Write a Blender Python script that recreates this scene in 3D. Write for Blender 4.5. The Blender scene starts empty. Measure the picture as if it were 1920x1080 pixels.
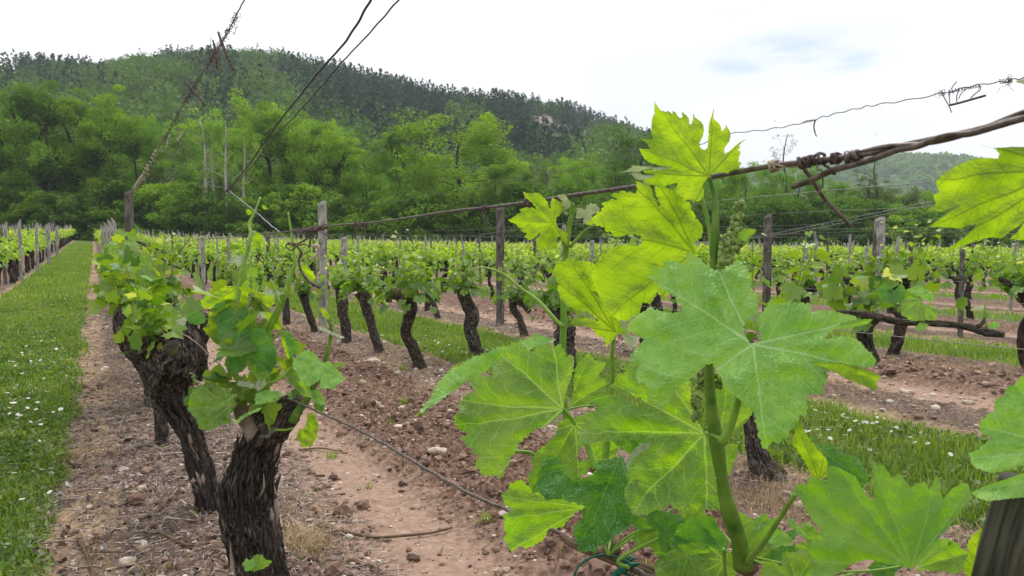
import bpy, math, random
import numpy as np
from mathutils import Vector, Matrix
sc = bpy.context.scene
COL = sc.collection
R_ = math.radians
# ---------------------------------------------------------------- camera
CAMZ = 1.12
FPX = 1450.0                       # focal length in pixels of the 1920 wide photograph
TH = math.atan((960-180)/FPX)      # the vine rows run this far left of the view axis
PI_ = math.atan((540-465)/FPX)     # camera tilts down a little
cam_d = bpy.data.cameras.new('camera')
cam = bpy.data.objects.new('camera', cam_d)
COL.objects.link(cam)
cam.location = (0, 0, CAMZ)
cam.rotation_euler = (math.pi/2 - PI_, 0, -TH)
cam_d.sensor_width = 36.0
cam_d.lens = 36.0*FPX/1920
cam_d.clip_start = 0.05
cam_d.clip_end = 6000
sc.camera = cam
cam_d.dof.use_dof = True; cam_d.dof.focus_distance = 1.3; cam_d.dof.aperture_fstop = 26
# ---------------------------------------------------------------- sky, sun, exposure
SUN_EL, SUN_AZ = R_(58), TH + R_(18)      # azimuth measured clockwise from +Y
w = bpy.data.worlds.new('World'); sc.world = w; w.use_nodes = True
nt = w.node_tree; N = nt.nodes; L = nt.links
for n in list(N): N.remove(n)
out = N.new('ShaderNodeOutputWorld'); bg = N.new('ShaderNodeBackground')
sky = N.new('ShaderNodeTexSky'); sky.sky_type = 'NISHITA'; sky.sun_disc = False
sky.sun_elevation = SUN_EL; sky.sun_rotation = SUN_AZ
skm = N.new('ShaderNodeMix'); skm.data_type = 'RGBA'; skm.blend_type = 'MULTIPLY'; skm.inputs[0].default_value = 1
skm.inputs[7].default_value = (.62, .80, .86, 1)
L.new(sky.outputs[0], skm.inputs[6])
tc = N.new('ShaderNodeTexCoord')
mp = N.new('ShaderNodeMapping'); mp.inputs['Scale'].default_value = (1, 1, 3.2)
mp.inputs['Rotation'].default_value = (0, 0, 0)
L.new(tc.outputs['Generated'], mp.inputs[0])
n1 = N.new('ShaderNodeTexNoise'); n1.inputs['Scale'].default_value = 2.3; n1.inputs['Detail'].default_value = 8
n1.inputs['Roughness'].default_value = 0.55
L.new(mp.outputs[0], n1.inputs['Vector'])
# a hole in the overcast: distance from one direction of the sky, broken up by the cloud noise
def vdir(px, py):
    d = Vector((math.cos(TH), -math.sin(TH), 0))*((px-960)/FPX) + Vector((math.sin(TH), math.cos(TH), 0)) + Vector((0, 0, (465-py)/FPX))
    return d.normalized()
holes = []
for (px, py, rr) in ((1480, 100, .075), (1400, 122, .045), (1590, 120, .04)):
    vd = N.new('ShaderNodeVectorMath'); vd.operation = 'SUBTRACT'; vd.inputs[1].default_value = vdir(px, py)
    L.new(tc.outputs['Generated'], vd.inputs[0])
    sc_ = N.new('ShaderNodeVectorMath'); sc_.operation = 'MULTIPLY'; sc_.inputs[1].default_value = (1, 1, 3.6)
    L.new(vd.outputs[0], sc_.inputs[0])
    ln = N.new('ShaderNodeVectorMath'); ln.operation = 'LENGTH'; L.new(sc_.outputs[0], ln.inputs[0])
    mr = N.new('ShaderNodeMapRange'); mr.interpolation_type = 'SMOOTHSTEP'
    mr.inputs[1].default_value = 0; mr.inputs[2].default_value = rr*1.6; mr.inputs[3].default_value = 1; mr.inputs[4].default_value = 0
    L.new(ln.outputs['Value'], mr.inputs[0]); holes.append(mr.outputs[0])
a = holes[0]
for h in holes[1:]:
    mx = N.new('ShaderNodeMath'); mx.operation = 'MAXIMUM'; L.new(a, mx.inputs[0]); L.new(h, mx.inputs[1]); a = mx.outputs[0]
n3 = N.new('ShaderNodeTexNoise'); n3.inputs['Scale'].default_value = 13; n3.inputs['Detail'].default_value = 5
L.new(mp.outputs[0], n3.inputs['Vector'])
brk = N.new('ShaderNodeMapRange'); brk.inputs[1].default_value = .32; brk.inputs[2].default_value = .62
L.new(n3.outputs[0], brk.inputs[0])
hm = N.new('ShaderNodeMath'); hm.operation = 'MULTIPLY'; L.new(a, hm.inputs[0]); L.new(brk.outputs[0], hm.inputs[1])
hm2 = N.new('ShaderNodeMath'); hm2.operation = 'MULTIPLY'; L.new(hm.outputs[0], hm2.inputs[0]); hm2.inputs[1].default_value = .8
cr = N.new('ShaderNodeValToRGB')
cr.color_ramp.elements[0].position = .33; cr.color_ramp.elements[0].color = (.88, .905, .95, 1)
cr.color_ramp.elements[1].position = .52; cr.color_ramp.elements[1].color = (1.06, 1.06, 1.07, 1)
L.new(n1.outputs[0], cr.inputs[0])
m = N.new('ShaderNodeMix'); m.data_type = 'RGBA'
# clouds are drawn at ten times the value because the background strength is 0.1
cs = N.new('ShaderNodeMix'); cs.data_type = 'RGBA'; cs.blend_type = 'MULTIPLY'; cs.inputs[0].default_value = 1
cs.inputs[7].default_value = (8.3, 8.3, 8.3, 1); L.new(cr.outputs[0], cs.inputs[6])
L.new(hm2.outputs[0], m.inputs[0]); L.new(cs.outputs[2], m.inputs[6]); L.new(skm.outputs[2], m.inputs[7])
L.new(m.outputs[2], bg.inputs[0]); bg.inputs[1].default_value = 0.1
L.new(bg.outputs[0], out.inputs[0])
sd = bpy.data.lights.new('sun', 'SUN'); sd.energy = 2.5; sd.angle = R_(32); sd.color = (1, .96, .9)
so = bpy.data.objects.new('sun', sd); COL.objects.link(so)
sdir = Vector((math.sin(SUN_AZ)*math.cos(SUN_EL), math.cos(SUN_AZ)*math.cos(SUN_EL), math.sin(SUN_EL)))
so.rotation_euler = sdir.to_track_quat('Z', 'Y').to_euler(); so.location = sdir*50
sc.view_settings.view_transform = 'Standard'; sc.view_settings.look = 'None'
sc.view_settings.exposure = 0.52; sc.view_settings.gamma = 1.0; sc.view_settings.use_curve_mapping = False
sc.cycles.max_bounces = 6; sc.cycles.diffuse_bounces = 3; sc.cycles.transmission_bounces = 4
sc.cycles.volume_bounces = 0; sc.cycles.transparent_max_bounces = 4
sc.cycles.use_denoising = True

# ---------------------------------------------------------------- geometry helpers
RV = np.array([math.cos(TH), -math.sin(TH), 0.0])
FH = np.array([math.sin(TH), math.cos(TH), 0.0])
UPV = np.array([0, 0, 1.0])
FV = FH*math.cos(PI_) - UPV*math.sin(PI_)
UV_ = UPV*math.cos(PI_) + FH*math.sin(PI_)
C0 = np.array([0, 0, CAMZ])
def ray(px, py):
    px = np.asarray(px, float); py = np.asarray(py, float)
    return RV*((px-960)/FPX)[..., None] + UV_*((540-py)/FPX)[..., None] + FV
def at(px, py, Z):
    return C0 + ray(px, py)*np.asarray(Z, float)[..., None]
def atl(px, py, lat=.45):          # where the view ray meets the upright plane of a vine row
    r = ray(px, py); return C0 + r*(lat/r[..., 0])[..., None]
def pix(P):                        # world -> photograph pixel and depth
    d = np.asarray(P) - C0; z = d@FV
    return 960+FPX*(d@RV)/z, 540-FPX*(d@UV_)/z, z
def sstep(a, b, x):
    t = np.clip((x-a)/(b-a), 0, 1); return t*t*(3-2*t)
def hsh(i, j, k=0, s=0):
    n = (i*374761393 + j*668265263 + k*1274126177 + s*974634777) & 0xffffffff
    n = ((n ^ (n >> 13))*1274126177) & 0xffffffff
    n = n ^ (n >> 16)
    return (n & 0xffffff)/float(0xffffff)
def vn2(x, y, s=0):
    xi = np.floor(x).astype(np.int64); yi = np.floor(y).astype(np.int64)
    fx = x-xi; fy = y-yi; fx = fx*fx*(3-2*fx); fy = fy*fy*(3-2*fy)
    a = hsh(xi, yi, 0, s); b = hsh(xi+1, yi, 0, s); c = hsh(xi, yi+1, 0, s); d = hsh(xi+1, yi+1, 0, s)
    return (a*(1-fx)+b*fx)*(1-fy) + (c*(1-fx)+d*fx)*fy
def fbm2(x, y, o=4, s=0):
    v = 0; am = .5; t = 0
    for k in range(o):
        v = v + am*vn2(x, y, s+k); t += am; x = x*2.03+7.1; y = y*2.03+3.7; am *= .5
    return v/t
def vn3(x, y, z, s=0):
    zi = np.floor(z).astype(np.int64); fz = z-zi; fz = fz*fz*(3-2*fz)
    return vn2(x+zi*17.13, y+zi*31.7, s)*(1-fz) + vn2(x+(zi+1)*17.13, y+(zi+1)*31.7, s)*fz
class MB:
    """collects pieces of geometry, builds ONE mesh object"""
    def __init__(s): s.V = []; s.F = []; s.U = []; s.M = []; s.n = 0
    def add(s, V, F, U=None, mi=0):
        V = np.asarray(V, float).reshape(-1, 3); F = np.asarray(F, np.int64)
        if U is None: U = np.zeros(F.shape+(2,))
        s.V.append(V); s.F.append(F+s.n); s.U.append(np.asarray(U, float)); s.M.append(mi); s.n += len(V)
        return s
    def mesh(s, name, mats, smooth=True):
        V = np.concatenate(s.V)
        cnt = np.concatenate([np.full(len(f), f.shape[1]) for f in s.F])
        idx = np.concatenate([f.ravel() for f in s.F])
        uv = np.concatenate([u.reshape(-1, 2) for u in s.U])
        mi = np.concatenate([np.full(len(f), m) for f, m in zip(s.F, s.M)])
        me = bpy.data.meshes.new(name)
        me.vertices.add(len(V)); me.vertices.foreach_set('co', V.astype(np.float32).ravel())
        me.loops.add(len(idx)); me.loops.foreach_set('vertex_index', idx.astype(np.int32))
        me.polygons.add(len(cnt))
        st = np.concatenate([[0], np.cumsum(cnt)[:-1]])
        me.polygons.foreach_set('loop_start', st.astype(np.int32))
        me.polygons.foreach_set('loop_total', cnt.astype(np.int32))
        me.polygons.foreach_set('material_index', mi.astype(np.int32))
        me.polygons.foreach_set('use_smooth', np.full(len(cnt), smooth))
        ul = me.uv_layers.new(name='UVMap'); ul.data.foreach_set('uv', uv.astype(np.float32).ravel())
        for m in (mats if isinstance(mats, (list, tuple)) else [mats]): me.materials.append(m)
        me.update(calc_edges=True)
        return me
    def build(s, name, mats, parent=None, smooth=True):
        return link(name, s.mesh(name, mats, smooth), parent)
def link(name, me, parent=None, loc=None):
    o = bpy.data.objects.new(name, me); COL.objects.link(o)
    if parent is not None:
        o.parent = parent
        if loc is None and parent.type == 'EMPTY': o.location = -parent.location
    if loc is not None: o.location = loc
    return o
def tag(o, label=None, cat=None, group=None, kind=None):
    if label: o['label'] = label
    if cat: o['category'] = cat
    if group: o['group'] = group
    if kind: o['kind'] = kind
    return o
def empty(name, loc=(0, 0, 0), rz=0):
    o = bpy.data.objects.new(name, None); COL.objects.link(o); o.location = loc; o.rotation_euler = (0, 0, rz)
    o.empty_display_size = .1
    return o
def catmull(P, n):
    P = np.asarray(P, float); m = len(P)
    if m == 2:
        t = np.linspace(0, 1, n)[:, None]; return P[0]*(1-t)+P[1]*t
    Q = np.vstack([2*P[0]-P[1], P, 2*P[-1]-P[-2]])
    t = np.linspace(0, m-1-1e-9, n); i = t.astype(int); f = (t-i)[:, None]
    a, b, c, d = Q[i], Q[i+1], Q[i+2], Q[i+3]
    return .5*((2*b)+(-a+c)*f+(2*a-5*b+4*c-d)*f*f+(-a+3*b-3*c+d)*f**3)
def frames(P):
    T = np.gradient(P, axis=0); T /= np.linalg.norm(T, axis=1)[:, None]+1e-12
    ref = np.array([0.31, 0.2, 1.0]) if abs(T[0][2]) < .8 else np.array([1.0, .3, 0])
    A = np.zeros_like(P); a = np.cross(ref, T[0]); a /= np.linalg.norm(a)
    for k in range(len(P)):
        a = a - T[k]*np.dot(a, T[k]); a /= np.linalg.norm(a)+1e-12; A[k] = a
    return T, A, np.cross(T, A)
def tube(P, r, seg=8, disp=None, cap=True):
    """returns V, F(quads), U ; r scalar or array; disp(u, v(length), P)->multiplier"""
    P = np.asarray(P, float); n = len(P); r = np.broadcast_to(np.asarray(r, float), (n,))
    T, A, B = frames(P)
    ln = np.concatenate([[0], np.cumsum(np.linalg.norm(np.diff(P, axis=0), axis=1))])
    th = np.linspace(0, 2*np.pi, seg, endpoint=False)
    dirs = A[:, None]*np.cos(th)[None, :, None]+B[:, None]*np.sin(th)[None, :, None]
    rad = np.repeat(r[:, None], seg, 1)
    if disp is not None: rad = rad*disp(th[None, :]/(2*np.pi), ln[:, None])
    V = (P[:, None]+dirs*rad[..., None]).reshape(-1, 3)
    i = np.arange(n-1)[:, None]; j = np.arange(seg)[None]
    a = i*seg+j; b = i*seg+(j+1) % seg
    F = np.stack([a, b, b+seg, a+seg], -1).reshape(-1, 4)
    u0 = np.broadcast_to(j/seg, a.shape); u1 = u0+1/seg; v0 = np.broadcast_to(ln[:-1, None], a.shape); v1 = np.broadcast_to(ln[1:, None], a.shape)
    U = np.stack([np.stack([u0, v0], -1), np.stack([u1, v0], -1), np.stack([u1, v1], -1), np.stack([u0, v1], -1)], -2).reshape(-1, 4, 2)
    return V, F, U
def add_tube(mb, P, r, seg=8, disp=None, mi=0, cap=True, n=None):
    P = np.asarray(P, float)
    if n: 
        rr = np.interp(np.linspace(0, 1, n), np.linspace(0, 1, len(np.atleast_1d(r))), np.atleast_1d(r)); P = catmull(P, n); r = rr
    V, F, U = tube(P, r, seg, disp)
    if cap:
        nV = len(V); V = np.vstack([V, V[:seg].mean(0), V[-seg:].mean(0)])
        j = np.arange(seg); Ft = np.stack([(j+1) % seg, j, np.full(seg, nV)], -1)
        Fe = np.stack([nV-seg+j, nV-seg+(j+1) % seg, np.full(seg, nV+1)], -1)
        mb.add(V, F, U, mi)
        Fc = np.vstack([Ft, Fe]) - 0
        mb.F.append(Fc+mb.n-len(V)); mb.U.append(np.zeros(Fc.shape+(2,))+.5); mb.V.append(np.zeros((0, 3))); mb.M.append(mi)
    else: mb.add(V, F, U, mi)
    return mb

# ---------------------------------------------------------------- materials
class Mat:
    def __init__(s, name):
        s.m = bpy.data.materials.new(name); s.m.use_nodes = True; s.t = s.m.node_tree
        for n in list(s.t.nodes): s.t.nodes.remove(n)
        s.out = s.t.nodes.new('ShaderNodeOutputMaterial')
    def n(s, typ, **kw):
        nd = s.t.nodes.new('ShaderNode'+typ)
        for k, v in kw.items():
            if k.startswith('i_'): nd.inputs[k[2:].replace('_', ' ')].default_value = v
            else: setattr(nd, k, v)
        return nd
    def l(s, a, b): s.t.links.new(a, b); return s
    def math(s, op, a, b=None, c=None, clamp=False):
        nd = s.t.nodes.new('ShaderNodeMath'); nd.operation = op; nd.use_clamp = clamp
        for i, x in enumerate((a, b, c)):
            if x is None: continue
            if isinstance(x, (int, float)): nd.inputs[i].default_value = x
            else: s.l(x, nd.inputs[i])
        return nd.outputs[0]
    def mix(s, f, a, b, mode='MIX'):
        nd = s.t.nodes.new('ShaderNodeMix'); nd.data_type = 'RGBA'; nd.blend_type = mode
        for i, x in ((0, f), (6, a), (7, b)):
            if isinstance(x, (int, float)): nd.inputs[i].default_value = x
            elif isinstance(x, tuple): nd.inputs[i].default_value = x if len(x) == 4 else x+(1,)
            else: s.l(x, nd.inputs[i])
        return nd.outputs[2]
    def noise(s, vec, scale, detail=4, rough=.55, dist=0):
        nd = s.n('TexNoise'); nd.inputs['Scale'].default_value = scale; nd.inputs['Detail'].default_value = detail
        nd.inputs['Roughness'].default_value = rough; nd.inputs['Distortion'].default_value = dist
        if vec is not None: s.l(vec, nd.inputs['Vector'])
        return nd.outputs[0]
    def ramp(s, f, stops):
        nd = s.n('ValToRGB'); e = nd.color_ramp.elements
        e[0].position, e[0].color = stops[0][0], stops[0][1]+(1,)
        e[1].position, e[1].color = stops[-1][0], stops[-1][1]+(1,)
        for p, c in stops[1:-1]: x = e.new(p); x.color = c+(1,)
        s.l(f, nd.inputs[0]); return nd.outputs[0]
    def rng(s, f, a, b, c=0, d=1, smooth=True):
        nd = s.n('MapRange'); nd.interpolation_type = 'SMOOTHSTEP' if smooth else 'LINEAR'
        for i, x in enumerate((f, a, b, c, d)):
            if isinstance(x, (int, float)): nd.inputs[i].default_value = x
            else: s.l(x, nd.inputs[i])
        return nd.outputs[0]
    def bump(s, h, st=.5, dist=.01, nrm=None):
        nd = s.n('Bump'); nd.inputs['Strength'].default_value = st; nd.inputs['Distance'].default_value = dist
        s.l(h, nd.inputs['Height'])
        if nrm is not None: s.l(nrm, nd.inputs['Normal'])
        return nd.outputs[0]
    def pr(s, col, rough=.8, nrm=None, spec=.3, metal=0):
        b = s.n('BsdfPrincipled')
        for k, x in (('Base Color', col), ('Roughness', rough), ('Specular IOR Level', spec), ('Metallic', metal)):
            if isinstance(x, (int, float)): b.inputs[k].default_value = x
            elif isinstance(x, tuple): b.inputs[k].default_value = x if len(x) == 4 else x+(1,)
            else: s.l(x, b.inputs[k])
        if nrm is not None: s.l(nrm, b.inputs['Normal'])
        s.l(b.outputs[0], s.out.inputs[0]); return b
    def leafy(s, dcol, tcol, trans=.45, gloss=.06, rough=.4, nrm=None):
        d = s.n('BsdfDiffuse'); t = s.n('BsdfTranslucent'); g = s.n('BsdfGlossy'); g.inputs['Roughness'].default_value = rough
        g.inputs['Color'].default_value = (1, 1, 1, 1)
        for nd, c in ((d, dcol), (t, tcol)):
            if isinstance(c, tuple): nd.inputs[0].default_value = c+(1,)
            else: s.l(c, nd.inputs[0])
        m1 = s.n('MixShader'); s.l(d.outputs[0], m1.inputs[1]); s.l(t.outputs[0], m1.inputs[2])
        if isinstance(trans, (int, float)): m1.inputs[0].default_value = trans
        else: s.l(trans, m1.inputs[0])
        m2 = s.n('MixShader'); s.l(m1.outputs[0], m2.inputs[1]); s.l(g.outputs[0], m2.inputs[2])
        if isinstance(gloss, (int, float)): m2.inputs[0].default_value = gloss
        else: s.l(gloss, m2.inputs[0])
        if nrm is not None:
            for nd in (d, t, g): s.l(nrm, nd.inputs['Normal'])
        s.l(m2.outputs[0], s.out.inputs[0])
        try: s.m.cycles.emission_sampling = 'NONE'
        except Exception: pass
        return s.m

def leaf_mat(name, top, under, trans_top, trans_amt, vein, vein_str, gloss=.05, bumps=.5, spec_noise=.0, tert=.35, tv=1.35):
    """vine leaf: UV.x runs along the nearest main vein, UV.y away from it"""
    M = Mat(name)
    uv = M.n('UVMap'); uv.uv_map = 'UVMap'; pl = M.n('UVMap'); pl.uv_map = 'plane'
    sep = M.n('SeparateXYZ'); M.l(uv.outputs[0], sep.inputs[0]); u, v = sep.outputs[0], sep.outputs[1]
    nz = M.noise(pl.outputs[0], 2.2, 2); vv = M.math('ADD', v, M.math('MULTIPLY', M.math('SUBTRACT', nz, .5), M.rng(u, 0, 1, .0, .16, False)))
    wd = M.rng(u, 0, 1, .010, .002, False)
    prim = M.rng(M.math('SUBTRACT', M.math('ABSOLUTE', vv), wd), -.004, .006, 1, 0); v = M.math('ABSOLUTE', v)
    ph = M.math('MULTIPLY', M.math('SUBTRACT', M.math('ADD', u, M.math('MULTIPLY', nz, .30)), M.math('ADD', M.math('MULTIPLY', v, 1.05), M.math('MULTIPLY', M.math('MULTIPLY', v, v), -.5))), 6.3)
    fr = M.math('ABSOLUTE', M.math('SUBTRACT', M.math('FRACT', ph), .5))
    sec = M.math('MULTIPLY', M.rng(fr, .01, .055, 1, 0), M.rng(v, .1, .6, .8, .3))
    vo = M.n('TexVoronoi'); vo.feature = 'DISTANCE_TO_EDGE'; vo.inputs['Scale'].default_value = 25; 
    pd = M.n('VectorMath'); pd.operation = 'ADD'; nn = M.n('TexNoise'); nn.inputs['Scale'].default_value = 7; M.l(pl.outputs[0], nn.inputs['Vector'])
    ns = M.n('VectorMath'); ns.operation = 'SCALE'; ns.inputs['Scale'].default_value = .09; M.l(nn.outputs[1], ns.inputs[0])
    M.l(pl.outputs[0], pd.inputs[0]); M.l(ns.outputs[0], pd.inputs[1]); M.l(pd.outputs[0], vo.inputs['Vector'])
    ter = M.rng(vo.outputs[0], 0, .06, 1, 0)
    vm = M.math('MAXIMUM', prim, M.math('MAXIMUM', M.math('MULTIPLY', sec, .8), M.math('MULTIPLY', ter, tert)))
    vm = M.math('MULTIPLY', vm, vein_str)
    geo = M.n('NewGeometry'); bf = geo.outputs['Backfacing']
    big = M.noise(pl.outputs[0], 2.2, 4, .6); fine = M.noise(pl.outputs[0], 60, 3, .7)
    varf = M.rng(big, .3, .7, .72, 1.22, False)
    def var(c):
        hs = M.n('HueSaturation'); hs.inputs['Color'].default_value = c+(1,); M.l(varf, hs.inputs['Value'])
        hs.inputs['Saturation'].default_value = 1; M.l(M.rng(big, .3, .7, .515, .485, False), hs.inputs['Hue']); return hs.outputs[0]
    base = M.mix(bf, var(top), var(under))
    if spec_noise: # pale waxy bloom over the upper side
        base = M.mix(M.math('MULTIPLY', M.rng(M.math('ADD', M.math('MULTIPLY', fine, .4), M.math('MULTIPLY', big, .8)), .5, .9), spec_noise), base, (.30, .57, .11))
    base = M.mix(vm, base, vein)
    tcol = M.mix(M.math('MULTIPLY', vm, .85), var(trans_top), tuple(min(.95, c*tv) for c in trans_top))
    # small brown insect marks
    sp = M.n('TexVoronoi'); sp.inputs['Scale'].default_value = 3.1; M.l(pd.outputs[0], sp.inputs['Vector'])
    spm = M.math('MULTIPLY', M.rng(sp.outputs[0], .018, .035, 1, 0), .55)
    base = M.mix(spm, base, (.04, .05, .01)); tcol = M.mix(spm, tcol, (.05, .05, .01))
    h = M.math('ADD', M.math('MULTIPLY', M.rng(vo.outputs[0], 0, .25, 0, 1), .45), M.math('MULTIPLY', M.math('SUBTRACT', 1, vm), .35))
    h = M.math('ADD', h, M.math('MULTIPLY', fine, .05))
    nb = M.bump(h, bumps, .0035)
    return M.leafy(base, tcol, trans_amt, gloss, .42, nb)
mL_back = leaf_mat('leaf_backlit', (.10, .24, .02), (.14, .28, .03), (.345, .535, .010), .68, (.09, .14, .03), .85, .02, .3, tert=.10, tv=.36)
mL_fresh = leaf_mat('leaf_fresh', (.14, .29, .022), (.15, .30, .03), (.31, .58, .008), .55, (.50, .62, .20), .9, .04, .42, tert=.16)
mL_plain = leaf_mat('leaf_plain', (.13, .33, .012), (.14, .33, .015), (.30, .60, .006), .55, (.36, .50, .12), .35, .04, .3, tert=.12)
mL_wax = leaf_mat('leaf_waxy', (.18, .43, .035), (.14, .32, .03), (.32, .60, .02), .34, (.42, .62, .30), .75, .05, .42, spec_noise=.38, tert=.14)
mL_deep = leaf_mat('leaf_deep', (.07, .24, .03), (.07, .21, .02), (.20, .5, .01), .36, (.20, .42, .14), .8, .04, .7, tert=.35)
mL_pale = leaf_mat('leaf_pale', (.48, .56, .38), (.44, .52, .32), (.45, .55, .2), .35, (.4, .5, .32), .3, .05, .6, tert=.2)

def foliage_mat(name, stops, tmul=(1.5, 1.55, .3), trans=.5, gloss=.03):
    M = Mat(name); uv = M.n('UVMap'); sep = M.n('SeparateXYZ'); M.l(uv.outputs[0], sep.inputs[0])
    oi = M.n('ObjectInfo')
    c = M.ramp(sep.outputs[0], stops)
    v = M.rng(oi.outputs['Random'], 0, 1, .82, 1.18, False)
    hs = M.n('HueSaturation'); M.l(c, hs.inputs['Color']); M.l(v, hs.inputs['Value']); c = hs.outputs[0]
    t = M.mix(1.0, c, tmul, 'MULTIPLY')
    return M.leafy(c, t, trans, gloss, .45)
mF_vine = foliage_mat('vine_foliage', [(0, (.07, .17, .03)), (.35, (.14, .27, .04)), (.7, (.22, .35, .05)), (.85, (.33, .45, .07)), (.93, (.26, .40, .13)), (1, (.66, .72, .52))], (1.45, 1.35, .22), .42)
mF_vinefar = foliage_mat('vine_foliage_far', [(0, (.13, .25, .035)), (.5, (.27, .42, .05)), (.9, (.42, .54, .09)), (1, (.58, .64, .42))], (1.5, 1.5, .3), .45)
mF_tree = foliage_mat('foliage_green', [(0, (.07, .15, .018)), (.5, (.135, .26, .03)), (1, (.22, .38, .045))], (1.5, 1.55, .4), .38, .01)
mF_bright = foliage_mat('foliage_bright', [(0, (.10, .20, .024)), (.5, (.185, .325, .036)), (1, (.29, .45, .05))], (1.5, 1.5, .3), .42, .01)
mF_dark = foliage_mat('foliage_dark', [(0, (.05, .11, .018)), (.5, (.095, .19, .028)), (1, (.16, .28, .036))], (1.4, 1.5, .4), .3, .01)
mF_con = foliage_mat('foliage_conifer', [(0, (.02, .045, .026)), (.5, (.036, .072, .04)), (1, (.06, .11, .055))], (1.1, 1.2, .8), .15, .01)
mF_hill = foliage_mat('foliage_hill', [(0, (.045, .10, .026)), (.5, (.095, .185, .038)), (1, (.16, .28, .05))], (1.3, 1.4, .4), .3, .01)
mF_grey = foliage_mat('foliage_sparse', [(0, (.07, .11, .035)), (1, (.15, .20, .07))], (1.2, 1.2, .5), .3, .01)
mF_grass = foliage_mat('grass_blades', [(0, (.06, .12, .02)), (.35, (.13, .215, .035)), (.65, (.21, .29, .06)), (.85, (.32, .37, .10)), (.95, (.30, .32, .10)), (1, (.45, .38, .2))], (1.4, 1.5, .3), .4, .03)
mF_straw = foliage_mat('dry_straw', [(0, (.30, .21, .10)), (.6, (.46, .34, .19)), (1, (.60, .48, .30))], (1, 1, .8), .25)

def bark_mat(name, dark, mid, light, sc=1.0, moss=.0, bst=1.0):
    M = Mat(name); uv = M.n('UVMap'); mpn = M.n('Mapping'); mpn.inputs['Scale'].default_value = (13*sc, 14*sc, 1)
    M.l(uv.outputs[0], mpn.inputs[0])
    a = M.noise(mpn.outputs[0], 1.0, 8, .65, 2.2)
    mp2 = M.n('Mapping'); mp2.inputs['Scale'].default_value = (48*sc, 30*sc, 1); M.l(uv.outputs[0], mp2.inputs[0])
    b = M.noise(mp2.outputs[0], 1.0, 6, .6, 1.5)
    tcn = M.n('TexCoord'); big = M.noise(tcn.outputs['Object'], 9, 4)
    f = M.math('ADD', M.math('MULTIPLY', a, .6), M.math('MULTIPLY', b, .4))
    c = M.ramp(f, [(.42, dark), (.52, mid), (.68, light)])
    c = M.mix(M.math('MULTIPLY', M.rng(big, .45, .7), .45), c, dark)
    if moss:
        g = M.n('NewGeometry'); sx = M.n('SeparateXYZ'); M.l(g.outputs['Normal'], sx.inputs[0])
        mm = M.math('MULTIPLY', M.rng(big, .5, .62), M.rng(sx.outputs[2], .25, .75))
        c = M.mix(M.math('MULTIPLY', mm, moss), c, (.13, .13, .02))
    nb = M.bump(f, bst, .012)
    M.pr(c, .92, nb, .15); return M.m
mBark = bark_mat('vine_bark', (.008, .007, .006), (.075, .061, .053), (.40, .35, .31), 1, .3, 1.0)
mBarkM = bark_mat('mossy_vine_bark', (.008, .007, .006), (.055, .042, .034), (.30, .25, .21), 1, .9, 1.0)
mBarkFar = bark_mat('distant_vine_bark', (.010, .008, .007), (.05, .037, .03), (.19, .15, .125), .6, .25, .9)
mTrunk = bark_mat('tree_bark', (.02, .016, .012), (.06, .05, .04), (.14, .12, .10), .3, .3, .4)
mTrunkPale = bark_mat('pale_tree_bark', (.25, .24, .21), (.48, .46, .42), (.62, .60, .56), .3, 0, .3)
mCane = bark_mat('cane_bark', (.06, .04, .025), (.16, .11, .07), (.30, .23, .16), .6, 0, .5)
def simple(name, c1, c2, sc=30, rough=.6, bst=.3, bd=.003, metal=0, spec=.3, obj=True):
    M = Mat(name); tcn = M.n('TexCoord'); f = M.noise(tcn.outputs['Object'], sc, 5)
    c = M.mix(M.rng(f, .3, .7), c1, c2); M.pr(c, rough, M.bump(f, bst, bd), spec, metal); return M.m
mWire = simple('rusty_wire', (.055, .038, .035), (.17, .13, .115), 140, .5, .5, .001, .35, .4)
mWireD = simple('dark_wire', (.02, .014, .022), (.07, .05, .06), 140, .5, .5, .001, .3, .4)
mWireG = simple('galvanised_wire', (.12, .12, .12), (.26, .25, .25), 60, .5, .2, .001, .4, .4)
mTend = simple('dry_tendril', (.04, .025, .025), (.14, .10, .09), 90, .8, .6, .001)
mTendP = simple('pale_tendril', (.28, .22, .16), (.48, .42, .34), 90, .7, .6, .001)
mStem = simple('green_shoot', (.12, .26, .025), (.22, .38, .045), 50, .45, .25, .001)
mStemD = simple('green_shoot_base', (.045, .13, .012), (.15, .25, .035), 38, .45, .8, .002)
mBud = simple('flower_buds', (.10, .17, .03), (.27, .36, .11), 160, .6, .3, .001)
mTwine = simple('green_twine', (.0, .07, .045), (.01, .15, .10), 200, .6, .5, .001)
mPost = bark_mat('weathered_post', (.16, .153, .14), (.36, .35, .325), (.56, .545, .51), .25, 0, .6)
mPostD = bark_mat('dark_post', (.06, .054, .048), (.15, .136, .12), (.27, .25, .22), .25, 0, .6)
mPetal = simple('daisy_petal', (.75, .75, .75), (.9, .9, .9), 90, .6, .0)
mYolk = simple('daisy_eye', (.55, .38, .02), (.6, .45, .05), 90, .6, .0)
mStone = simple('pale_stone', (.28, .21, .16), (.55, .47, .38), 25, .85, .6, .006)
mTwig = simple('pruned_twig', (.12, .085, .065), (.36, .28, .23), 22, .85, .5, .002)
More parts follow.
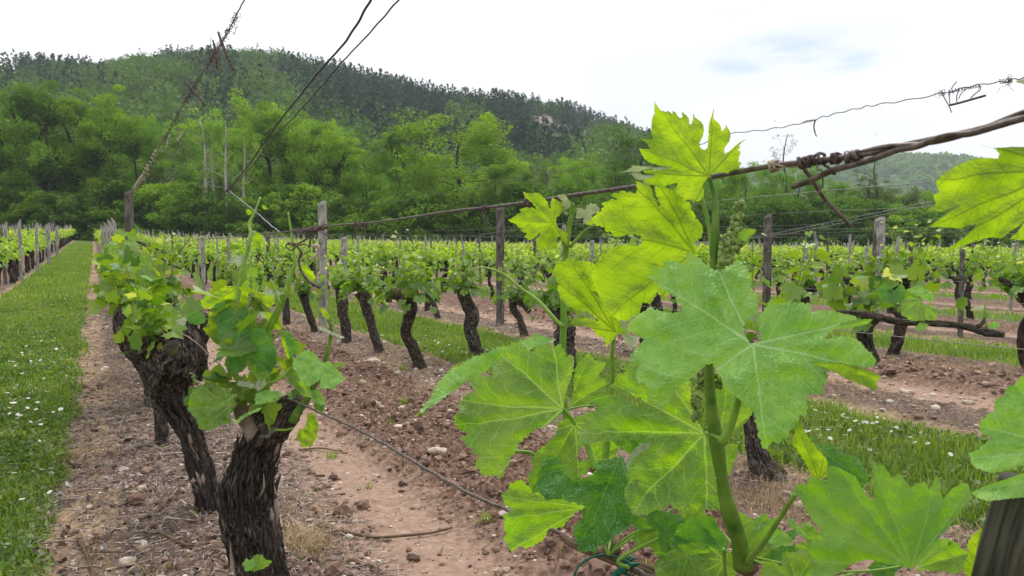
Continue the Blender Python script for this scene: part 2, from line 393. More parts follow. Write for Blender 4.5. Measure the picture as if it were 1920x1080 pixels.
# ---------------------------------------------------------------- terrain
ROW0, RSP = .45, 2.3
def camcoord(x, y):
    return x*math.cos(TH)-y*math.sin(TH), x*math.sin(TH)+y*math.cos(TH)
def softp(x, s=3.0): return np.logaddexp(0, x/s)*s
def ground_base(x, y):
    xc, zc = camcoord(x, y)
    zz = np.maximum(zc, 1.0)
    px = 960+FPX*xc/zz
    K = np.interp(px, [-400, 100, 200, 370, 600, 1000, 1400, 1900, 2600], [1.1, 1.0, .95, .72, .55, .36, .20, .05, 0])
    st = np.interp(px, [150, 320], [10, 17])
    zr = np.minimum(zz, 90)
    return .031*K*softp(zr-st, 3.0)*sstep(1, 6, zc)
def lane(x):                       # 0..1 across a pair of lanes: 0-.5 tilled, .5-1 grass
    return np.mod((x-ROW0)/(2*RSP), 1.0)
def grassy(x, y):                  # 1 in the grass lanes
    u = lane(x + .16*(fbm2(x*1.3, y*1.3, 3, 5)-.5) + .10*(fbm2(x*6, y*6, 2, 6)-.5))
    return sstep(.548, .575, u)*(1-sstep(.853, .876, u))
def ground_z(x, y, detail=True):
    x = np.asarray(x, float); y = np.asarray(y, float)
    z = ground_base(x, y)
    if not detail: return z
    xc, zc = camcoord(x, y)
    fade = 1-sstep(14, 30, np.hypot(x, y))
    u = lane(x + .12*(fbm2(x*1.1, y*1.1, 3, 9)-.5))
    till = sstep(.17, .23, u)*(1-sstep(.36, .42, u))
    tr1 = sstep(.045, .08, u)*(1-sstep(.16, .2, u)); 
    litter = np.maximum(1-sstep(.02, .10, u), np.maximum(sstep(.44, .48, u)*(1-sstep(.53, .57, u)), sstep(.87, .92, u)))
    n = fbm2(x*7, y*7, 4, 11); cl = np.abs(fbm2(x*13, y*13, 4, 21)-.5)*2; cl2 = np.abs(fbm2(x*31, y*31, 3, 31)-.5)*2
    fine = fbm2(x*55, y*55, 3, 51)
    d = (n-.5)*.03 + till*(.03 + (n-.4)*.06 + .05*cl + .045*cl2) + tr1*(-.012) + litter*(.02+(n-.5)*.04+.018*cl2) + (fine-.5)*(.006+.014*till+.008*litter)
    d = d + .010*cl2*sstep(.3, .8, vn2(x*3, y*3, 71))
    return z + d*fade

M = Mat('vineyard_soil')
g = M.n('NewGeometry'); sp = M.n('SeparateXYZ'); M.l(g.outputs['Position'], sp.inputs[0]); X = sp.outputs[0]
P = g.outputs['Position']
nA = M.noise(P, 1.3, 4); nB = M.noise(P, 6, 5); nC = M.noise(P, 28, 6, .65); nD = M.noise(P, 110, 4, .7)
u = M.math('ADD', M.math('DIVIDE', M.math('SUBTRACT', X, ROW0), 2*RSP), M.math('MULTIPLY', M.math('SUBTRACT', M.noise(P, 1.1, 4), .5), .03))
u = M.math('ADD', u, M.math('MULTIPLY', M.math('SUBTRACT', nB, .5), .022)); u = M.math('FRACT', M.math('ADD', u, 40.0))
soil = M.ramp(nC, [(.25, (.09, .054, .038)), (.45, (.19, .122, .088)), (.62, (.29, .20, .15)), (.8, (.42, .31, .245))])
clod = M.ramp(nC, [(.3, (.05, .03, .022)), (.48, (.135, .08, .058)), (.68, (.29, .19, .145))])
track = M.ramp(nC, [(.25, (.20, .125, .093)), (.5, (.29, .195, .148)), (.75, (.40, .285, .225))])
lit = M.ramp(M.math('ADD', M.math('MULTIPLY', nC, .6), M.math('MULTIPLY', nD, .4)), [(.34, (.032, .022, .018)), (.48, (.105, .072, .057)), (.60, (.22, .16, .128)), (.74, (.44, .37, .31))])
straw = M.ramp(nC, [(.3, (.17, .115, .07)), (.5, (.33, .235, .15)), (.75, (.48, .37, .25))])
grs = M.ramp(nC, [(.3, (.03, .055, .012)), (.5, (.08, .13, .025)), (.75, (.17, .20, .06))])
till = M.math('MULTIPLY', M.rng(u, .17, .22), M.rng(u, .37, .42, 1, 0))
trk = M.math('MULTIPLY', M.rng(u, .05, .09), M.rng(u, .15, .19, 1, 0))
c = M.mix(till, soil, clod); c = M.mix(trk, c, track)
l1 = M.math('MAXIMUM', M.rng(u, .03, .09, 1, 0), M.rng(u, .88, .92))
l1 = M.math('MAXIMUM', l1, M.math('MULTIPLY', M.rng(u, .43, .48), M.rng(u, .53, .56, 1, 0)))
c = M.mix(M.math('MULTIPLY', l1, M.rng(nB, .25, .6, .45, 1)), c, lit)
s1 = M.math('MULTIPLY', M.rng(u, .85, .87), M.rng(u, .905, .925, 1, 0))
s1 = M.math('MAXIMUM', s1, M.math('MULTIPLY', M.math('MULTIPLY', M.rng(u, .525, .54), M.rng(u, .555, .575, 1, 0)), .8))
c = M.mix(M.math('MULTIPLY', s1, M.rng(nB, .35, .6, .1, .9)), c, straw)
gm = M.math('MULTIPLY', M.rng(u, .55, .565), M.rng(u, .852, .872, 1, 0))
c = M.mix(gm, c, grs)
# scattered weeds and moss on the bare strips
wd = M.math('MULTIPLY', M.rng(M.noise(P, 3.1, 5, .6), .60, .70), .5); c = M.mix(wd, c, (.09, .12, .025))
# beyond the rows everything is meadow and wood floor
sx2 = M.n('VectorMath'); sx2.operation = 'DOT_PRODUCT'; M.l(P, sx2.inputs[0]); sx2.inputs[1].default_value = tuple(FH)
far = M.rng(sx2.outputs['Value'], 70, 76); c = M.mix(far, c, (.05, .085, .02))
h = M.math('ADD', M.math('MULTIPLY', nC, .6), M.math('MULTIPLY', nD, .4))
M.pr(c, .95, M.bump(h, .7, .02), .15); mSoil = M.m

def polar_ground():
    R = np.concatenate([np.geomspace(.35, 1.6, 40, endpoint=False), np.geomspace(1.6, 24, 560, endpoint=False), np.geomspace(24, 110, 90, endpoint=False), np.geomspace(110, 3000, 14)])
    az = np.concatenate([np.linspace(-math.pi, TH-.85, 26, endpoint=False), np.linspace(TH-.85, TH+.85, 780, endpoint=False), np.linspace(TH+.85, math.pi, 22, endpoint=False)])
    r, a = np.meshgrid(R, az, indexing='ij')
    x = r*np.sin(a); y = r*np.cos(a); z = ground_z(x, y)
    V = np.stack([x, y, z], -1).reshape(-1, 3); na = len(az)
    i = np.arange(len(R)-1)[:, None]; j = np.arange(na)[None]
    A = i*na+j; B = i*na+(j+1) % na
    F = np.stack([A, A+na, B+na, B], -1).reshape(-1, 4)
    cz = ground_z(np.array([0.]), np.array([0.]))[0]
    mb = MB(); mb.add(np.vstack([V, [[0, 0, cz]]]), F)
    k = np.arange(na); T = np.stack([k, (k+1) % na, np.full(na, len(V))], -1)
    mb.F.append(T); mb.U.append(np.zeros(T.shape+(2,))); mb.V.append(np.zeros((0, 3))); mb.M.append(0)
    return tag(mb.build('ground', mSoil), kind='structure')
polar_ground()

# ---------------------------------------------------------------- hills behind the trees
rng = np.random.default_rng(7)
RIDGE = np.array([(-900, 200), (-300, 130), (0, 112), (60, 110), (130, 116), (200, 119), (250, 112), (300, 103), (350, 101), (420, 98), (480, 99), (530, 104), (600, 120), (660, 130), (700, 144),
                  (760, 156), (830, 176), (900, 182), (950, 187), (1000, 192), (1060, 202), (1100, 213), (1150, 232), (1200, 250), (1260, 276), (1330, 315), (1420, 370), (1520, 440), (1700, 470), (2600, 475)], float)
def ridge_d(px): return np.interp(px, [-900, 200, 600, 1200, 1600, 2600], [330, 340, 380, 430, 380, 360])
def hill_h(px, Z):
    zr = ridge_d(px); top = np.maximum((465-np.interp(px, RIDGE[:, 0], RIDGE[:, 1]))/FPX*zr - 10, -3)
    t = np.clip((Z-100)/(zr-100), 0, 1.6)
    prof = np.where(t < 1, sstep(-.15, 1.05, t)*1.02-.02, 1-.5*(t-1)**1.5)
    return -2 + (top+2)*np.clip(prof, 0, 1) + 6*(fbm2(px/130, Z/45, 4, 3)-.5)*sstep(0, .4, t)*(1-sstep(.75, 1, t))*np.clip(top/60, 0, 1)
M = Mat('hill_ground'); g = M.n('NewGeometry'); n1_ = M.noise(g.outputs['Position'], .06, 6, .65); n2_ = M.noise(g.outputs['Position'], .5, 4)
c = M.ramp(n2_, [(.3, (.03, .055, .018)), (.7, (.08, .11, .04))]); M.pr(c, .95, None, .1); mHill = M.m
M = Mat('bare_rock'); g = M.n('NewGeometry'); mm_ = M.n('Mapping'); mm_.inputs['Scale'].default_value = (.5, .5, .12); M.l(g.outputs['Position'], mm_.inputs[0])
f = M.noise(mm_.outputs[0], 1, 7, .7); c = M.ramp(f, [(.3, (.12, .12, .10)), (.5, (.34, .30, .24)), (.7, (.52, .46, .38))]); M.pr(c, .9, M.bump(f, 1, .8), .1); mRock = M.m
ROCKS = [(1018, 236, 18, 20, .95), (1052, 246, 14, 9, .8), (1100, 248, 30, 12, .35), (285, 165, 7, 18, .6), (470, 130, 14, 5, .4), (292, 205, 8, 14, .5), (430, 190, 26, 8, .3), (20, 130, 14, 5, .4), (340, 190, 12, 7, .5), (505, 126, 9, 3, .3)]
def hillmesh(px0, px1, npx, Z, hf, name, mat):
    px = np.linspace(px0, px1, npx); a, b = np.meshgrid(px, Z, indexing='ij')
    h = hf(a, b); base = FH*b[..., None] + RV*((a-960)/FPX*b)[..., None]; base[..., 2] = h + CAMZ
    n = len(Z); i = np.arange(npx-1)[:, None]; j = np.arange(n-1)[None]; A = i*n+j
    F = np.stack([A, A+n, A+n+1, A+1], -1).reshape(-1, 4); mb = MB(); mb.add(base.reshape(-1, 3), F)
    return tag(mb.build(name, mat), kind='structure')
hillmesh(-900, 2600, 220, np.concatenate([np.linspace(98, 430, 90), np.linspace(440, 700, 12)]), lambda a, b: hill_h(a, b), 'hillside', mHill)
RIDGE2 = np.array([(900, 420), (1150, 400), (1300, 340), (1400, 318), (1500, 305), (1620, 298), (1700, 290), (1760, 293), (1850, 303), (1920, 308), (2100, 300), (2400, 330), (2700, 380)], float)
def hill2_h(px, Z):
    top = (465-np.interp(px, RIDGE2[:, 0], RIDGE2[:, 1]))/FPX*900-10
    t = np.clip((Z-430)/(900-430), 0, 1.5)
    return -3+(top+3)*np.where(t < 1, sstep(-.1, 1.05, t)*1.02-.02, 1-.4*(t-1)) + 14*(fbm2(px/90, Z/120, 3, 13)-.5)*sstep(0, .4, t)*(1-sstep(.8, 1, t))
hillmesh(900, 2700, 110, np.linspace(430, 1300, 60), hill2_h, 'distant_hill', mHill)

def leafquads(Cn, size, r, flat=0.0, rnd=None, upb=.35):
    """one rhombic leaf face per centre with random attitude; uv.x = colour value"""
    n = len(Cn); d = r.normal(size=(n, 3)); d /= np.linalg.norm(d, axis=1)[:, None]
    nn = r.normal(size=(n, 3)); nn[:, 2] = np.abs(nn[:, 2])+upb; b = np.cross(nn, d); b /= np.linalg.norm(b, axis=1)[:, None]+1e-9
    s = (np.asarray(size)*r.uniform(.6, 1.35, n))[:, None]
    V = np.stack([Cn-d*s*.5, Cn+b*s*.36, Cn+d*s*.5, Cn-b*s*.36], 1)
    F = np.arange(n*4).reshape(-1, 4)
    if rnd is None: rnd = r.uniform(0, 1, n)
    U = np.repeat(np.stack([np.clip(rnd, .01, .99), np.zeros(n)], -1)[:, None], 4, 1)
    return V.reshape(-1, 3), F, U
def rock_at(px, py):
    m_ = np.zeros_like(px)
    for (rx, ry, sx, sy, k) in ROCKS:
        dy_ = np.where(py > ry, (py-ry)/(sy+34), (py-ry)/(sy*.5)); m_ = np.maximum(m_, k*np.exp(-(((px-rx)/(sx*1.2+4))**2+dy_**2)**1.5))
    return m_
def hill_forest():
    n = 8200
    px = rng.uniform(-260, 1700, n); Z = np.sqrt(rng.uniform(104**2, 440**2, n)); zr = ridge_d(px)
    k = Z < zr*1.03; px, Z = px[k], Z[k]
    # a dense line of trees along the ridge
    pr = rng.uniform(-260, 1400, 900); px = np.concatenate([px, pr]); Z = np.concatenate([Z, ridge_d(pr)*rng.uniform(.96, 1.0, 900)])
    h = hill_h(px, Z)
    py = 465-h/Z*FPX
    rk = rock_at(px, py-8) > rng.uniform(.08, .25, len(px)); px, Z, h, py = px[~rk], Z[~rk], h[~rk], py[~rk]
    top = 465-np.interp(px, RIDGE[:, 0], RIDGE[:, 1])
    rel = (465-py)/np.maximum(top, 20)
    cn = fbm2(px/110, Z/70, 3, 40)
    rdg = rel > .93
    con = (cn-.10*rdg + .16*sstep(480, 700, px) - .25*sstep(980, 1120, px)*0 + .12*(rel-.6) + rng.normal(0, .05, len(px))) > .58
    lo = (rel < .42) ; con &= ~lo
    base = FH*Z[:, None] + RV*((px-960)/FPX*Z)[:, None]; base[:, 2] = h+CAMZ
    sz = rng.uniform(.75, 1.25, len(px))*(1-.42*sstep(.78, .95, rel))
    for name, sel, mat, lab in (('hill_woodland', ~con, mF_hill, ''), ('hill_conifers', con, mF_con, '')):
        b = base[sel]; s = sz[sel]; m = 100 if name == 'hill_woodland' else 84
        nb = len(b); q = rng.normal(size=(nb, m, 3)); q /= np.linalg.norm(q, axis=2)[..., None]
        rr = rng.uniform(.35, 1, (nb, m))**.6
        if name == 'hill_woodland':
            off = q*rr[..., None]*np.stack([3.6*s, 3.6*s, 4.6*s], -1)[:, None]; off[..., 2] += (4.6*s)[:, None]
            tone = np.clip(rng.normal(.5, .22, nb), 0, 1)[:, None]*.75+rng.uniform(0, .25, (nb, m)); size = .98
        else:
            zt = rng.uniform(0, 1, (nb, m))**1.2; rad = (1-zt)*2.6+.15
            an = rng.uniform(0, 2*np.pi, (nb, m)); H = (11*s)[:, None]
            off = np.stack([np.cos(an)*rad*s[:, None], np.sin(an)*rad*s[:, None], zt*H], -1)
            tone = np.clip(rng.normal(.45, .25, nb), 0, 1)[:, None]*.8+rng.uniform(0, .2, (nb, m)); size = .85
        Cn = (b[:, None]+off).reshape(-1, 3)
        V, F, U = leafquads(Cn, size*np.repeat(s, m), rng, rnd=tone.ravel())
        mb = MB(); mb.add(V, F, U); tag(mb.build(name, mat, smooth=False), kind='stuff')
    # far hill
    n = 2600; px = rng.uniform(1150, 2150, n); Z = rng.uniform(560, 915, n); h = hill2_h(px, Z)
    b = FH*Z[:, None]+RV*((px-960)/FPX*Z)[:, None]; b[:, 2] = h+CAMZ; m = 22
    q = rng.normal(size=(n, m, 3)); q /= np.linalg.norm(q, axis=2)[..., None]
    off = q*rng.uniform(.4, 1, (n, m, 1))*np.array([6.5, 6.5, 6.0]); off[..., 2] += 5
    tone = np.repeat(rng.uniform(0, .9, n), m)
    V, F, U = leafquads((b[:, None]+off).reshape(-1, 3), 5.0, rng, rnd=tone); mb = MB(); mb.add(V, F, U)
    tag(mb.build('distant_woodland', mF_hill, smooth=False), kind='stuff')
    # rock faces: lumpy slabs standing proud of the slope
    for k_, (rx, ry, sx, sy, kk) in enumerate(ROCKS):
        if kk < .6: continue
        Zs = np.linspace(110, ridge_d(rx), 300); pys = 465-hill_h(np.full(300, float(rx)), Zs)/Zs*FPX
        Zr = Zs[np.argmin(np.abs(pys-ry))]
        a, b_ = np.meshgrid(np.linspace(-1, 1, 26), np.linspace(-1, 1, 26), indexing='ij')
        w_ = sx/FPX*Zr; hh = sy/FPX*Zr; h0 = (465-ry)/FPX*Zr + CAMZ
        edge = 1-sstep(.55, 1.05, np.hypot(a, b_)+.35*(fbm2(a*2+k_*5, b_*2, 3, 8)-.5))
        c0 = FH*Zr+RV*((rx-960)/FPX*Zr)
        Pn = c0+RV*(a*w_)[..., None]+FH*((b_*hh*.75)-11*edge*1.0-3*(fbm2(a*5+k_, b_*5, 4, 4)-.5)+2)[..., None]
        Pn[..., 2] = h0+b_*hh
        i = np.arange(25)[:, None]; j = np.arange(25)[None]; A = i*26+j; F = np.stack([A, A+26, A+27, A+1], -1).reshape(-1, 4)
        mb = MB(); mb.add(Pn.reshape(-1, 3), F)
        tag(mb.build('rock_face', mRock), kind='structure')
hill_forest()

# ---------------------------------------------------------------- trees at the edge of the vineyard
def tree_mesh(seed, H, W, trunk_h=.25, nclump=70, leaf=.30, per=62, lean=0, kind='broad', crs=1.0):
    r = np.random.default_rng(seed); tb = MB(); cb = MB()
    tr = [(0, 0, 0)]; 
    for k in range(1, 6): tr.append((r.normal(0, .03*H*k/5)+lean*k/5, r.normal(0, .03*H*k/5), H*.86*k/5))
    tr = np.array(tr); rad = np.array([.022, .018, .015, .011, .007, .003])*H
    if kind == 'sparse': tr[:, :2] *= .6; rad = rad*.9
    add_tube(tb, tr, rad, 7, n=16)
    tips = []
    nl = 14 if kind != 'poplar' else 20
    for k in range(nl):
        t = r.uniform(trunk_h, .95)
        i = t*5; p0 = tr[int(i)]*(1-i % 1)+tr[min(int(i)+1, 5)]*(i % 1)
        an = k*2.4+r.uniform(-.5, .5)
        if kind == 'broad': reach = W*.5*math.sqrt(max(.05, 1-((t-.55)/.52)**2))*r.uniform(.7, 1.1); up = r.uniform(.15, .6)
        elif kind == 'poplar': reach = W*.5*math.sqrt(max(.05, 1-((t-.5)/.55)**2))*r.uniform(.7, 1.1); up = r.uniform(.9, 1.6)
        else: reach = W*.5*r.uniform(.5, 1.1)*(1.1-t*.6); up = r.uniform(.5, 1.2)
        d = np.array([math.cos(an), math.sin(an), up]); e = p0+d*reach*np.array([1, 1, .8])
        mdl = (p0+e)/2+r.normal(0, .04*W, 3)+np.array([0, 0, -.03*H])
        b0 = .008*H*(1.1-t)
        add_tube(tb, [p0, mdl, e], [b0, b0*.6, b0*.2], 5, n=7)
        for q in range(3):
            s_ = mdl*(1-(q+1)/3)+e*(q+1)/3 if q < 3 else e
            e2 = s_+r.normal(0, .09*W, 3)+np.array([0, 0, .03*H]); tips.append(e2); tips.append(s_)
            add_tube(tb, [s_, e2], [b0*.35, b0*.12], 4)
    tips = np.array(tips)
    if kind == 'bush': tips = np.stack([r.uniform(-W/2, W/2, 60), r.uniform(-W/2, W/2, 60), H*r.uniform(.05, .9, 60)], -1); tips[:, :2] *= (1-.5*(tips[:, 2:]/H)**2)
    ex = r.integers(0, len(tips), max(0, nclump-len(tips)))
    cl = np.vstack([tips, tips[ex]+r.normal(0, .06*W, (len(ex), 3))])[:max(nclump, len(tips))]
    if kind == 'sparse': cl = cl[r.uniform(size=len(cl)) < .6]
    nb = len(cl); cr_ = (.085 if kind != 'sparse' else .07)*W*r.uniform(.6, 1.35, nb)*crs
    q = r.normal(size=(nb, per, 3)); q /= np.linalg.norm(q, axis=2)[..., None]
    off = q*(r.uniform(.2, 1, (nb, per))**.5)[..., None]*cr_[:, None, None]*np.array([1.15, 1.15, .8])
    tone = np.clip(r.normal(.5, .2, nb), 0, 1)[:, None]*.6+r.uniform(0, .4, (nb, per))
    V, F, U = leafquads((cl[:, None]+off).reshape(-1, 3), leaf, r, rnd=tone.ravel()); cb.add(V, F, U)
    return tb.mesh('trunk', mTrunk), cb.mesh('crown', mF_tree, smooth=False)
TV = {}
TV['broad'] = [tree_mesh(10+k, 16, 11, .16, 130, .25, 116, crs=1.15) for k in range(4)]
TV['tall'] = [tree_mesh(30+k, 19, 8, .12, 150, .24, 112, kind='poplar', crs=1.3) for k in range(3)]
TV['sparse'] = [tree_mesh(50+k, 18, 8.0, .5, 70, .21, 50, kind='sparse') for k in range(3)]
TV['bare'] = [tree_mesh(60+k, 17, 8, .3, 90, .16, 9, kind='sparse', crs=.7) for k in range(2)]
TV['bush'] = [tree_mesh(70+k, 6, 7, .05, 80, .24, 100, kind='bush') for k in range(3)]
TV['conifer'] = [tree_mesh(80, 15, 5, .1, 90, .3, 60, kind='poplar')]
TH0 = {'broad': 16, 'tall': 19, 'sparse': 18, 'bare': 17, 'bush': 6, 'conifer': 15}
tmats = {'green': mF_tree, 'bright': mF_bright, 'dark': mF_dark, 'hill': mF_hill, 'grey': mF_grey}
def place_tree(kind, px, topy, Z, tone, label, name, cat, group, sx=1.0, pale=False, basedrop=.3, shift=None):
    r = place_tree.r; k = int(r.integers(len(TV[kind])))
    tm, cm = TV[kind][k]
    p = FH*Z+RV*((px-960)/FPX*Z); gz = float(ground_base(np.array(p[0]), np.array(p[1])))-basedrop
    Ht = CAMZ+(465-topy)/FPX*Z-gz
    s = Ht/(TH0[kind]*1.02)
    root = empty(name, (p[0], p[1], gz), float(r.uniform(0, 6.28)))
    ws = min(max(s, .55), 1.3)*sx
    root.scale = (ws, ws, s)
    t = bpy.data.objects.new('trunk', tm); COL.objects.link(t); t.parent = root
    c = bpy.data.objects.new('crown', cm); COL.objects.link(c); c.parent = root
    c.material_slots[0].link = 'OBJECT'; c.material_slots[0].material = tmats[tone]
    if pale: t.material_slots[0].link = 'OBJECT'; t.material_slots[0].material = mTrunkPale
    tag(root, label, cat, group); return root
place_tree.r = np.random.default_rng(3)
adj = {'green': 'mid green', 'bright': 'bright yellow-green', 'dark': 'dark green', 'grey': 'grey-green'}
FRONT = [('tall', -25, 150, 77, 'green', 1.2, 0, 'cut by the left picture edge'), ('tall', 72, 163, 78, 'green', 1.2, 0, 'between the left edge and the grass lane'), ('tall', 128, 172, 81, 'dark', 1.2, 0, 'close left of the grass lane'), ('tall', 240, 196, 80, 'green', 1.1, 0, 'above the thick dark post'), ('tall', 585, 205, 81, 'green', 1.2, 0, 'between the hanging wires and the grey post'), ('tall', 670, 250, 80, 'green', 1.2, 0, 'above the loose tendril ring'),
 # kind, px, top y, Z, tone, width factor, pale trunk, distinguishing words
 ('broad', -60, 140, 80, 'green', 1, 0, 'at the left edge of the picture'), ('tall', 30, 148, 79, 'dark', 1.25, 0, 'filling the far left of the tree line'), ('broad', 100, 190, 76, 'green', .8, 0, 'behind the left end of the grass lane'),
 ('tall', 165, 162, 80, 'bright', 1.1, 0, 'straight behind the grass lane'), ('tall', 215, 185, 77, 'bright', 1, 0, 'just right of the grass lane'), ('broad', 262, 208, 78, 'green', .75, 0, 'behind the dark post of the near row'),
 ('sparse', 318, 215, 79, 'grey', 1, 1, 'left of the group with pale trunks'), ('sparse', 388, 185, 73, 'bright', 1, 1, 'with pale forked trunks, left one'), ('sparse', 403, 205, 74, 'bright', .8, 1, 'with pale trunks, beside the forked one'), ('sparse', 428, 195, 73, 'green', .9, 1, 'with pale straight trunk, middle one'), ('sparse', 462, 222, 73, 'bright', .8, 1, 'with pale trunk, right one'),
 ('tall', 505, 158, 82, 'bright', 1, 0, 'tallest behind the hanging wires'), ('tall', 548, 195, 79, 'green', 1, 0, 'right of the hanging wires'), ('broad', 600, 215, 78, 'bright', .75, 0, 'above the grey post'), ('tall', 640, 238, 77, 'bright', 1.1, 0, 'just right of the grey post'),
 ('broad', 690, 262, 76, 'green', .8, 0, 'low and round, left of the big crown'), ('broad', 745, 285, 78, 'green', .7, 0, 'left shoulder of the big crown'), ('broad', 862, 204, 75, 'bright', 1.3, 0, 'with wide domed crown and visible limbs'),
 ('broad', 925, 285, 74, 'green', .75, 0, 'at the right foot of the domed tree'), ('broad', 985, 290, 78, 'green', .7, 0, 'left of the small leafy shoot'), ('sparse', 1030, 285, 80, 'grey', 1, 1, 'thin and whitish, mid picture'), ('broad', 1088, 272, 77, 'green', .85, 0, 'left of the near shoot'),
 ('broad', 1150, 285, 75, 'dark', .7, 0, 'close left of the topmost near leaf'), ('tall', 1212, 222, 82, 'dark', 1.2, 0, 'behind the topmost near leaf'), ('broad', 1285, 280, 78, 'green', .9, 0, 'hidden behind the near leaves'), ('broad', 1395, 292, 76, 'green', .8, 0, 'right of the topmost near leaf'),
 ('bare', 1468, 212, 84, 'grey', .8, 0, 'thin twiggy crown against the sky, left one'), ('broad', 1500, 300, 75, 'green', .85, 0, 'under the twiggy crown'), ('broad', 1565, 318, 77, 'green', .7, 0, 'behind the knotted wire'), ('bare', 1640, 248, 84, 'grey', .9, 0, 'thin twiggy crown against the sky, right one'),
 ('sparse', 1625, 300, 79, 'grey', 1.1, 0, 'loose grey-green, behind the wire end'), ('broad', 1690, 345, 76, 'grey', .75, 0, 'below the far hill'), ('broad', 1760, 345, 78, 'green', .8, 0, 'left of the large right hand leaf'), ('broad', 1835, 338, 76, 'green', .85, 0, 'behind the large right hand leaf'),
 ('broad', 1915, 330, 78, 'green', .85, 0, 'at the right edge of the picture'), ('broad', 1995, 320, 80, 'green', .9, 0, 'just past the right edge of the picture')]
for i_, (kd, px, ty, Z, tone, sx, pale, words) in enumerate(FRONT):
    sh = {'broad': 'broad leafy tree', 'tall': 'tall narrow leafy tree', 'sparse': 'slender open tree', 'bare': 'slender tree'}[kd]
    place_tree(kd, px, ty, Z, tone, (adj[tone]+' '+sh+' '+words), {'broad': 'broadleaf_tree', 'tall': 'tall_tree', 'sparse': 'slender_tree', 'bare': 'twiggy_tree'}[kd], 'tree', 'trees at the edge of the vineyard', sx, pale)
r_ = np.random.default_rng(11)
lab2 = None
NTH = lambda i: '%d%s' % (i, {1: 'st', 2: 'nd', 3: 'rd'}.get(i % 10 if i % 100 not in (11, 12, 13) else 0, 'th'))
for q_, px in enumerate(np.arange(-160, 2100, 58)):
    ty = np.interp(px, [-200, 100, 300, 520, 700, 900, 1100, 1250, 1500, 2100], [190, 200, 235, 225, 290, 300, 305, 290, 335, 350])+r_.uniform(-14, 22)
    kd_ = ['broad', 'tall', 'broad'][int(r_.integers(3))]; tn_ = ['green', 'bright', 'dark', 'green'][int(r_.integers(4))]
    place_tree(kd_, px+r_.uniform(-20, 20), ty, 90+r_.uniform(0, 14), tn_, '%s %s tree rising behind the front trees, %s from the left edge' % (adj[tn_], 'rounded' if kd_ == 'broad' else 'narrow', NTH(q_+1)), 'background_tree', 'tree', 'second row of trees behind the vineyard', .95)
for q_, px in enumerate(np.arange(-160, 2100, 40)):
    ty = np.interp(px, [0, 300, 600, 1000, 1500, 1920], [340, 350, 360, 355, 385, 400])+r_.uniform(-22, 22)
    place_tree('bush', px+r_.uniform(-12, 12), ty, 72+r_.uniform(0, 3), (tn_ := ['green', 'dark', 'dark', 'green', 'bright'][int(r_.integers(5))]), '%s thicket at the foot of the tree line, %s from the left edge' % (adj[tn_], NTH(q_+1)), 'thicket', 'bush', 'thickets along the foot of the trees', 1.15)
# the brown-leaved tree on the slope and a house showing between the trunks
o = place_tree('conifer', 748, 216, 92, 'dark', 'dark brownish narrow tree standing out against the wooded hill', 'brown_tree', 'tree', None, .8)
# ---------------------------------------------------------------- vine leaves and generic vines
def leaf_outline(n, r, lob=.12, teeth=.07):
    """vine leaf outline in leaf coordinates, tip along +x, petiole at the origin"""
    key = np.radians([0, 14, 27, 42, 56, 74, 90, 108, 128, 146, 162, 174])
    kr = np.array([1.0, .88, .66-lob*.35, .80, .92, .74, .60-lob*.15, .76, .66, .50, .52, .34])
    th = np.linspace(-math.radians(174), math.radians(174), n)
    kr = kr*(1+r.normal(0, .04, len(kr)))
    rad = np.interp(np.abs(th), key, kr)
    if n > 24: rad = rad*(1+teeth*(np.arange(n) % 2-.5)*2*r.uniform(.6, 1.3, n))
    return th, rad
def leaf_geo(n, r, rings=1):
    th, rad = leaf_outline(n, r)
    P = np.stack([rad*np.cos(th), rad*np.sin(th)], -1)
    T = np.linspace(0, 1, rings+1)[1:]
    Q = (P[None]*T[:, None, None]).reshape(-1, 2)
    Q = np.vstack([[0, 0], Q])
    tri = np.stack([np.zeros(n-1, int), 1+np.arange(n-1), 2+np.arange(n-1)], -1)
    quads = []
    for k in range(rings-1):
        a = 1+k*n+np.arange(n-1); quads.append(np.stack([a, a+n, a+n+1, a+1], -1))
    return Q, tri, (np.concatenate(quads) if quads else None)
def norm(v): return v/(np.linalg.norm(v, axis=-1, keepdims=True)+1e-9)
def add_leaves(mb, P, tipd, nrm, size, r, n=11, rings=1, tone=None, mi=0):
    """many leaves: P base points, tipd direction to the tip, nrm upper side"""
    m = len(P); tipd = norm(tipd); side = norm(np.cross(nrm, tipd)); nrm = np.cross(tipd, side)
    Q, tri, qd = leaf_geo(n, r, rings)
    x, y = Q[:, 0][None], Q[:, 1][None]
    fold = r.uniform(.05, .55, m)[:, None]; droop = r.uniform(.0, .5, m)[:, None]; tw = r.normal(0, .18, m)[:, None]
    cup = r.uniform(-.25, .15, m)[:, None]; wav = r.uniform(0, .09, m)[:, None]; ph = r.uniform(0, 6, m)[:, None]
    z = np.abs(y)*fold - droop*x*x*np.sign(x)*.5 + tw*y*x + cup*(x*x+y*y) + wav*np.sin(5*x+ph)*np.cos(6*y+ph)
    s = np.asarray(size)[:, None, None]
    V = P[:, None]+s*(tipd[:, None]*x[..., None]+side[:, None]*y[..., None]+nrm[:, None]*z[..., None])
    k = Q.shape[0]; offs = (np.arange(m)*k)[:, None, None]
    if tone is None: tone = r.uniform(0, .92, m)
    for F in (tri, qd):
        if F is None: continue
        FF = (F[None]+offs).reshape(-1, F.shape[1])
        U = np.repeat(np.stack([tone, np.zeros(m)], -1), len(F), 0)[:, None].repeat(F.shape[1], 1)
        if F is tri: mb.add(V.reshape(-1, 3), FF, U, mi)
        else:
            mb.F.append(FF+mb.n-m*k); mb.U.append(U); mb.V.append(np.zeros((0, 3))); mb.M.append(mi)
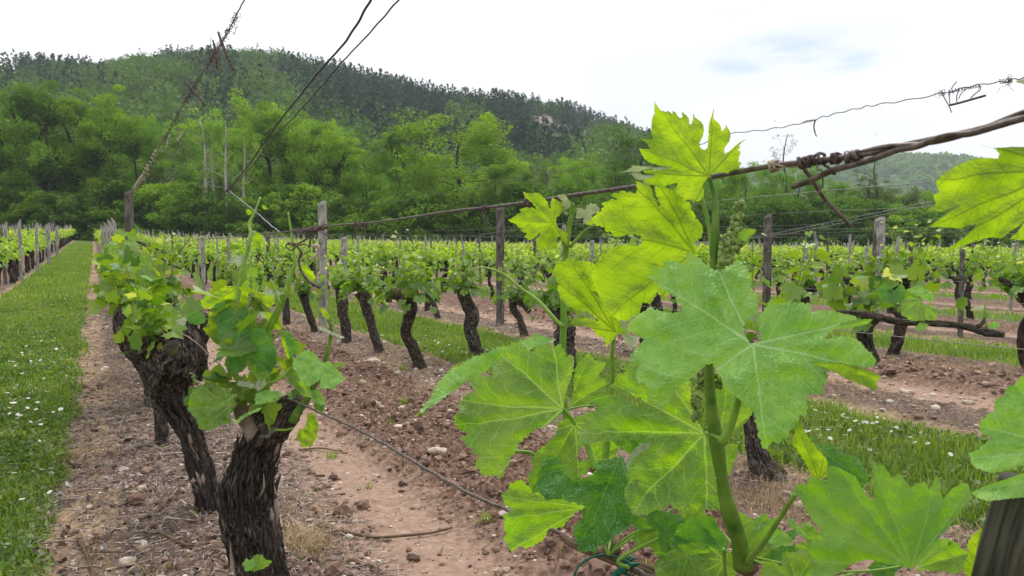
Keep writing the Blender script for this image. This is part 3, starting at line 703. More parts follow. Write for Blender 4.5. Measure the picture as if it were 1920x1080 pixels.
def shoots_and_leaves(r, head, ns, hgt, spread_y, spread_x, lf, n, rings, nl=9, far=False):
    """returns (shoot mesh builder, foliage mesh builder)"""
    sb, fb = MB(), MB(); P, T, Nn, S, TO = [], [], [], [], []
    for k in range(ns):
        y0 = r.uniform(-1, 1)*spread_y*.8; x0 = r.uniform(-1, 1)*spread_x*.35
        h = hgt*r.uniform(.45, 1.25)
        a = np.array([x0*.4, y0*.7, head+r.uniform(-.03, .03)]); e = a+np.array([r.normal(0, spread_x*.45), y0*.4+r.normal(0, .10), h])
        md = (a+e)/2+r.normal(0, .03, 3); pth = catmull([a, md, e], 10)
        if not far: add_tube(sb, pth, np.linspace(.0055, .002, 10), 5, cap=False)
        for q in range(nl):
            t = (q+.6)/nl; p = pth[min(9, int(t*9.99))]; an = q*2.6+r.uniform(-.7, .7)+k
            d = np.array([math.cos(an), math.sin(an), r.uniform(-.25, .45)]); pl = lf*r.uniform(.45, .9)
            b = p+d*pl
            if not far and q % 2 == 0: add_tube(sb, [p, b], [.0022, .0016], 3, cap=False)
            size = lf*(1.05-.75*t**2)*r.uniform(.65, 1.2)
            out = np.array([d[0], d[1], r.uniform(-.9, .25)])
            P.append(b); T.append(out); Nn.append(np.array([d[0]*.5, d[1]*.5, .0])+np.array([0, 0, 1])*r.uniform(.25, 1)+r.normal(0, .35, 3))
            S.append(size); TO.append(.97 if (t > .88 and r.uniform() < .6) else np.clip(.15+.55*t+r.normal(0, .17), 0, .9))
    for q in range(nl*2):             # low leaves hanging round the head
        an = r.uniform(0, 6.28); p = np.array([math.cos(an)*spread_x*.6, math.sin(an)*spread_y, head+r.uniform(-.10, .12)])
        P.append(p); T.append(np.array([math.cos(an), math.sin(an), -.9])); Nn.append(np.array([math.cos(an), math.sin(an), .7])+r.normal(0, .3, 3)); S.append(lf*r.uniform(.5, 1)); TO.append(r.uniform(0, .6))
    add_leaves(fb, np.array(P), np.array(T), np.array(Nn), np.array(S), r, n, rings, np.array(TO))
    return sb, fb
def gnarl(seed, amp=.22, f1=7, f2=26, knots=1.0):
    def d(u, v):
        c, s = np.cos(u*2*np.pi), np.sin(u*2*np.pi); o = np.zeros_like(u+v)
        tw = v*3.0
        big = vn3(c*1.3+5+o, s*1.3+5+o, v*f1+o, seed)-.5
        strand = np.abs(vn3(np.cos(u*6.283+tw)*4.5+9+o, np.sin(u*6.283+tw)*4.5+9+o, v*f1*.7+o, seed+3)-.5)*2
        fine = vn3(c*9+o+20, s*9+o+20, v*f2+o, seed+7)-.5
        return 1+knots*amp*1.5*big + amp*.55*(strand-.35) + amp*.7*fine
    return d
def vine_trunk(seed, H=.70, rad=.043, lean=(.08, .30), seg=20, rings=44, arms=3, boost=1.0):
    r = np.random.default_rng(seed); mb = MB()
    lx, ly = r.normal(0, lean[0]), r.uniform(-.26, .10)
    kx = r.normal(0, .016, 6); ky = r.normal(0, .022, 6); ts = [-.08, .25, .5, .7, .86, 1.0]
    P = [(lx*(1-t)+kx[i]*(0 < i < 5), ly*(1-t)+ky[i]*(0 < i < 5), H*t) for i, t in enumerate(ts)]
    rr = np.array([1.35, 1.0, .88, .95, 1.15, 1.35])*rad*boost
    add_tube(mb, P, rr, seg, gnarl(seed, .5, 9, 30), n=rings)
    for k in range(arms):
        s_ = 1 if k % 2 == 0 else -1
        e = np.array([r.normal(0, .05), s_*r.uniform(.10, .26), H+r.uniform(.0, .09)])
        add_tube(mb, [(0, 0, H*.9), e*.5+np.array([0, 0, H*.5-.01]), e], [rad*.95, rad*.62, rad*.6], seg-4, gnarl(seed+k+40, .35), n=10)
    return mb
VT = [vine_trunk(100+k).mesh('trunk', mBarkFar) for k in range(8)]
VF = []
for k in range(8):
    r = np.random.default_rng(200+k)
    sb, fb = shoots_and_leaves(r, .70, int(r.integers(6, 10)), r.uniform(.34, .46), .42, .32, .070, 29, 1, 12)
    VF.append((sb.mesh('shoot', mStem), fb.mesh('foliage', mF_vine, smooth=False)))
VFm = []
for k in range(6):
    r = np.random.default_rng(260+k)
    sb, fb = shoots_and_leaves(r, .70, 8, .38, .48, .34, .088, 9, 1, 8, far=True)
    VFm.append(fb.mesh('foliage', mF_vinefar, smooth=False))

# rows of vines: every vine stands at its own place along its row
VSP = 1.18
cand = []
for k in range(-9, 40):
    X = ROW0+k*RSP
    for j in range(0, 75):
        y = .35+j*VSP + (0.37*((k*7) % 5)/5)
        if k == 0 and y < 6.2: continue
        r = np.random.default_rng((k+20)*1000+j)
        xx = X+r.normal(0, .04); yy = y+r.normal(0, .08)
        p = np.array([xx, yy, .8]); px, py, z = pix(p)
        if z < 1.6 or z > 71 or px < -140 or px > 2060: continue
        if abs(k) > 0 and z > 9 and r.uniform() < .06: continue
        if k == 1 and z < 13.2: continue
        if k == 2 and (z < 5.2 or (px < 1080 and z < 11.8) or (px < 1700 and z < 7.5)): continue
        cand.append((z, k, j, xx, yy))
cand.sort()
ORD = {-5: 'sixth', -4: 'fifth', -3: 'fourth', -2: 'third', -1: 'second'}
LM = [(-40, 'left picture edge'), (110, 'grass lane'), (203, 'four bunched posts'), (241, 'thick dark post'), (330, 'dark slack wire'), (430, 'thin upper shoot'), (500, 'nearest leafy trunk'), (560, 'thick dark coil'), (604, 'tall pale grey post'), (680, 'loose tendril ring'), (765, 'tan stones'),
      (860, 'curling green tip'), (938, 'tall dark post'), (1005, 'star-shaped leaf'), (1058, 'slim upright shoot'), (1140, 'backlit leaves'), (1240, 'topmost leaf'), (1340, 'main shoot'), (1375, 'flower cluster'), (1440, 'dark tree-line post'), (1510, 'knotted tendril ball'), (1590, 'broken hanging cane'), (1650, 'thick square post'), (1735, 'upper right leaf'), (1805, 'short dark post'), (1880, 'pale right leaf'), (1960, 'right picture edge')]
ROWN = {0: 'near row', -1: 'first left row', -2: 'second left row', -3: 'third left row', 1: 'second row', 2: 'third row', 3: 'fourth row', 4: 'fifth row', 5: 'sixth row', 6: 'seventh row', 7: 'eighth row', 8: 'ninth row', 9: 'tenth row'}
def where(px, k, z):
    i = int(np.argmin([abs(px-a) for a, b in LM])); d = px-LM[i][0]
    s = 'in line with' if abs(d) < 12 else ('left of' if d < 0 else 'right of')
    s = s.replace('in line with', 'behind')
    return '%s, %s the %s' % (ROWN.get(k, 'far row'), s, LM[i][1])
rows_seen = {}
def row_words(k):
    if k == 0: return 'in the near row right of the grass lane'
    if k == -1: return 'in the row left of the grass lane'
    if k < -1: return 'in row %d left of the grass lane' % (-k)
    return 'in row %d right of the near row' % k
IND = 285
look = ['leaning gnarled', 'upright dark', 'thick crooked', 'slim bent', 'forked stumpy', 'twisted mossy', 'short bulky', 'slender leaning']
vrng = np.random.default_rng(5)
cnt = {}
for q, (z, k, j, x, y) in enumerate(cand[:IND]):
    r = np.random.default_rng(k*991+j+5000)
    gz = float(ground_z(np.array(x), np.array(y)))-.01
    root = empty('grapevine', (x, y, gz), 0 if r.uniform() < .8 else math.pi)
    s = r.uniform(.82, 1.12); fat = r.uniform(.8, 1.25)
    root.scale = (s, s, s*r.uniform(.94, 1.06))
    ti = int(r.integers(8)); near = z < 16
    t = bpy.data.objects.new('trunk', VT[ti]); COL.objects.link(t); t.parent = root; t.scale = (fat, fat, 1)
    if near:
        fi = int(r.integers(8))
        o = bpy.data.objects.new('foliage', VF[fi][1]); COL.objects.link(o); o.parent = root
        o = bpy.data.objects.new('shoot', VF[fi][0]); COL.objects.link(o); o.parent = root
    else:
        o = bpy.data.objects.new('foliage', VFm[int(r.integers(6))]); COL.objects.link(o); o.parent = root
    cnt[k] = cnt.get(k, 0)+1; c = cnt[k]
    lab = '%s vine in the %s' % (look[ti] if z < 26 else 'distant', where(pix(np.array([x, y, .8]))[0], k, z))
    tag(root, lab, 'grapevine', 'grapevines planted in rows')
# the rest of the vineyard, too many and too small to tell apart
def far_vines():
    fb, tb = MB(), MB(); r = np.random.default_rng(77)
    C_ = np.array([(x, y, float(ground_base(np.array(x), np.array(y)))) for (z, k, j, x, y) in cand[IND:]])
    n = len(C_); m = 60
    off = np.stack([r.normal(0, .17, (n, m)), r.uniform(-.6, .6, (n, m)), .60+.5*r.beta(1.6, 2.2, (n, m))], -1)
    P = (C_[:, None]+off).reshape(-1, 3)
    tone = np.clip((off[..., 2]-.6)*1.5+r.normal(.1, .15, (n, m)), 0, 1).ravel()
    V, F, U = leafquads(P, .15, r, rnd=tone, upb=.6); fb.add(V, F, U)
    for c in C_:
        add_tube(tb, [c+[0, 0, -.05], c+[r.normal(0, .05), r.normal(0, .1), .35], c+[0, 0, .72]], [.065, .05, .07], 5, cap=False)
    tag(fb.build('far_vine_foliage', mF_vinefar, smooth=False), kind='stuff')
    tag(tb.build('far_vine_trunks', mBarkFar), kind='stuff')
far_vines()

# ---------------------------------------------------------------- posts
def post_mesh(seed, h, w_, mat, split=False):
    r = np.random.default_rng(seed); mb = MB(); n = 22; zz = np.linspace(-.1, h, n); seg = 12
    th = np.linspace(0, 2*np.pi, seg, endpoint=False)+.3
    sq = 1/np.maximum(np.abs(np.cos(th)), np.abs(np.sin(th)))**.55     # rounded square section
    P = np.stack([r.normal(0, .0015, n)+.008*np.sin(zz*2+seed), .006*np.cos(zz*3+seed), zz], -1)
    def dd(u, v): return np.interp(u % 1, np.linspace(0, 1, seg+1), np.append(sq, sq[0]))*(1+.05*(vn2(u*8+v*0, v*9, seed)-.5)+.04*(vn2(u*20+v*0, v*2, seed+2)-.5))
    V, F, U = tube(P, w_/2, seg, dd)
    tp = V[-seg:]; tp[:, 2] += (tp[:, 0]-P[-1][0])*r.uniform(-.25, .25)
    mb.add(np.vstack([V[:-seg], tp]), F, U*[.4, 1])
    cpt = tp.mean(0)+[0, 0, .004]; k = np.arange(seg)
    mb.add(np.vstack([tp, cpt]), np.stack([k, (k+1) % seg, np.full(seg, seg)], -1))
    return mb.mesh('post', mat)
PM = [post_mesh(300+k, 1, 1, mPost if k % 3 else mPostD) for k in range(6)]
def post(x, y, top_z, w_, label, group='wooden posts along the rows', dark=None, name='wooden_post', tilt=(0, 0), pm=None):
    gz = float(ground_z(np.array(x), np.array(y)))
    o = bpy.data.objects.new(name, PM[pm if pm is not None else int(vrng.integers(6))]); COL.objects.link(o)
    o.location = (x, y, gz); h = top_z-gz if top_z > 3 or top_z < 0 else top_z-gz
    o.scale = (w_, w_, h); o.rotation_euler = (tilt[0], tilt[1], float(vrng.uniform(-.4, .4)))
    if dark is not None: o.material_slots[0].link = 'OBJECT'; o.material_slots[0].material = mPostD if dark else mPost
    return tag(o, label, 'post', group)
def post_px(px, base_or_Z, topy, wpx, label, dark=False, lat=None, pm=1):
    if lat is not None: P = atl(px, topy, lat); z = pix(P)[2]
    else: z = base_or_Z; P = at(px, topy, z)
    post(P[0], P[1], P[2], wpx/FPX*z, label, dark=dark, pm=pm); return z
post_px(604, 0, 380, 14, 'tall pale grey split post in the second row, behind the knotted wire', lat=2.8)
post_px(938, 0, 390, 13, 'tall dark post in the third row, left of the small near leaf', dark=True, lat=5.05)
post_px(241, 9.0, 360, 15, 'thick dark post rising from the near row left of the hanging wires', dark=True)
post_px(1440, 12.4, 405, 13, 'dark post against the trees, right of the flower cluster', dark=True)
post_px(1650, 11.6, 410, 16, 'thick pale square post against the trees on the right')
for px, ty, wp, z, nm in ((192, 424, 6, 24, 'first'), (198, 420, 7, 21, 'second'), (206, 417, 8, 18.5, 'third'), (213, 414, 9, 16.5, 'fourth')):
    post_px(px, z, ty, wp, '%s of four pale posts bunched together at the head of the near row' % nm, pm=2)
for px, ty, wp, z, lab, dk in ((645, 446, 10, 15, 'short pale post just right of the tall grey one', 0), (502, 442, 7, 15, 'dark stake left of the tall grey post', 1), (1110, 452, 8, 15.5, 'slim stake between the two near shoots', 0), (1190, 455, 6, 17, 'slim pale stake left of the near flower cluster', 0),
                             (1805, 470, 9, 9.5, 'dark post in the third row under the right hand leaf', 1), (1512, 458, 7, 15.5, 'slim pale post between the two tall right posts', 0), (1625, 464, 7, 17, 'short pale stake left of the thick square post', 0), (380, 443, 8, 14, 'pale stake under the slack wire', 0), (428, 446, 7, 16, 'slim stake behind the thin upper shoot', 0)):
    post_px(px, z, ty, wp, lab, dark=bool(dk), pm=1)
for px, ty, wp, z, lab, dk in ((36, 414, 6, 19, 'grey stake standing out at the left edge beside the grass lane', 0), (68, 420, 5, 22, 'grey stake, next along from the left edge one', 0), (10, 418, 6, 24, 'thin pale stake at the very left edge', 0), (90, 420, 6, 27, 'pale stake half way along the left row', 0), (106, 424, 5, 32, 'small stake toward the far end of the left row', 0)):
    post_px(px, z, ty, wp, lab, dark=bool(dk), pm=4)
pc = []
for k in range(-9, 40):
    X = ROW0+k*RSP; step = 4.2 if k > 0 else 3.6
    for j in range(0, 26):
        y = 3.0+j*step+1.3*((k*3) % 4)/4
        if (k == 0 and y < 44) or (k in (1, 2) and y < 13): continue
        px, py, z = pix(np.array([X, y, 1.3]))
        if z < 6 or z > 71 or px < -60 or px > 1980: continue
        pc.append((z, k, j, X, y))
pc.sort()
pcnt = {}
for q, (z, k, j, X, y) in enumerate(pc[:270]):
    r = np.random.default_rng(k*77+j+900); tone = r.uniform() < .35
    gz = float(ground_base(np.array(X), np.array(y))); h = r.uniform(1.15, 1.5)+(.1 if k < 0 else 0)
    pcnt[k] = pcnt.get(k, 0)+1; c = pcnt[k]
    lab = '%s %s stake, %s' % ('distant' if z > 30 else 'slim', 'dark' if tone else 'pale', where(pix(np.array([X, y, 1.2]))[0], k, z))
    post(X+r.normal(0, .03), y, gz+h, r.uniform(.045, .075), lab, 'stakes along the rows', tone, 'vineyard_stake', (r.normal(0, .025), r.normal(0, .025)))
sb = MB(); r = np.random.default_rng(90)
for (z, k, j, X, y) in pc[270:]:
    gz = float(ground_base(np.array(X), np.array(y))); add_tube(sb, [(X, y, gz), (X+r.normal(0, .02), y, gz+r.uniform(1.15, 1.45))], .033, 5)
r2 = np.random.default_rng(91)
for (z, k, j, x, y) in cand[IND::2]:
    if z > 33 and r2.uniform() < .75: gz = float(ground_base(np.array(x), np.array(y))); add_tube(sb, [(x, y, gz), (x+r2.normal(0, .02), y, gz+r2.uniform(1.1, 1.38))], .026, 4)
tag(sb.build('far_stakes', mPost), kind='stuff')

# ---------------------------------------------------------------- row wires
def wire_thing(P, r0, mat, name, label, group=None, n=None, seg=6, wob=0):
    mb = MB(); P = catmull(P, n or max(8, len(P)*8))
    if wob:
        t = np.arange(len(P))*.9; P = P+np.stack([np.sin(t*1.3)*wob, np.cos(t*.7)*wob, np.sin(t+1)*wob], -1)
    add_tube(mb, P, r0, seg); return tag(mb.build(name, mat), label, 'wire', group)
def row_wire(k, h, y0, y1, label, rad=.0022, sag=.03):
    X = ROW0+k*RSP; ys = np.arange(y0, y1, 1.1); g_ = ground_base(np.full(len(ys), X), ys)
    z = g_+h-sag*np.abs(np.sin(ys*math.pi/4.4))
    return wire_thing(np.stack([np.full(len(ys), X+.03), ys, z], -1), rad, mWireG, 'trellis_wire', label, 'wires strung along the rows', len(ys)*2, 4)
for k in range(-4, 0):
    for h, wd in ((.78, 'low'), (1.30, 'top')): row_wire(k, h, 4, 62, '%s thin grey wire strung along the %s' % (wd, {-4: 'fourth left row'}.get(k) or ROWN[k]))
for k in range(1, 9):
    for h, wd in ((.80, 'low'), (1.42, 'top')):
        if k in (1,) and wd == 'top': continue
        row_wire(k, h, max(-2, k*2.3*.42-1.5), 58 if k < 6 else 50, '%s thin grey wire strung along the %s' % (wd, ROWN[k]), .0013 if k < 4 else .0018)
from mathutils.geometry import delaunay_2d_cdt
# ---------------------------------------------------------------- the near vines, shaped leaf by leaf
ZM = {1: (1160, 180, 4.909), 2: (1030, 330, 3.274), 3: (1160, 460, 2.7), 4: (1400, 540, 3.377), 5: (780, 620, 3.856), 6: (1060, 660, 3.374), 7: (920, 820, 4.153),
      8: (1180, 820, 4.153), 9: (1480, 840, 4.364), 10: (1720, 140, 3.175), 11: (1780, 680, 3.857), 12: (940, 340, 6.75), 13: (340, 520, 3.6), 14: (480, 560, 3.6), 15: (360, 380, 4.5), 16: (180, 440, 4.154), 0: (0, 0, 1)}
def zp(z, pts):
    ox, oy, s = ZM[z]; p = np.array(pts, float).reshape(-1, 2); return p/s+np.array([ox, oy])
def near_leaf(parent, mat, z, p0, out, Z0, tilt=(0, 0), veins=None, curl=.0, crink=.006, under=False, seed=0, serr=.8, name='leaf', label=None, fold=0, jit=1.0):
    serr = serr*1.35+.15
    """one leaf built in space: its rim is a closed line, every point has its own distance; Z0 in metres, tilt = change of
    distance per leaf radius across and up the blade"""
    r = np.random.default_rng(seed+int(abs(p0[0])*7+abs(p0[1])))
    p0 = zp(z, [p0])[0]; O = zp(z, out) if not isinstance(out, np.ndarray) else out
    # refine the rim, add small saw teeth
    rim = []; step = 3.0
    for a, b in zip(O, np.roll(O, -1, 0)):
        n = max(1, int(np.hypot(*(b-a))/step))
        for k in range(n): rim.append(a+(b-a)*k/n)
    rim = np.array(rim); S = np.percentile(np.hypot(*(rim-p0).T), 92)
    nn = np.roll(rim, -1, 0)-np.roll(rim, 1, 0); nn = np.stack([nn[:, 1], -nn[:, 0]], -1)/(np.hypot(*nn.T)[:, None]+1e-6)
    k = np.arange(len(rim)); tf = (k*step/13.0+.6*fbm2(k*.05, k*0+seed, 2, 3)*4) % 1; sg = 1 if .5*np.sum(rim[:, 0]*np.roll(rim[:, 1], -1)-np.roll(rim[:, 0], -1)*rim[:, 1]) > 0 else -1
    tooth = np.where(tf < .7, tf/.7, (1-tf)/.3)*min(2.6, S*.016)*(serr > .6)*sg*(.4+1.2*fbm2(k*.07, k*0+seed+9, 2, 8))
    rim = rim+nn*tooth[:, None]+nn*(serr*np.sin(k*2.3+r.uniform(0, 6))*(.4+fbm2(k*.15, k*0+seed, 2, 5))+serr*1.2*(fbm2(k*.33, k*0+seed+3, 2, 7)-.5)*2)[:, None]
    if veins is None:
        ang = np.arctan2(*(rim-p0).T[::-1]); rad = np.hypot(*(rim-p0).T)
        veins = []; idx = np.argsort(-rad)
        for i in idx:
            if all(abs((ang[i]-v+math.pi) % (2*math.pi)-math.pi) > .6 for v in veins): veins.append(ang[i])
            if len(veins) == 5: break
    else: veins = [math.atan2(*(q-p0)[::-1]) for q in zp(z, veins)]
    g = max(3.0, S/42); gx, gy = np.meshgrid(np.arange(rim[:, 0].min(), rim[:, 0].max(), g), np.arange(rim[:, 1].min(), rim[:, 1].max(), g*.87), indexing='ij')
    gx = gx+(np.arange(gx.shape[1]) % 2)[None]*g*.5; G = np.stack([gx.ravel(), gy.ravel()], -1); G = G+r.normal(0, g*.08, G.shape)
    a_, b_ = rim, np.roll(rim, -1, 0)
    cr_ = ((a_[None, :, 1] > G[:, None, 1]) != (b_[None, :, 1] > G[:, None, 1])) & (G[:, None, 0] < (b_-a_)[None, :, 0]*(G[:, None, 1]-a_[None, :, 1])/((b_-a_)[None, :, 1]+1e-12)+a_[None, :, 0])
    G = G[cr_.sum(1) % 2 == 1]
    if len(G): G = G[((G[:, None]-rim[None])**2).sum(-1).min(1) > (.5*g)**2]
    m = len(rim); pts = np.vstack([rim, G])
    cv, ce, cf, ov, oe, of = delaunay_2d_cdt([Vector(p) for p in pts], [], [list(range(m))], 1, 1e-4)
    Q = np.array([v[:] for v in cv]); F = np.array([f for f in cf if len(f) == 3])
    D = (Q-p0)/S; dx, dy = D[:, 0], D[:, 1]; rr = np.hypot(dx, dy)
    va = np.array(veins); cd = D[F].mean(1); dif = (np.arctan2(cd[:, 1], cd[:, 0])[:, None]-va+math.pi) % (2*math.pi)-math.pi
    ni = va[np.abs(dif).argmin(-1)][:, None]; fx, fy = D[F][..., 0], D[F][..., 1]
    U = np.stack([fx*np.cos(ni)+fy*np.sin(ni), -fx*np.sin(ni)+fy*np.cos(ni)], -1)
    dv = np.abs((np.arctan2(dy, dx)[:, None]-va+math.pi) % (2*math.pi)-math.pi).min(1); v = rr*np.sin(np.minimum(dv, 1.5))
    ph = r.uniform(0, 20); blister = fbm2(dx*7+ph, dy*7, 3, 3)-.5
    wave = (fbm2(dx*1.6+ph, dy*1.6+ph, 2, 9)-.5)*.22*jit+.03*np.sin(np.arctan2(dy, dx)*9+ph)*sstep(.5, 1, rr)
    quilt = .045*(1-np.exp(-(v/.08)**2))*(1 if not under else -1)
    dep = tilt[0]*dx+tilt[1]*dy + curl*rr**2 + wave*rr**1.2 - quilt*np.minimum(rr*3, 1) + blister*crink*11*np.minimum(rr*3, 1)
    size = S/FPX*Z0                    # leaf radius in metres
    P = at(Q[:, 0], Q[:, 1], Z0+dep*size)
    e1_, e2_ = Q[F[:, 1]]-Q[F[:, 0]], Q[F[:, 2]]-Q[F[:, 0]]
    ar = (e1_[:, 0]*e2_[:, 1]-e1_[:, 1]*e2_[:, 0])     # >0 : clockwise on screen (y down), so facing away
    bad = (ar > 0) != under
    F[bad] = F[bad][:, ::-1]; U[bad] = U[bad][:, ::-1]
    mb = MB(); mb.add(P, F, U)
    o = mb.build(name, mat, parent)
    pl = o.data.uv_layers.new(name='plane')
    pc_ = D+[ph, ph*.7]
    li = np.zeros(len(o.data.loops), np.int32); o.data.loops.foreach_get('vertex_index', li)
    pl.data.foreach_set('uv', pc_[li].astype(np.float32).ravel())
    if label: o['label'] = label
    return o
def stem(parent, name, pts, Z, w_px, mat=None, n=24, seg=10, lat=None, bumpy=.05, label=None):
    p = np.array(pts, float); Z = np.interp(np.linspace(0, 1, len(p)), np.linspace(0, 1, len(np.atleast_1d(Z))), np.atleast_1d(Z))
    P = at(p[:, 0], p[:, 1], Z); wv = np.interp(np.linspace(0, 1, len(p)), np.linspace(0, 1, len(np.atleast_1d(w_px))), np.atleast_1d(w_px))
    rr = wv/2/FPX*Z; mb = MB()
    add_tube(mb, P, rr, seg, lambda u, v: 1+bumpy*(vn2(u*5+v*0, v*60, 4)-.5)*2, n=n)
    o = mb.build(name, mat or mStem, parent)
    if label: o['label'] = label
    return o
def berries(parent, pts, Z, r0, n, seed, name='flower_cluster', length_w=(1, .5)):
    r = np.random.default_rng(seed); p = np.array(pts, float); P = catmull(at(p[:, 0], p[:, 1], np.full(len(p), Z)), 20); mb = MB()
    add_tube(mb, P, r0*.35, 6)
    ico = []
    for a in range(5):
        for b in range(8): ico.append((math.sin((a+.0)/4*math.pi)*math.cos(b/8*6.283), math.sin(a/4*math.pi)*math.sin(b/8*6.283), math.cos(a/4*math.pi)))
    ico = np.array(ico); Fq = np.array([[a*8+b, (a+1)*8+b, (a+1)*8+(b+1) % 8, a*8+(b+1) % 8] for a in range(4) for b in range(8)])
    for k in range(n):
        t = r.uniform(0, 1); c = P[min(19, int(t*19.9))]; w_ = r0*2.6*np.interp(t, [0, 1], length_w)
        d = r.normal(size=3); d /= np.linalg.norm(d); c = c+d*w_*r.uniform(.5, 1.1); s = r0*r.uniform(.6, 1.15)
        mb.add(c+ico*s, Fq)
    return mb.build(name, mBud, parent)

# --- the foremost vine: trunk below the picture, cane, shoots, leaves
fb_ = atl(np.array(1500.), np.array(1300.)); fz = .0
V0 = empty('grapevine', (.47, .42, float(ground_z(np.array(.47), np.array(.42)))))
tag(V0, 'foremost vine, its big bright lobed leaves filling the right half of the picture', 'grapevine', 'grapevines planted in rows')
mb = MB(); hb = at(1480, 1215, .60)
add_tube(mb, [(.50, .36, -.08), (.47, .40, .25), (.49, .41, .48), tuple(hb)], [.06, .05, .05, .06], 28, gnarl(5, .3), n=40); mb.build('trunk', mBark, V0)
mb = MB(); cp = zp(0, [(1050, 1003), (1072, 1018), (1120, 1035), (1180, 1058), (1240, 1082), (1330, 1120), (1420, 1170), (1480, 1215)])
add_tube(mb, at(cp[:, 0], cp[:, 1], np.array([.83, .82, .79, .76, .73, .68, .63, .60])), np.array([3, 9, 12, 13, 14, 14, 15, 18])/FPX*.76, 18, gnarl(9, .12, 20, 60), n=60); mb.build('cane', mCane, V0)
mb = MB()
for (cx, cy, rad, Z) in ((1400, 1062, 19, .70), (1390, 1048, 12, .69), (1146, 1030, 15, .775), (1150, 1022, 9, .77)):
    add_tube(mb, at(np.array([cx-rad, cx, cx+rad]), np.array([cy+4., cy, cy-3]), np.array([Z, Z-.003, Z])), np.array([.4, 1, .5])*rad/FPX*Z, 12, gnarl(int(cx), .5, 30, 90), n=12)
mb.build('cane_node', mCane, V0)
mb = MB()
cc = at(1182, 1062, .757)
ax = norm(at(1240, 1082, .73)-at(1120, 1035, .79)); e1 = norm(np.cross(ax, [0, 0, 1])); e2 = np.cross(ax, e1)
for kk in range(3):
    t = np.linspace(0, 2*np.pi, 20); add_tube(mb, cc+ax*(.004*kk-.006)+(e1*np.cos(t)[:, None]+e2*np.sin(t)[:, None])*.0088, .0009, 5)
tw = np.array([(1192, 1062), (1170, 1050), (1140, 1040), (1115, 1043), (1092, 1055), (1078, 1075), (1075, 1095)], float); add_tube(mb, at(tw[:, 0], tw[:, 1], .75), .0011, 5, n=24)
tw = np.array([(1180, 1062), (1165, 1068), (1150, 1082), (1135, 1095)], float); add_tube(mb, at(tw[:, 0], tw[:, 1], .745), [.003, .004, .003, .002], 6, n=14)
tw = np.array([(1180, 1060), (1198, 1058), (1212, 1060)], float); add_tube(mb, at(tw[:, 0], tw[:, 1], .748), [.003, .002, .001], 6, n=10)
tag(mb.build('twine_tie', mTwine), 'green twine tied in a bow round the near cane', 'twine')

S1 = stem(V0, 'shoot', [(1394, 1062), (1385, 1010), (1368, 962), (1353, 895), (1344, 830), (1334, 760), (1329, 690), (1330, 600), (1338, 500), (1341, 430), (1340, 370), (1329, 331)], [.69, .66, .645, .64, .635, .63, .63], [38, 29, 32, 22, 29, 21, 19, 17, 14, 15, 10, 7], mStemD, 50, 14, label='thick main shoot of the near vine')
PET = [([(1352, 830), (1368, 805), (1380, 770), (1387, 740), (1400, 690), (1412, 646)], [.63, .62, .60], [17, 13, 10]), ([(1335, 480), (1330, 430), (1318, 380), (1306, 350)], [.635, .64], [9, 7]),
       ([(1400, 1055), (1430, 1020), (1462, 972), (1490, 927)], [.68, .60, .54], [13, 10, 9]), ([(1350, 823), (1335, 815), (1321, 812)], [.63, .65], [8, 6]), ([(1180, 1065), (1160, 1050), (1235, 1010), (1290, 1000)], [.74, .73], [7, 6]),
       ([(1150, 1030), (1190, 1000), (1232, 990)], [.76, .74], [8, 8]), ([(1360, 1080), (1358, 1050), (1357, 1030)], [.7, .68], [7, 7])]
for q, Z, w_ in PET: stem(S1, 'petiole', q, Z, w_, mStem, 16, 8)
S2 = stem(V0, 'shoot', [(1150, 1032), (1140, 980), (1134, 900), (1138, 830), (1144, 760), (1148, 700), (1148, 660), (1153, 622)], [.775, .79, .78, .755], [15, 14, 13, 10, 8, 6], mStem, 40, 12, label='slim middle shoot of the near vine')
S3 = stem(V0, 'shoot', [(1110, 1020), (1085, 900), (1064, 800), (1055, 700), (1056, 620), (1057, 560), (1059, 500), (1062, 460), (1068, 420), (1073, 395), (1074, 382)], [.82, .86, .85, .83, .82], [15, 14, 13, 12, 12, 9, 6], mStem, 50, 12, label='upright left shoot of the near vine')
for q, Z, w_ in (([(1069, 463), (1085, 445), (1100, 430), (1112, 423)], [.83, .80], [7, 4]), ([(1062, 462), (1055, 450), (1045, 430), (1038, 418)], [.83, .82], [8, 6]), ([(1074, 382), (1066, 378), (1054, 382)], [.82, .82], [5, 3]), ([(1056, 612), (1040, 598), (1010, 565), (975, 540), (945, 515), (915, 503), (890, 503), (876, 512)], [.84, .86, .84], [8, 8, 6, 5, 4, 2]),
                 ([(1054, 766), (1068, 780), (1078, 795)], [.79, .80], [8, 8]), ([(960, 846), (990, 848), (1003, 855)], [.83, .83], [7, 7]), ([(1100, 830), (1110, 860), (1117, 880)], [.8, .79], [12, 12]), ([(1165, 855), (1130, 880), (1115, 886)], [.74, .76], [5, 4]), ([(1062, 768), (1090, 762), (1110, 760)], [.8, .81], [4, 3])):
    stem(S3, 'petiole', q, Z, w_, mStem, 18, 8)
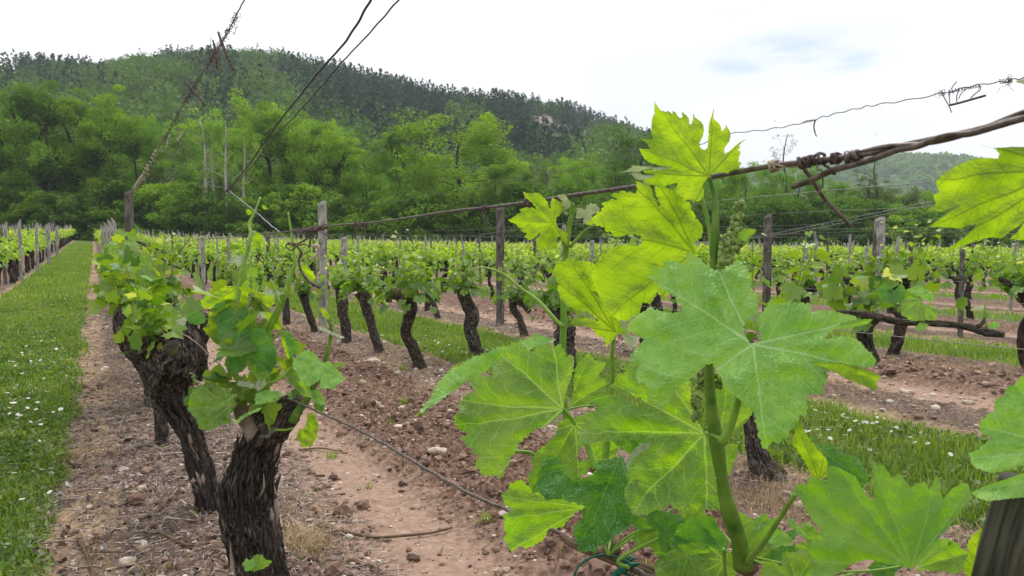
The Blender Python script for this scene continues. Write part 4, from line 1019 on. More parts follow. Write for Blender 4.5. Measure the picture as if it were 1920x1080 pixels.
# flower clusters
berries(S1, [(1388, 382), (1382, 410), (1372, 440), (1366, 470)], .625, .0023, 95, 1, length_w=(.55, 1.15)); berries(S1, [(1366, 455), (1362, 480), (1352, 492)], .622, .0024, 45, 2); berries(S1, [(1372, 470), (1385, 462), (1392, 452)], .63, .002, 22, 3)
stem(S1, 'cluster_stalk', [(1341, 500), (1356, 500), (1366, 478), (1372, 450)], .628, [6, 4], mStem, 12, 6)
berries(S1, [(1316, 690), (1318, 710), (1312, 730)], .65, .002, 40, 4); berries(S1, [(1345, 700), (1346, 725)], .645, .002, 26, 5); berries(S1, [(1303, 745), (1308, 770), (1300, 785)], .65, .002, 34, 6)
berries(S2, [(1160, 690), (1175, 700), (1168, 715)], .77, .0022, 30, 7)
LV = dict
A = [(330, 38), (350, 85), (385, 130), (415, 138), (440, 150), (445, 132), (480, 155), (497, 168), (498, 132), (530, 160), (550, 190), (565, 205), (585, 190), (582, 140), (620, 175), (648, 210), (650, 255), (665, 262), (680, 225), (685, 155), (705, 195), (740, 225), (765, 245), (775, 265), (788, 310), (780, 350), (765, 390), (745, 430), (745, 465), (770, 495), (795, 497), (815, 480), (822, 440), (825, 300), (835, 240), (860, 170), (877, 88), (875, 205), (900, 235), (915, 240), (940, 280), (948, 318), (960, 315), (975, 300), (987, 262), (1005, 295), (1025, 330), (1032, 370), (1020, 420), (985, 460), (972, 490), (975, 525), (1000, 520), (1040, 490), (1080, 450), (1130, 415), (1175, 398), (1130, 430), (1105, 460), (1120, 470), (1095, 505), (1125, 510), (1110, 560), (1100, 600), (1135, 620), (1110, 650), (1105, 690), (1040, 720), (960, 700), (900, 705), (855, 722), (832, 742), (815, 765), (780, 800), (775, 830), (785, 880), (780, 930), (745, 965), (715, 970), (680, 985), (665, 955), (620, 960), (590, 930), (545, 915), (510, 870), (545, 820), (540, 800), (500, 805), (440, 825), (400, 845), (330, 825), (290, 820), (250, 800), (215, 785), (250, 765), (330, 740), (330, 725), (240, 700), (200, 690), (300, 680), (420, 672), (500, 660), (470, 650), (380, 640), (300, 620), (240, 580), (220, 550), (205, 520), (182, 478), (240, 490), (310, 492), (280, 470), (262, 430), (205, 395), (320, 400), (300, 350), (300, 290), (305, 240), (315, 190), (330, 160), (328, 90)]
near_leaf(S1, mL_back, 1, (830, 735), A, .615, (.10, .25), [(335, 45), (875, 95), (1150, 410), (190, 480), (150, 720), (700, 970)], under=True, seed=1, serr=.3, label='topmost yellow-green leaf with pointed lobes against the sky')
near_leaf(S1, mL_pale, 1, (500, 657), [(0, 708), (60, 690), (110, 665), (130, 640), (200, 645), (250, 650), (300, 645), (320, 658), (400, 648), (500, 655), (440, 675), (330, 690), (300, 668), (230, 680), (190, 695), (120, 698), (60, 700)], .608, (.1, .3), seed=2, serr=.3, name='leaf_fold', label='pale rolled edge of the topmost leaf')
near_leaf(S1, mL_pale, 1, (320, 740), [(80, 718), (120, 715), (160, 697), (200, 715), (250, 735), (320, 730), (330, 742), (300, 755), (230, 770), (190, 775), (150, 755), (125, 722)], .606, (.1, .3), seed=3, serr=.3, name='leaf_fold')
B = [(535, 35), (545, 80), (535, 115), (490, 100), (450, 98), (415, 105), (380, 115), (410, 130), (430, 145), (380, 145), (325, 170), (345, 185), (320, 215), (270, 255), (225, 295), (290, 297), (340, 315), (345, 335), (390, 345), (400, 365), (460, 365), (520, 352), (560, 370), (582, 400), (565, 425), (520, 435), (440, 432), (390, 445), (360, 470), (325, 490), (330, 500), (290, 535), (265, 590), (265, 640), (290, 700), (330, 760), (350, 810), (365, 850), (400, 860), (430, 885), (480, 885), (530, 850), (560, 820), (575, 765), (610, 785), (640, 750), (660, 705), (700, 740), (755, 715), (790, 690), (820, 640), (850, 590), (880, 540), (905, 500), (905, 460), (890, 420), (885, 395), (925, 385), (942, 345), (930, 290), (900, 262), (880, 225), (865, 180), (830, 150), (800, 110), (740, 85), (700, 72), (650, 70), (655, 110), (680, 160), (688, 195), (660, 180), (635, 120), (620, 65), (580, 50)]
near_leaf(S1, mL_back, 2, (890, 470), B, .675, (-.15, .30), [(235, 295), (700, 90), (540, 60), (440, 800), (760, 650)], under=True, seed=4, serr=.7, label='large backlit yellow-green leaf below the topmost leaf')
D_ = np.vstack([zp(3, [(680, 502), (660, 490), (630, 445), (628, 420), (640, 385), (680, 350), (702, 340), (700, 290), (695, 240), (665, 245), (670, 200), (660, 150), (635, 110), (610, 75), (560, 110), (510, 135), (480, 130), (430, 90), (380, 50), (345, 35), (345, 100), (280, 85), (225, 85), (235, 120), (165, 118), (190, 140), (150, 155), (220, 215), (290, 260), (330, 315), (320, 340), (250, 345), (200, 335), (150, 320), (130, 340), (80, 360), (60, 390), (45, 430), (130, 470), (120, 490), (60, 560), (55, 585), (120, 595), (90, 640), (95, 690), (135, 700), (150, 740), (155, 785), (185, 790), (205, 820), (240, 790), (280, 740), (330, 690), (380, 660), (430, 605), (480, 595), (500, 640), (540, 690), (545, 720), (600, 765), (640, 800), (690, 850)]),
                zp(4, [(30, 760), (50, 790), (65, 860), (80, 930), (95, 985), (125, 1025), (140, 985), (165, 965), (210, 975), (215, 940), (260, 950), (270, 890), (315, 880), (325, 810), (370, 800), (378, 760), (370, 700), (380, 670), (430, 665), (475, 665), (480, 610), (500, 590), (480, 550), (490, 520), (440, 485), (480, 480), (600, 490), (700, 495), (760, 500), (810, 490), (815, 450), (780, 410), (735, 370), (700, 325), (640, 310), (560, 312), (505, 330), (490, 310), (550, 258), (600, 250), (680, 235), (720, 215), (680, 180), (600, 165), (540, 150), (450, 145), (400, 150), (405, 100), (300, 100), (240, 95), (185, 100), (150, 75), (140, 100), (110, 150), (70, 190), (75, 210), (90, 290), (90, 340), (50, 350)])])
near_leaf(S1, mL_wax, 0, (1412, 645), D_, .575, (.10, -.42), [(1345, 510), (1218, 518), (1236, 762), (1437, 843), (1640, 690), (1620, 600)], seed=5, crink=.010, curl=.10, serr=.8, label='big pale waxy green leaf spread flat over the main shoot')
near_leaf(S1, mL_back, 4, (620, 480), [(380, 470), (440, 468), (520, 475), (600, 472), (680, 490), (760, 520), (850, 560), (820, 590), (830, 630), (800, 655), (780, 632), (720, 610), (640, 575), (560, 535), (480, 495)], .555, (.2, -.1), [(840, 570), (390, 472)], under=True, seed=6, serr=.5, name='leaf_fold', label='curled bright lobe at the right of the waxy leaf')
near_leaf(S1, mL_fresh, 4, (600, 245), [(545, 262), (600, 222), (660, 205), (720, 200), (800, 198), (770, 225), (720, 240), (650, 250), (590, 252)], .553, (.2, -.1), [(790, 203), (560, 255)], under=True, seed=7, serr=.5, name='leaf_fold')
C_ = [(115, 508), (150, 520), (190, 525), (200, 540), (240, 520), (285, 545), (275, 590), (275, 650), (300, 690), (330, 760), (350, 800), (360, 850), (415, 870), (430, 900), (445, 940), (480, 968), (430, 965), (410, 975), (385, 1000), (350, 1045), (345, 990), (290, 975), (290, 950), (230, 920), (150, 915), (130, 908), (160, 880), (250, 880), (330, 900), (300, 880), (240, 830), (170, 820), (110, 790), (80, 760), (60, 720), (50, 680), (70, 665), (45, 640), (50, 615), (20, 595), (40, 560), (50, 535), (90, 530)]
near_leaf(S2, mL_back, 2, (405, 955), C_, .74, (-.1, .25), [(120, 515), (40, 640), (145, 912), (270, 560)], under=True, seed=8, serr=.7, label='yellow-green leaf left of the big backlit leaf')
near_leaf(S2, mL_pale, 2, (430, 960), [(415, 870), (445, 865), (490, 905), (495, 930), (500, 980), (560, 990), (520, 1030), (500, 1075), (480, 1040), (440, 975), (420, 900)], .745, (.2, -.2), seed=9, serr=.8)
near_leaf(S2, mL_pale, 2, (300, 720), [(260, 700), (290, 695), (315, 710), (330, 765), (310, 745), (275, 720)], .735, (.2, -.2), seed=19, serr=.4)
E_ = [(690, 85), (730, 90), (790, 120), (830, 160), (870, 150), (880, 110), (960, 95), (1000, 130), (1030, 105), (1070, 140), (1080, 200), (1125, 175), (1140, 220), (1135, 280), (1110, 360), (1085, 430), (1075, 500), (1062, 560), (1045, 600), (1000, 640), (930, 690), (870, 700), (850, 720), (790, 760), (750, 810), (710, 870), (680, 930), (665, 970), (640, 1010), (630, 1055), (570, 1045), (520, 1050), (465, 1030), (470, 1000), (425, 990), (440, 940), (465, 900), (405, 885), (415, 845), (370, 840), (365, 810), (330, 780), (350, 765), (420, 740), (460, 745), (430, 715), (370, 740), (300, 705), (295, 660), (275, 630), (330, 580), (300, 540), (330, 510), (360, 470), (425, 445), (400, 400), (380, 330), (430, 318), (500, 335), (560, 325), (600, 350), (660, 380), (700, 410), (745, 455), (770, 500), (820, 555), (790, 520), (785, 480), (830, 420), (780, 435), (740, 420), (700, 385), (640, 365), (590, 345), (555, 320), (560, 280), (550, 245), (620, 220), (615, 170), (690, 140)]
near_leaf(S3, mL_fresh, 5, (1060, 565), E_, .785, (-.1, -.28), [(640, 190), (330, 700), (560, 1040), (990, 130), (330, 520)], seed=10, crink=.006, serr=.8, label='broad bright green leaf with deep notch, left of the middle shoot')
near_leaf(S3, mL_wax, 5, (1010, 65), [(1010, 65), (950, 55), (900, 35), (870, 28), (840, 50), (760, 80), (680, 115), (600, 120), (560, 135), (500, 175), (420, 195), (350, 240), (250, 290), (190, 350), (130, 430), (110, 480), (60, 545), (25, 595), (60, 570), (110, 540), (160, 515), (190, 490), (230, 460), (270, 430), (330, 385), (400, 330), (470, 310), (540, 260), (620, 215), (700, 180), (800, 150), (850, 120), (900, 105), (960, 80)], .84, (.0, -.6), [(25, 595), (230, 460)], seed=11, crink=.014, serr=.8, label='long drooping pale leaf seen edge-on at the left')
near_leaf(S3, mL_back, 5, (470, 190), [(240, 290), (270, 255), (330, 225), (400, 203), (470, 185), (400, 225), (320, 260), (260, 285)], .845, (.0, -.2), seed=12, under=True, serr=.5, name='leaf_fold')
F_ = [(880, 515), (830, 440), (800, 330), (790, 200), (760, 120), (700, 80), (600, 60), (495, 68), (440, 70), (375, 88), (385, 130), (330, 145), (325, 180), (285, 215), (340, 250), (430, 275), (490, 290), (470, 345), (440, 345), (400, 310), (330, 285), (270, 270), (230, 270), (150, 300), (195, 340), (200, 365), (95, 405), (135, 460), (80, 505), (100, 540), (95, 575), (140, 575), (240, 560), (330, 555), (500, 550), (530, 580), (480, 590), (430, 630), (390, 700), (395, 760), (410, 810), (380, 870), (380, 920), (400, 960), (430, 1030), (520, 1030), (560, 990), (620, 1000), (650, 960), (700, 990), (745, 1030), (780, 990), (785, 940), (850, 940), (890, 990), (945, 1000), (985, 990), (975, 900), (950, 800), (930, 700), (915, 600), (895, 550)]
near_leaf(S1, mL_fresh, 6, (880, 515), F_, .69, (-.05, -.22), [(300, 200), (90, 500), (430, 1000), (900, 980), (600, 80)], seed=13, crink=.008, serr=.8, label='large bright green leaf behind the main shoot, mid height')
near_leaf(S1, mL_pale, 6, (430, 640), [(530, 580), (480, 575), (430, 620), (385, 690), (390, 740), (430, 690), (470, 640), (530, 610)], .682, (.1, -.1), seed=14, serr=.5, name='leaf_fold')
near_leaf(S1, mL_pale, 6, (400, 870), [(480, 795), (440, 800), (400, 840), (375, 890), (380, 930), (400, 960), (430, 890), (450, 840)], .682, (.1, -.1), seed=15, serr=.5, name='leaf_fold')
G_ = [(935, 165), (870, 180), (830, 215), (830, 265), (780, 300), (740, 320), (700, 340), (640, 330), (600, 315), (580, 260), (545, 200), (490, 145), (440, 150), (400, 200), (385, 260), (350, 290), (375, 330), (345, 375), (390, 440), (430, 470), (420, 485), (540, 475), (640, 500), (730, 530), (760, 570), (720, 640), (655, 690), (655, 770), (680, 830), (690, 895), (760, 885), (820, 890), (830, 830), (880, 840), (950, 780), (1020, 740), (1100, 670), (1170, 620), (1110, 570), (1070, 560), (1060, 480), (1060, 400), (1070, 330), (1060, 280), (1050, 220), (1020, 150)]
near_leaf(S2, mL_deep, 7, (1010, 135), G_, .735, (.0, -.30), [(380, 300), (700, 880), (1150, 610), (480, 160)], seed=16, crink=.014, serr=.9, label='deep green wrinkled leaf hanging over the cane')
near_leaf(S3, mL_fresh, 7, (735, 545), [(85, 450), (150, 400), (150, 360), (230, 335), (260, 345), (310, 400), (350, 370), (400, 440), (480, 480), (600, 490), (735, 545), (650, 580), (600, 640), (560, 690), (440, 710), (430, 760), (370, 820), (270, 860), (240, 830), (165, 885), (130, 830), (110, 790), (130, 740), (105, 700), (120, 650), (100, 610), (180, 570), (110, 510)], .81, (-.1, .2), [(90, 460), (110, 640), (170, 870), (250, 345)], under=True, seed=17, serr=.8, label='dull green leaf behind the taut lower wire')
near_leaf(S3, mL_fresh, 0, (1078, 794), [(1060, 785), (1047, 792), (1043, 815), (1028, 830), (1010, 845), (997, 862), (1000, 880), (990, 900), (1000, 925), (1015, 915), (1040, 905), (1070, 898), (1100, 888), (1108, 872), (1098, 862), (1085, 868), (1080, 850), (1090, 838), (1100, 825), (1110, 800), (1100, 780)], .83, (-.1, -.3), seed=18, serr=.8)
near_leaf(V0, mL_plain, 9, (1000, 985), [(150, 240), (220, 245), (310, 275), (305, 150), (350, 142), (420, 165), (480, 200), (540, 230), (570, 290), (610, 360), (650, 410), (690, 415), (695, 350), (690, 250), (670, 150), (655, 65), (690, 100), (720, 140), (745, 130), (790, 170), (840, 240), (890, 215), (930, 240), (990, 325), (1040, 290), (1110, 275), (1140, 340), (1170, 310), (1200, 220), (1240, 280), (1235, 360), (1260, 420), (1310, 350), (1400, 290), (1460, 290), (1480, 350), (1500, 400), (1430, 480), (1360, 580), (1290, 670), (1220, 740), (1160, 800), (1090, 890), (1040, 950), (1010, 990), (960, 980), (880, 960), (760, 940), (650, 910), (560, 930), (470, 970), (440, 1000), (300, 1080), (180, 1060), (180, 1000), (230, 940), (170, 880), (150, 810), (190, 750), (270, 745), (280, 720), (250, 660), (190, 590), (130, 500), (90, 420), (50, 370), (20, 365), (60, 300), (90, 290), (145, 310)], .50, (.1, -.35), [(60, 340), (400, 180), (665, 80), (1200, 240), (1480, 320), (190, 920)], seed=20, serr=.3, crink=.004, label='large plain green leaf at the lower right')
near_leaf(V0, mL_back, 10, (900, 560), [(375, 420), (430, 435), (500, 435), (560, 428), (635, 430), (760, 420), (900, 480), (980, 560), (960, 760), (860, 860), (780, 940), (640, 985), (550, 978), (600, 930), (635, 880), (560, 930), (500, 975), (430, 970), (360, 985), (270, 1020), (155, 1060), (200, 1020), (280, 970), (350, 900), (365, 890), (300, 900), (250, 918), (200, 910), (130, 905), (65, 910), (120, 870), (220, 800), (270, 770), (200, 795), (140, 815), (65, 800), (110, 770), (95, 720), (130, 700), (110, 640), (140, 600), (200, 560), (260, 530), (340, 500), (420, 495), (480, 500), (490, 470), (460, 440)], .42, (-.1, .3), [(70, 905), (110, 620), (160, 1055), (400, 425), (560, 960)], under=True, seed=21, serr=.3, label='yellow-green leaf entering at the upper right edge')
near_leaf(V0, mL_wax, 11, (860, 620), [(520, 110), (480, 160), (410, 190), (405, 240), (350, 265), (330, 300), (330, 360), (290, 370), (225, 430), (215, 470), (240, 510), (330, 540), (260, 590), (200, 640), (145, 655), (155, 700), (180, 750), (300, 795), (420, 770), (540, 730), (700, 700), (900, 640), (900, 300), (700, 60)], .43, (.1, -.35), [(220, 460), (160, 690), (480, 160)], seed=22, serr=.4, crink=.008, label='pale waxy leaf entering at the right edge')
near_leaf(V0, mL_wax, 11, (800, 800), [(160, 940), (240, 905), (350, 860), (540, 800), (700, 740), (850, 720), (820, 880), (540, 970), (420, 985), (300, 1000), (200, 980)], .425, (.1, -.45), [(165, 940)], seed=23, serr=.3, crink=.006)
near_leaf(V0, mL_back, 9, (1500, 1060), [(1810, 455), (1760, 500), (1700, 560), (1650, 650), (1570, 665), (1490, 730), (1460, 800), (1470, 880), (1440, 960), (1450, 1060), (1560, 1090), (1660, 960), (1760, 740), (1830, 560)], .47, (.1, .2), [(1800, 470), (1570, 670)], under=True, seed=24, serr=.4, label='narrow yellow leaf against the leaning stake')
near_leaf(V0, mL_wax, 9, (1040, 965), [(1100, 850), (1190, 745), (1310, 745), (1330, 760), (1240, 830), (1160, 880), (1100, 930), (1040, 965)], .515, (.1, -.3), seed=25, serr=.4)
near_leaf(V0, mL_fresh, 9, (1040, 975), [(1100, 900), (1180, 870), (1260, 810), (1330, 760), (1380, 790), (1400, 820), (1460, 860), (1440, 920), (1440, 990), (1350, 1030), (1260, 1000), (1150, 990), (1040, 1005)], .52, (.1, -.1), seed=26, serr=.4)
near_leaf(V0, mL_back, 9, (240, 250), [(20, -40), (60, 0), (120, 100), (180, 200), (190, 240), (310, 245), (315, 180), (300, 90), (240, 20), (170, -60), (90, -190), (40, -230), (50, -120)], .56, (.1, .2), under=True, seed=27, serr=.4)
near_leaf(V0, mL_deep, 9, (250, 10), [(250, 0), (320, -40), (400, 0), (430, 50), (500, 60), (560, 80), (600, 160), (650, 230), (640, 280), (590, 300), (520, 240), (450, 180), (340, 140), (310, 110), (200, -50), (170, -90), (220, -100)], .60, (.1, -.3), seed=28, serr=.5)
near_leaf(S1, mL_deep, 8, (740, 890), [(340, 850), (350, 760), (390, 680), (480, 630), (560, 610), (660, 620), (690, 700), (740, 760), (770, 850), (740, 900), (620, 850), (520, 815), (430, 830)], .71, (.1, -.2), seed=29)
near_leaf(S1, mL_fresh, 8, (745, 960), [(180, 900), (240, 930), (190, 1000), (230, 1120), (500, 1150), (750, 1140), (830, 1060), (820, 960), (780, 890), (740, 930), (700, 890), (640, 850), (560, 820), (480, 840), (500, 900), (400, 890), (320, 900), (240, 890)], .72, (.0, -.3), seed=30)
near_leaf(S1, mL_fresh, 8, (880, 910), [(820, 570), (900, 600), (950, 640), (1040, 680), (1090, 700), (1140, 760), (1130, 800), (1060, 830), (1180, 840), (1080, 900), (980, 960), (920, 980), (870, 900), (840, 760)], .72, (.0, -.2), under=True, seed=31)
near_leaf(S1, mL_deep, 8, (280, 720), [(130, 600), (220, 560), (300, 590), (380, 600), (430, 640), (460, 700), (380, 760), (340, 850), (330, 910), (240, 890), (230, 740), (150, 680)], .73, (.0, -.3), seed=32)
near_leaf(V0, mL_fresh, 8, (1300, 1130), [(1010, 1110), (1050, 970), (1130, 970), (1180, 1010), (1200, 890), (1240, 900), (1300, 900), (1340, 860), (1400, 880), (1500, 800), (1560, 900), (1560, 1150)], .58, (.0, -.3), seed=33)
near_leaf(V0, mL_wax, 8, (1090, 800), [(1130, 710), (1190, 730), (1250, 770), (1275, 830), (1220, 850), (1150, 840), (1080, 825)], .70, (.0, -.3), seed=34)
near_leaf(V0, mL_wax, 9, (180, 740), [(-20, 560), (30, 590), (90, 650), (140, 700), (180, 745), (100, 720), (50, 680), (0, 640)], .60, (.0, -.3), seed=36, serr=.3)
near_leaf(S3, mL_fresh, 6, (10, 350), [(20, 345), (50, 290), (60, 200), (60, 110), (100, 50), (150, 10), (180, 50), (250, 70), (240, 110), (200, 150), (260, 180), (240, 250), (180, 300), (130, 340)], .83, (.1, -.2), [(150, 20), (250, 200)], seed=37)
near_leaf(S1, mL_fresh, 6, (980, 550), [(960, 130), (1010, 190), (1080, 270), (1190, 380), (1150, 430), (1100, 480), (1060, 520), (980, 560), (930, 500), (920, 300)], .70, (.1, -.2), [(1180, 385), (1020, 210)], seed=38)
near_leaf(S1, mL_fresh, 6, (1010, 700), [(1010, 600), (1050, 580), (1090, 590), (1090, 650), (1060, 710), (1040, 780), (1010, 740)], .70, (.1, -.2), seed=39)
near_leaf(S3, mL_back, 12, (660, 520), [(275, 135), (310, 155), (400, 150), (490, 160), (540, 215), (580, 260), (600, 340), (625, 340), (625, 270), (640, 200), (700, 240), (760, 260), (790, 350), (760, 400), (700, 450), (680, 520), (720, 590), (835, 665), (835, 780), (790, 770), (740, 680), (700, 720), (690, 850), (640, 855), (560, 850), (490, 855), (440, 870), (450, 790), (440, 740), (500, 680), (480, 645), (440, 690), (370, 740), (290, 705), (330, 655), (250, 630), (270, 590), (220, 580), (190, 540), (80, 495), (150, 460), (200, 410), (260, 395), (235, 360), (330, 330), (400, 340), (460, 380), (440, 330), (350, 230), (320, 220)], .81, (-.1, .2), [(85, 495), (445, 860), (300, 160), (700, 245), (790, 760)], under=True, seed=40, serr=.4, label='small star-shaped yellow leaf hanging at the wire')
near_leaf(S3, mL_pale, 12, (1060, 400), [(1060, 360), (1080, 300), (1130, 275), (1200, 290), (1245, 350), (1220, 400), (1150, 420), (1160, 470), (1100, 520), (1040, 545), (1040, 490), (1080, 450), (1000, 470), (940, 475), (960, 330), (1010, 330)], .80, (.1, .2), under=True, seed=41, serr=.5)
near_leaf(S3, mL_pale, 12, (860, 270), [(700, 180), (760, 160), (800, 160), (850, 225), (850, 250), (880, 290), (860, 340), (800, 370), (850, 400), (830, 430), (790, 400), (800, 330), (770, 290), (770, 250)], .815, (.1, .2), under=True, seed=42, serr=.5)
near_leaf(S1, mL_fresh, 0, (1378, 470), [(1372, 455), (1385, 432), (1395, 428), (1418, 430), (1414, 440), (1405, 445), (1405, 455), (1392, 462)], .63, (.1, -.2), seed=43, serr=.4)
near_leaf(S3, mL_fresh, 0, (1110, 860), [(1100, 825), (1120, 815), (1145, 820), (1160, 840), (1150, 865), (1125, 872), (1105, 870)], .82, seed=44)
near_leaf(S2, mL_deep, 0, (1170, 800), [(1135, 800), (1160, 780), (1190, 790), (1240, 830), (1230, 870), (1180, 850), (1150, 830)], .76, seed=45)

# smaller leaves crowding the foot of the near vine
for k, (par, mt, cx, cy, ang, sz, wd_, Z, tl, un) in enumerate([(S1, mL_plain, 1235, 1000, 150, 62, .8, .745, (0, -.35), False), (S1, mL_fresh, 1300, 965, 100, 52, .7, .75, (.1, -.3), False), (S1, mL_deep, 1452, 1030, 40, 60, .6, .74, (0, -.4), False),
        (V0, mL_fresh, 1545, 1045, 120, 78, .7, .62, (.1, -.3), False), (V0, mL_deep, 1660, 1062, 60, 60, .6, .60, (0, -.3), False), (S2, mL_fresh, 1205, 900, 200, 46, .75, .77, (0, -.2), True), (S1, mL_fresh, 1290, 1040, 250, 70, .8, .715, (0, -.3), False),
        (S1, mL_plain, 1420, 990, 20, 48, .6, .73, (0, -.3), True), (S3, mL_deep, 1020, 880, 250, 44, .7, .84, (0, -.3), False), (S2, mL_fresh, 1165, 940, 260, 40, .7, .79, (0, -.3), False), (V0, mL_fresh, 1760, 1050, 100, 50, .6, .56, (0, -.3), False)]):
    r = np.random.default_rng(700+k); th, rad = leaf_outline(46, r, .3, .04); a = math.radians(ang)
    x_, y_ = rad*np.cos(th)*sz, rad*np.sin(th)*sz*wd_
    near_leaf(par, mt, 0, (cx, cy), np.stack([cx+x_*math.cos(a)-y_*math.sin(a), cy-(x_*math.sin(a)+y_*math.cos(a))], -1), Z, tl, under=un, seed=700+k, serr=.8, jit=1.6, crink=.01)
    stem(par, 'petiole', [(cx, cy), ((cx+1385)/2 if cx > 1190 else (cx+1140)/2, cy+22), (1388 if cx > 1210 else 1140, 1040)], [Z, Z+.01, .73], [4, 5], mStem, 12, 6)
# --- first trunk vine (left of centre)
V1p = atl(np.array(500.), np.array(1165.), .47); V1b = (V1p[0], V1p[1], 0)
V1 = empty('grapevine', (float(V1p[0]), float(V1p[1]), float(ground_z(V1p[0], V1p[1]))))
tag(V1, 'thick shaggy black-barked vine at bottom left of centre with fresh leafy head', 'grapevine', 'grapevines planted in rows')
def shaggy(seed, amp):
    r = np.random.default_rng(seed); kn = [(r.uniform(0, 1), r.uniform(0, .7), r.uniform(.05, .12), r.uniform(.15, .5)) for _ in range(9)]
    def d(u, v):
        c, s = np.cos(u*2*np.pi), np.sin(u*2*np.pi); o = np.zeros_like(u+v)
        w1 = vn3(c*1.6+o, s*1.6+o, v*9+o, seed+1)-.5; w2 = vn3(c*2.2+7+o, s*2.2+o, v*14+o, seed+2)-.5
        ua = u*6.283+w1*1.3+v*2.2; C, S_ = np.cos(ua), np.sin(ua)
        big = vn3(c*1.2+5+o, s*1.2+5+o, v*8+o, seed)-.5
        rd = 1-np.abs(vn3(C*3.6+9+o, S_*3.6+9+o, v*7+w2*1.5+o, seed+3)-.5)*2
        rd2 = 1-np.abs(vn3(C*9+3+o, S_*9+9+o, v*22+w2*3+o, seed+4)-.5)*2
        fl = sstep(.45, .6, vn3(C*6+o, S_*6+o, v*17+w2*4+o, seed+5)); fine = vn3(c*16+o+20, s*16+o+20, v*60+o, seed+7)-.5
        k = 0
        for (u0, v0, w_, h) in kn:
            du = np.abs((u-u0+.5) % 1-.5); k = k+h*np.exp(-((du/w_)**2+((v-v0)/(w_*.5))**2))
        return .84+amp*(1.5*big+.55*rd**2+.4*rd2**2+.28*fl+.3*fine)+.5*k
    return d
def hero_trunk(parent, pts, Z, wpx, mat, seed, seg=110, n=200, amp=.26, name='trunk', f1=7, f2=40):
    p = np.array(pts, float); Zs = np.interp(np.linspace(0, 1, len(p)), np.linspace(0, 1, len(np.atleast_1d(Z))), np.atleast_1d(Z))
    mb = MB(); add_tube(mb, at(p[:, 0], p[:, 1], Zs), np.array(wpx)*.86/2/FPX*Zs, seg, shaggy(seed, amp), n=n); return mb.build(name, mat, parent)
T1 = hero_trunk(V1, [(515, 1230), (500, 1150), (486, 1060), (470, 975), (464, 915), (476, 855), (495, 808), (508, 780), (512, 755)], [2.3, 2.22, 2.18], [118, 92, 92, 108, 106, 82, 68, 100, 88], mBark, 41)
hero_trunk(V1, [(508, 1180), (504, 1080), (498, 1000), (492, 930), (500, 880)], [2.26, 2.2], [52, 58, 56, 48, 32], mBark, 44, 50, 90, name='trunk_limb')
hero_trunk(V1, [(486, 830), (470, 800), (455, 775), (447, 750)], [2.16, 2.12], [46, 36, 34, 22], mTwig, 42, 40, 50, .2, 'stub', 20)
hero_trunk(V1, [(505, 820), (528, 790), (545, 765), (568, 748)], [2.15, 2.1], [60, 56, 52, 34], mBark, 43, 60, 70, .3, 'arm', 12)
# strips of peeling bark
def peel(parent, trunk_pts, Z, wid, n, seed):
    r = np.random.default_rng(seed); p = np.array(trunk_pts, float); mb = MB()
    for k in range(n):
        t = r.uniform(.03, .97)*(len(p)-1); i = int(t); f = t-i; c = p[i]*(1-f)+p[min(i+1, len(p)-1)]*f; w_ = np.interp(t, np.arange(len(p)), wid)
        d = p[min(i+1, len(p)-1)]-p[i]; d = d/np.hypot(*d); nrm_ = np.array([-d[1], d[0]]); s = r.uniform(-.5, .5)
        L_ = r.uniform(12, 80); c = c+nrm_*w_*s; dz = math.sqrt(max(0, .25-s*s))*w_/FPX*Z
        q = np.array([c-d*L_/2, c+nrm_*r.uniform(-3, 3), c+d*L_/2+nrm_*r.uniform(-6, 6)]); zz = Z-dz-np.array([.0, .006, .002])*r.uniform(.4, 1.6)
        add_tube(mb, at(q[:, 0], q[:, 1], zz), np.array([.4, 2.6, .4])*r.uniform(.3, 2.2)/FPX*Z, 5, n=9, mi=int(r.uniform() < .07))
    return tag(mb.build('bark_strips', [mBark, mTwig], parent), kind='stuff')
peel(T1, [(495, 1150), (480, 1060), (468, 970), (462, 910), (480, 850), (497, 790)], 2.19, [122, 112, 110, 108, 92, 90], 150, 1)
sA = stem(V1, 'shoot', [(500, 765), (470, 735), (440, 700), (436, 640), (440, 590), (447, 550), (455, 500), (470, 445), (468, 420), (480, 392), (488, 370)], [2.12, 2.08, 2.1, 2.15], [14, 12, 11, 10, 9, 8, 7, 5, 3], mStem, 50, 8)
sB = stem(V1, 'shoot', [(500, 770), (498, 700), (505, 620), (520, 585), (533, 555), (547, 510), (552, 487), (545, 430), (540, 398)], [2.1, 2.05, 2.05], [16, 15, 14, 13, 12, 9, 6, 4, 3], mStem, 50, 10)
sC = stem(V1, 'shoot', [(548, 790), (560, 768), (580, 742), (600, 700), (613, 665), (621, 622), (615, 598)], [2.06, 2.02], [17, 14, 13, 11, 9, 7, 3], mStemD, 40, 10)
sD = stem(V1, 'shoot', [(493, 775), (490, 740), (488, 718)], 2.05, [6, 4], mStem)
for q, Z, w_ in (([(455, 590), (470, 560), (480, 540)], 2.05, [4, 3]), ([(527, 570), (515, 545), (508, 525)], 2.03, [5, 4]), ([(500, 720), (525, 710), (548, 690), (575, 680)], 2.0, [6, 5]), ([(505, 640), (525, 625), (535, 615)], 2.04, [4, 3]), ([(620, 630), (632, 625), (622, 605)], 2.02, [4, 3]), ([(515, 806), (535, 806), (550, 803)], 2.04, [5, 4])):
    stem(sB, 'petiole', q, Z, w_, mStem, 12, 6)
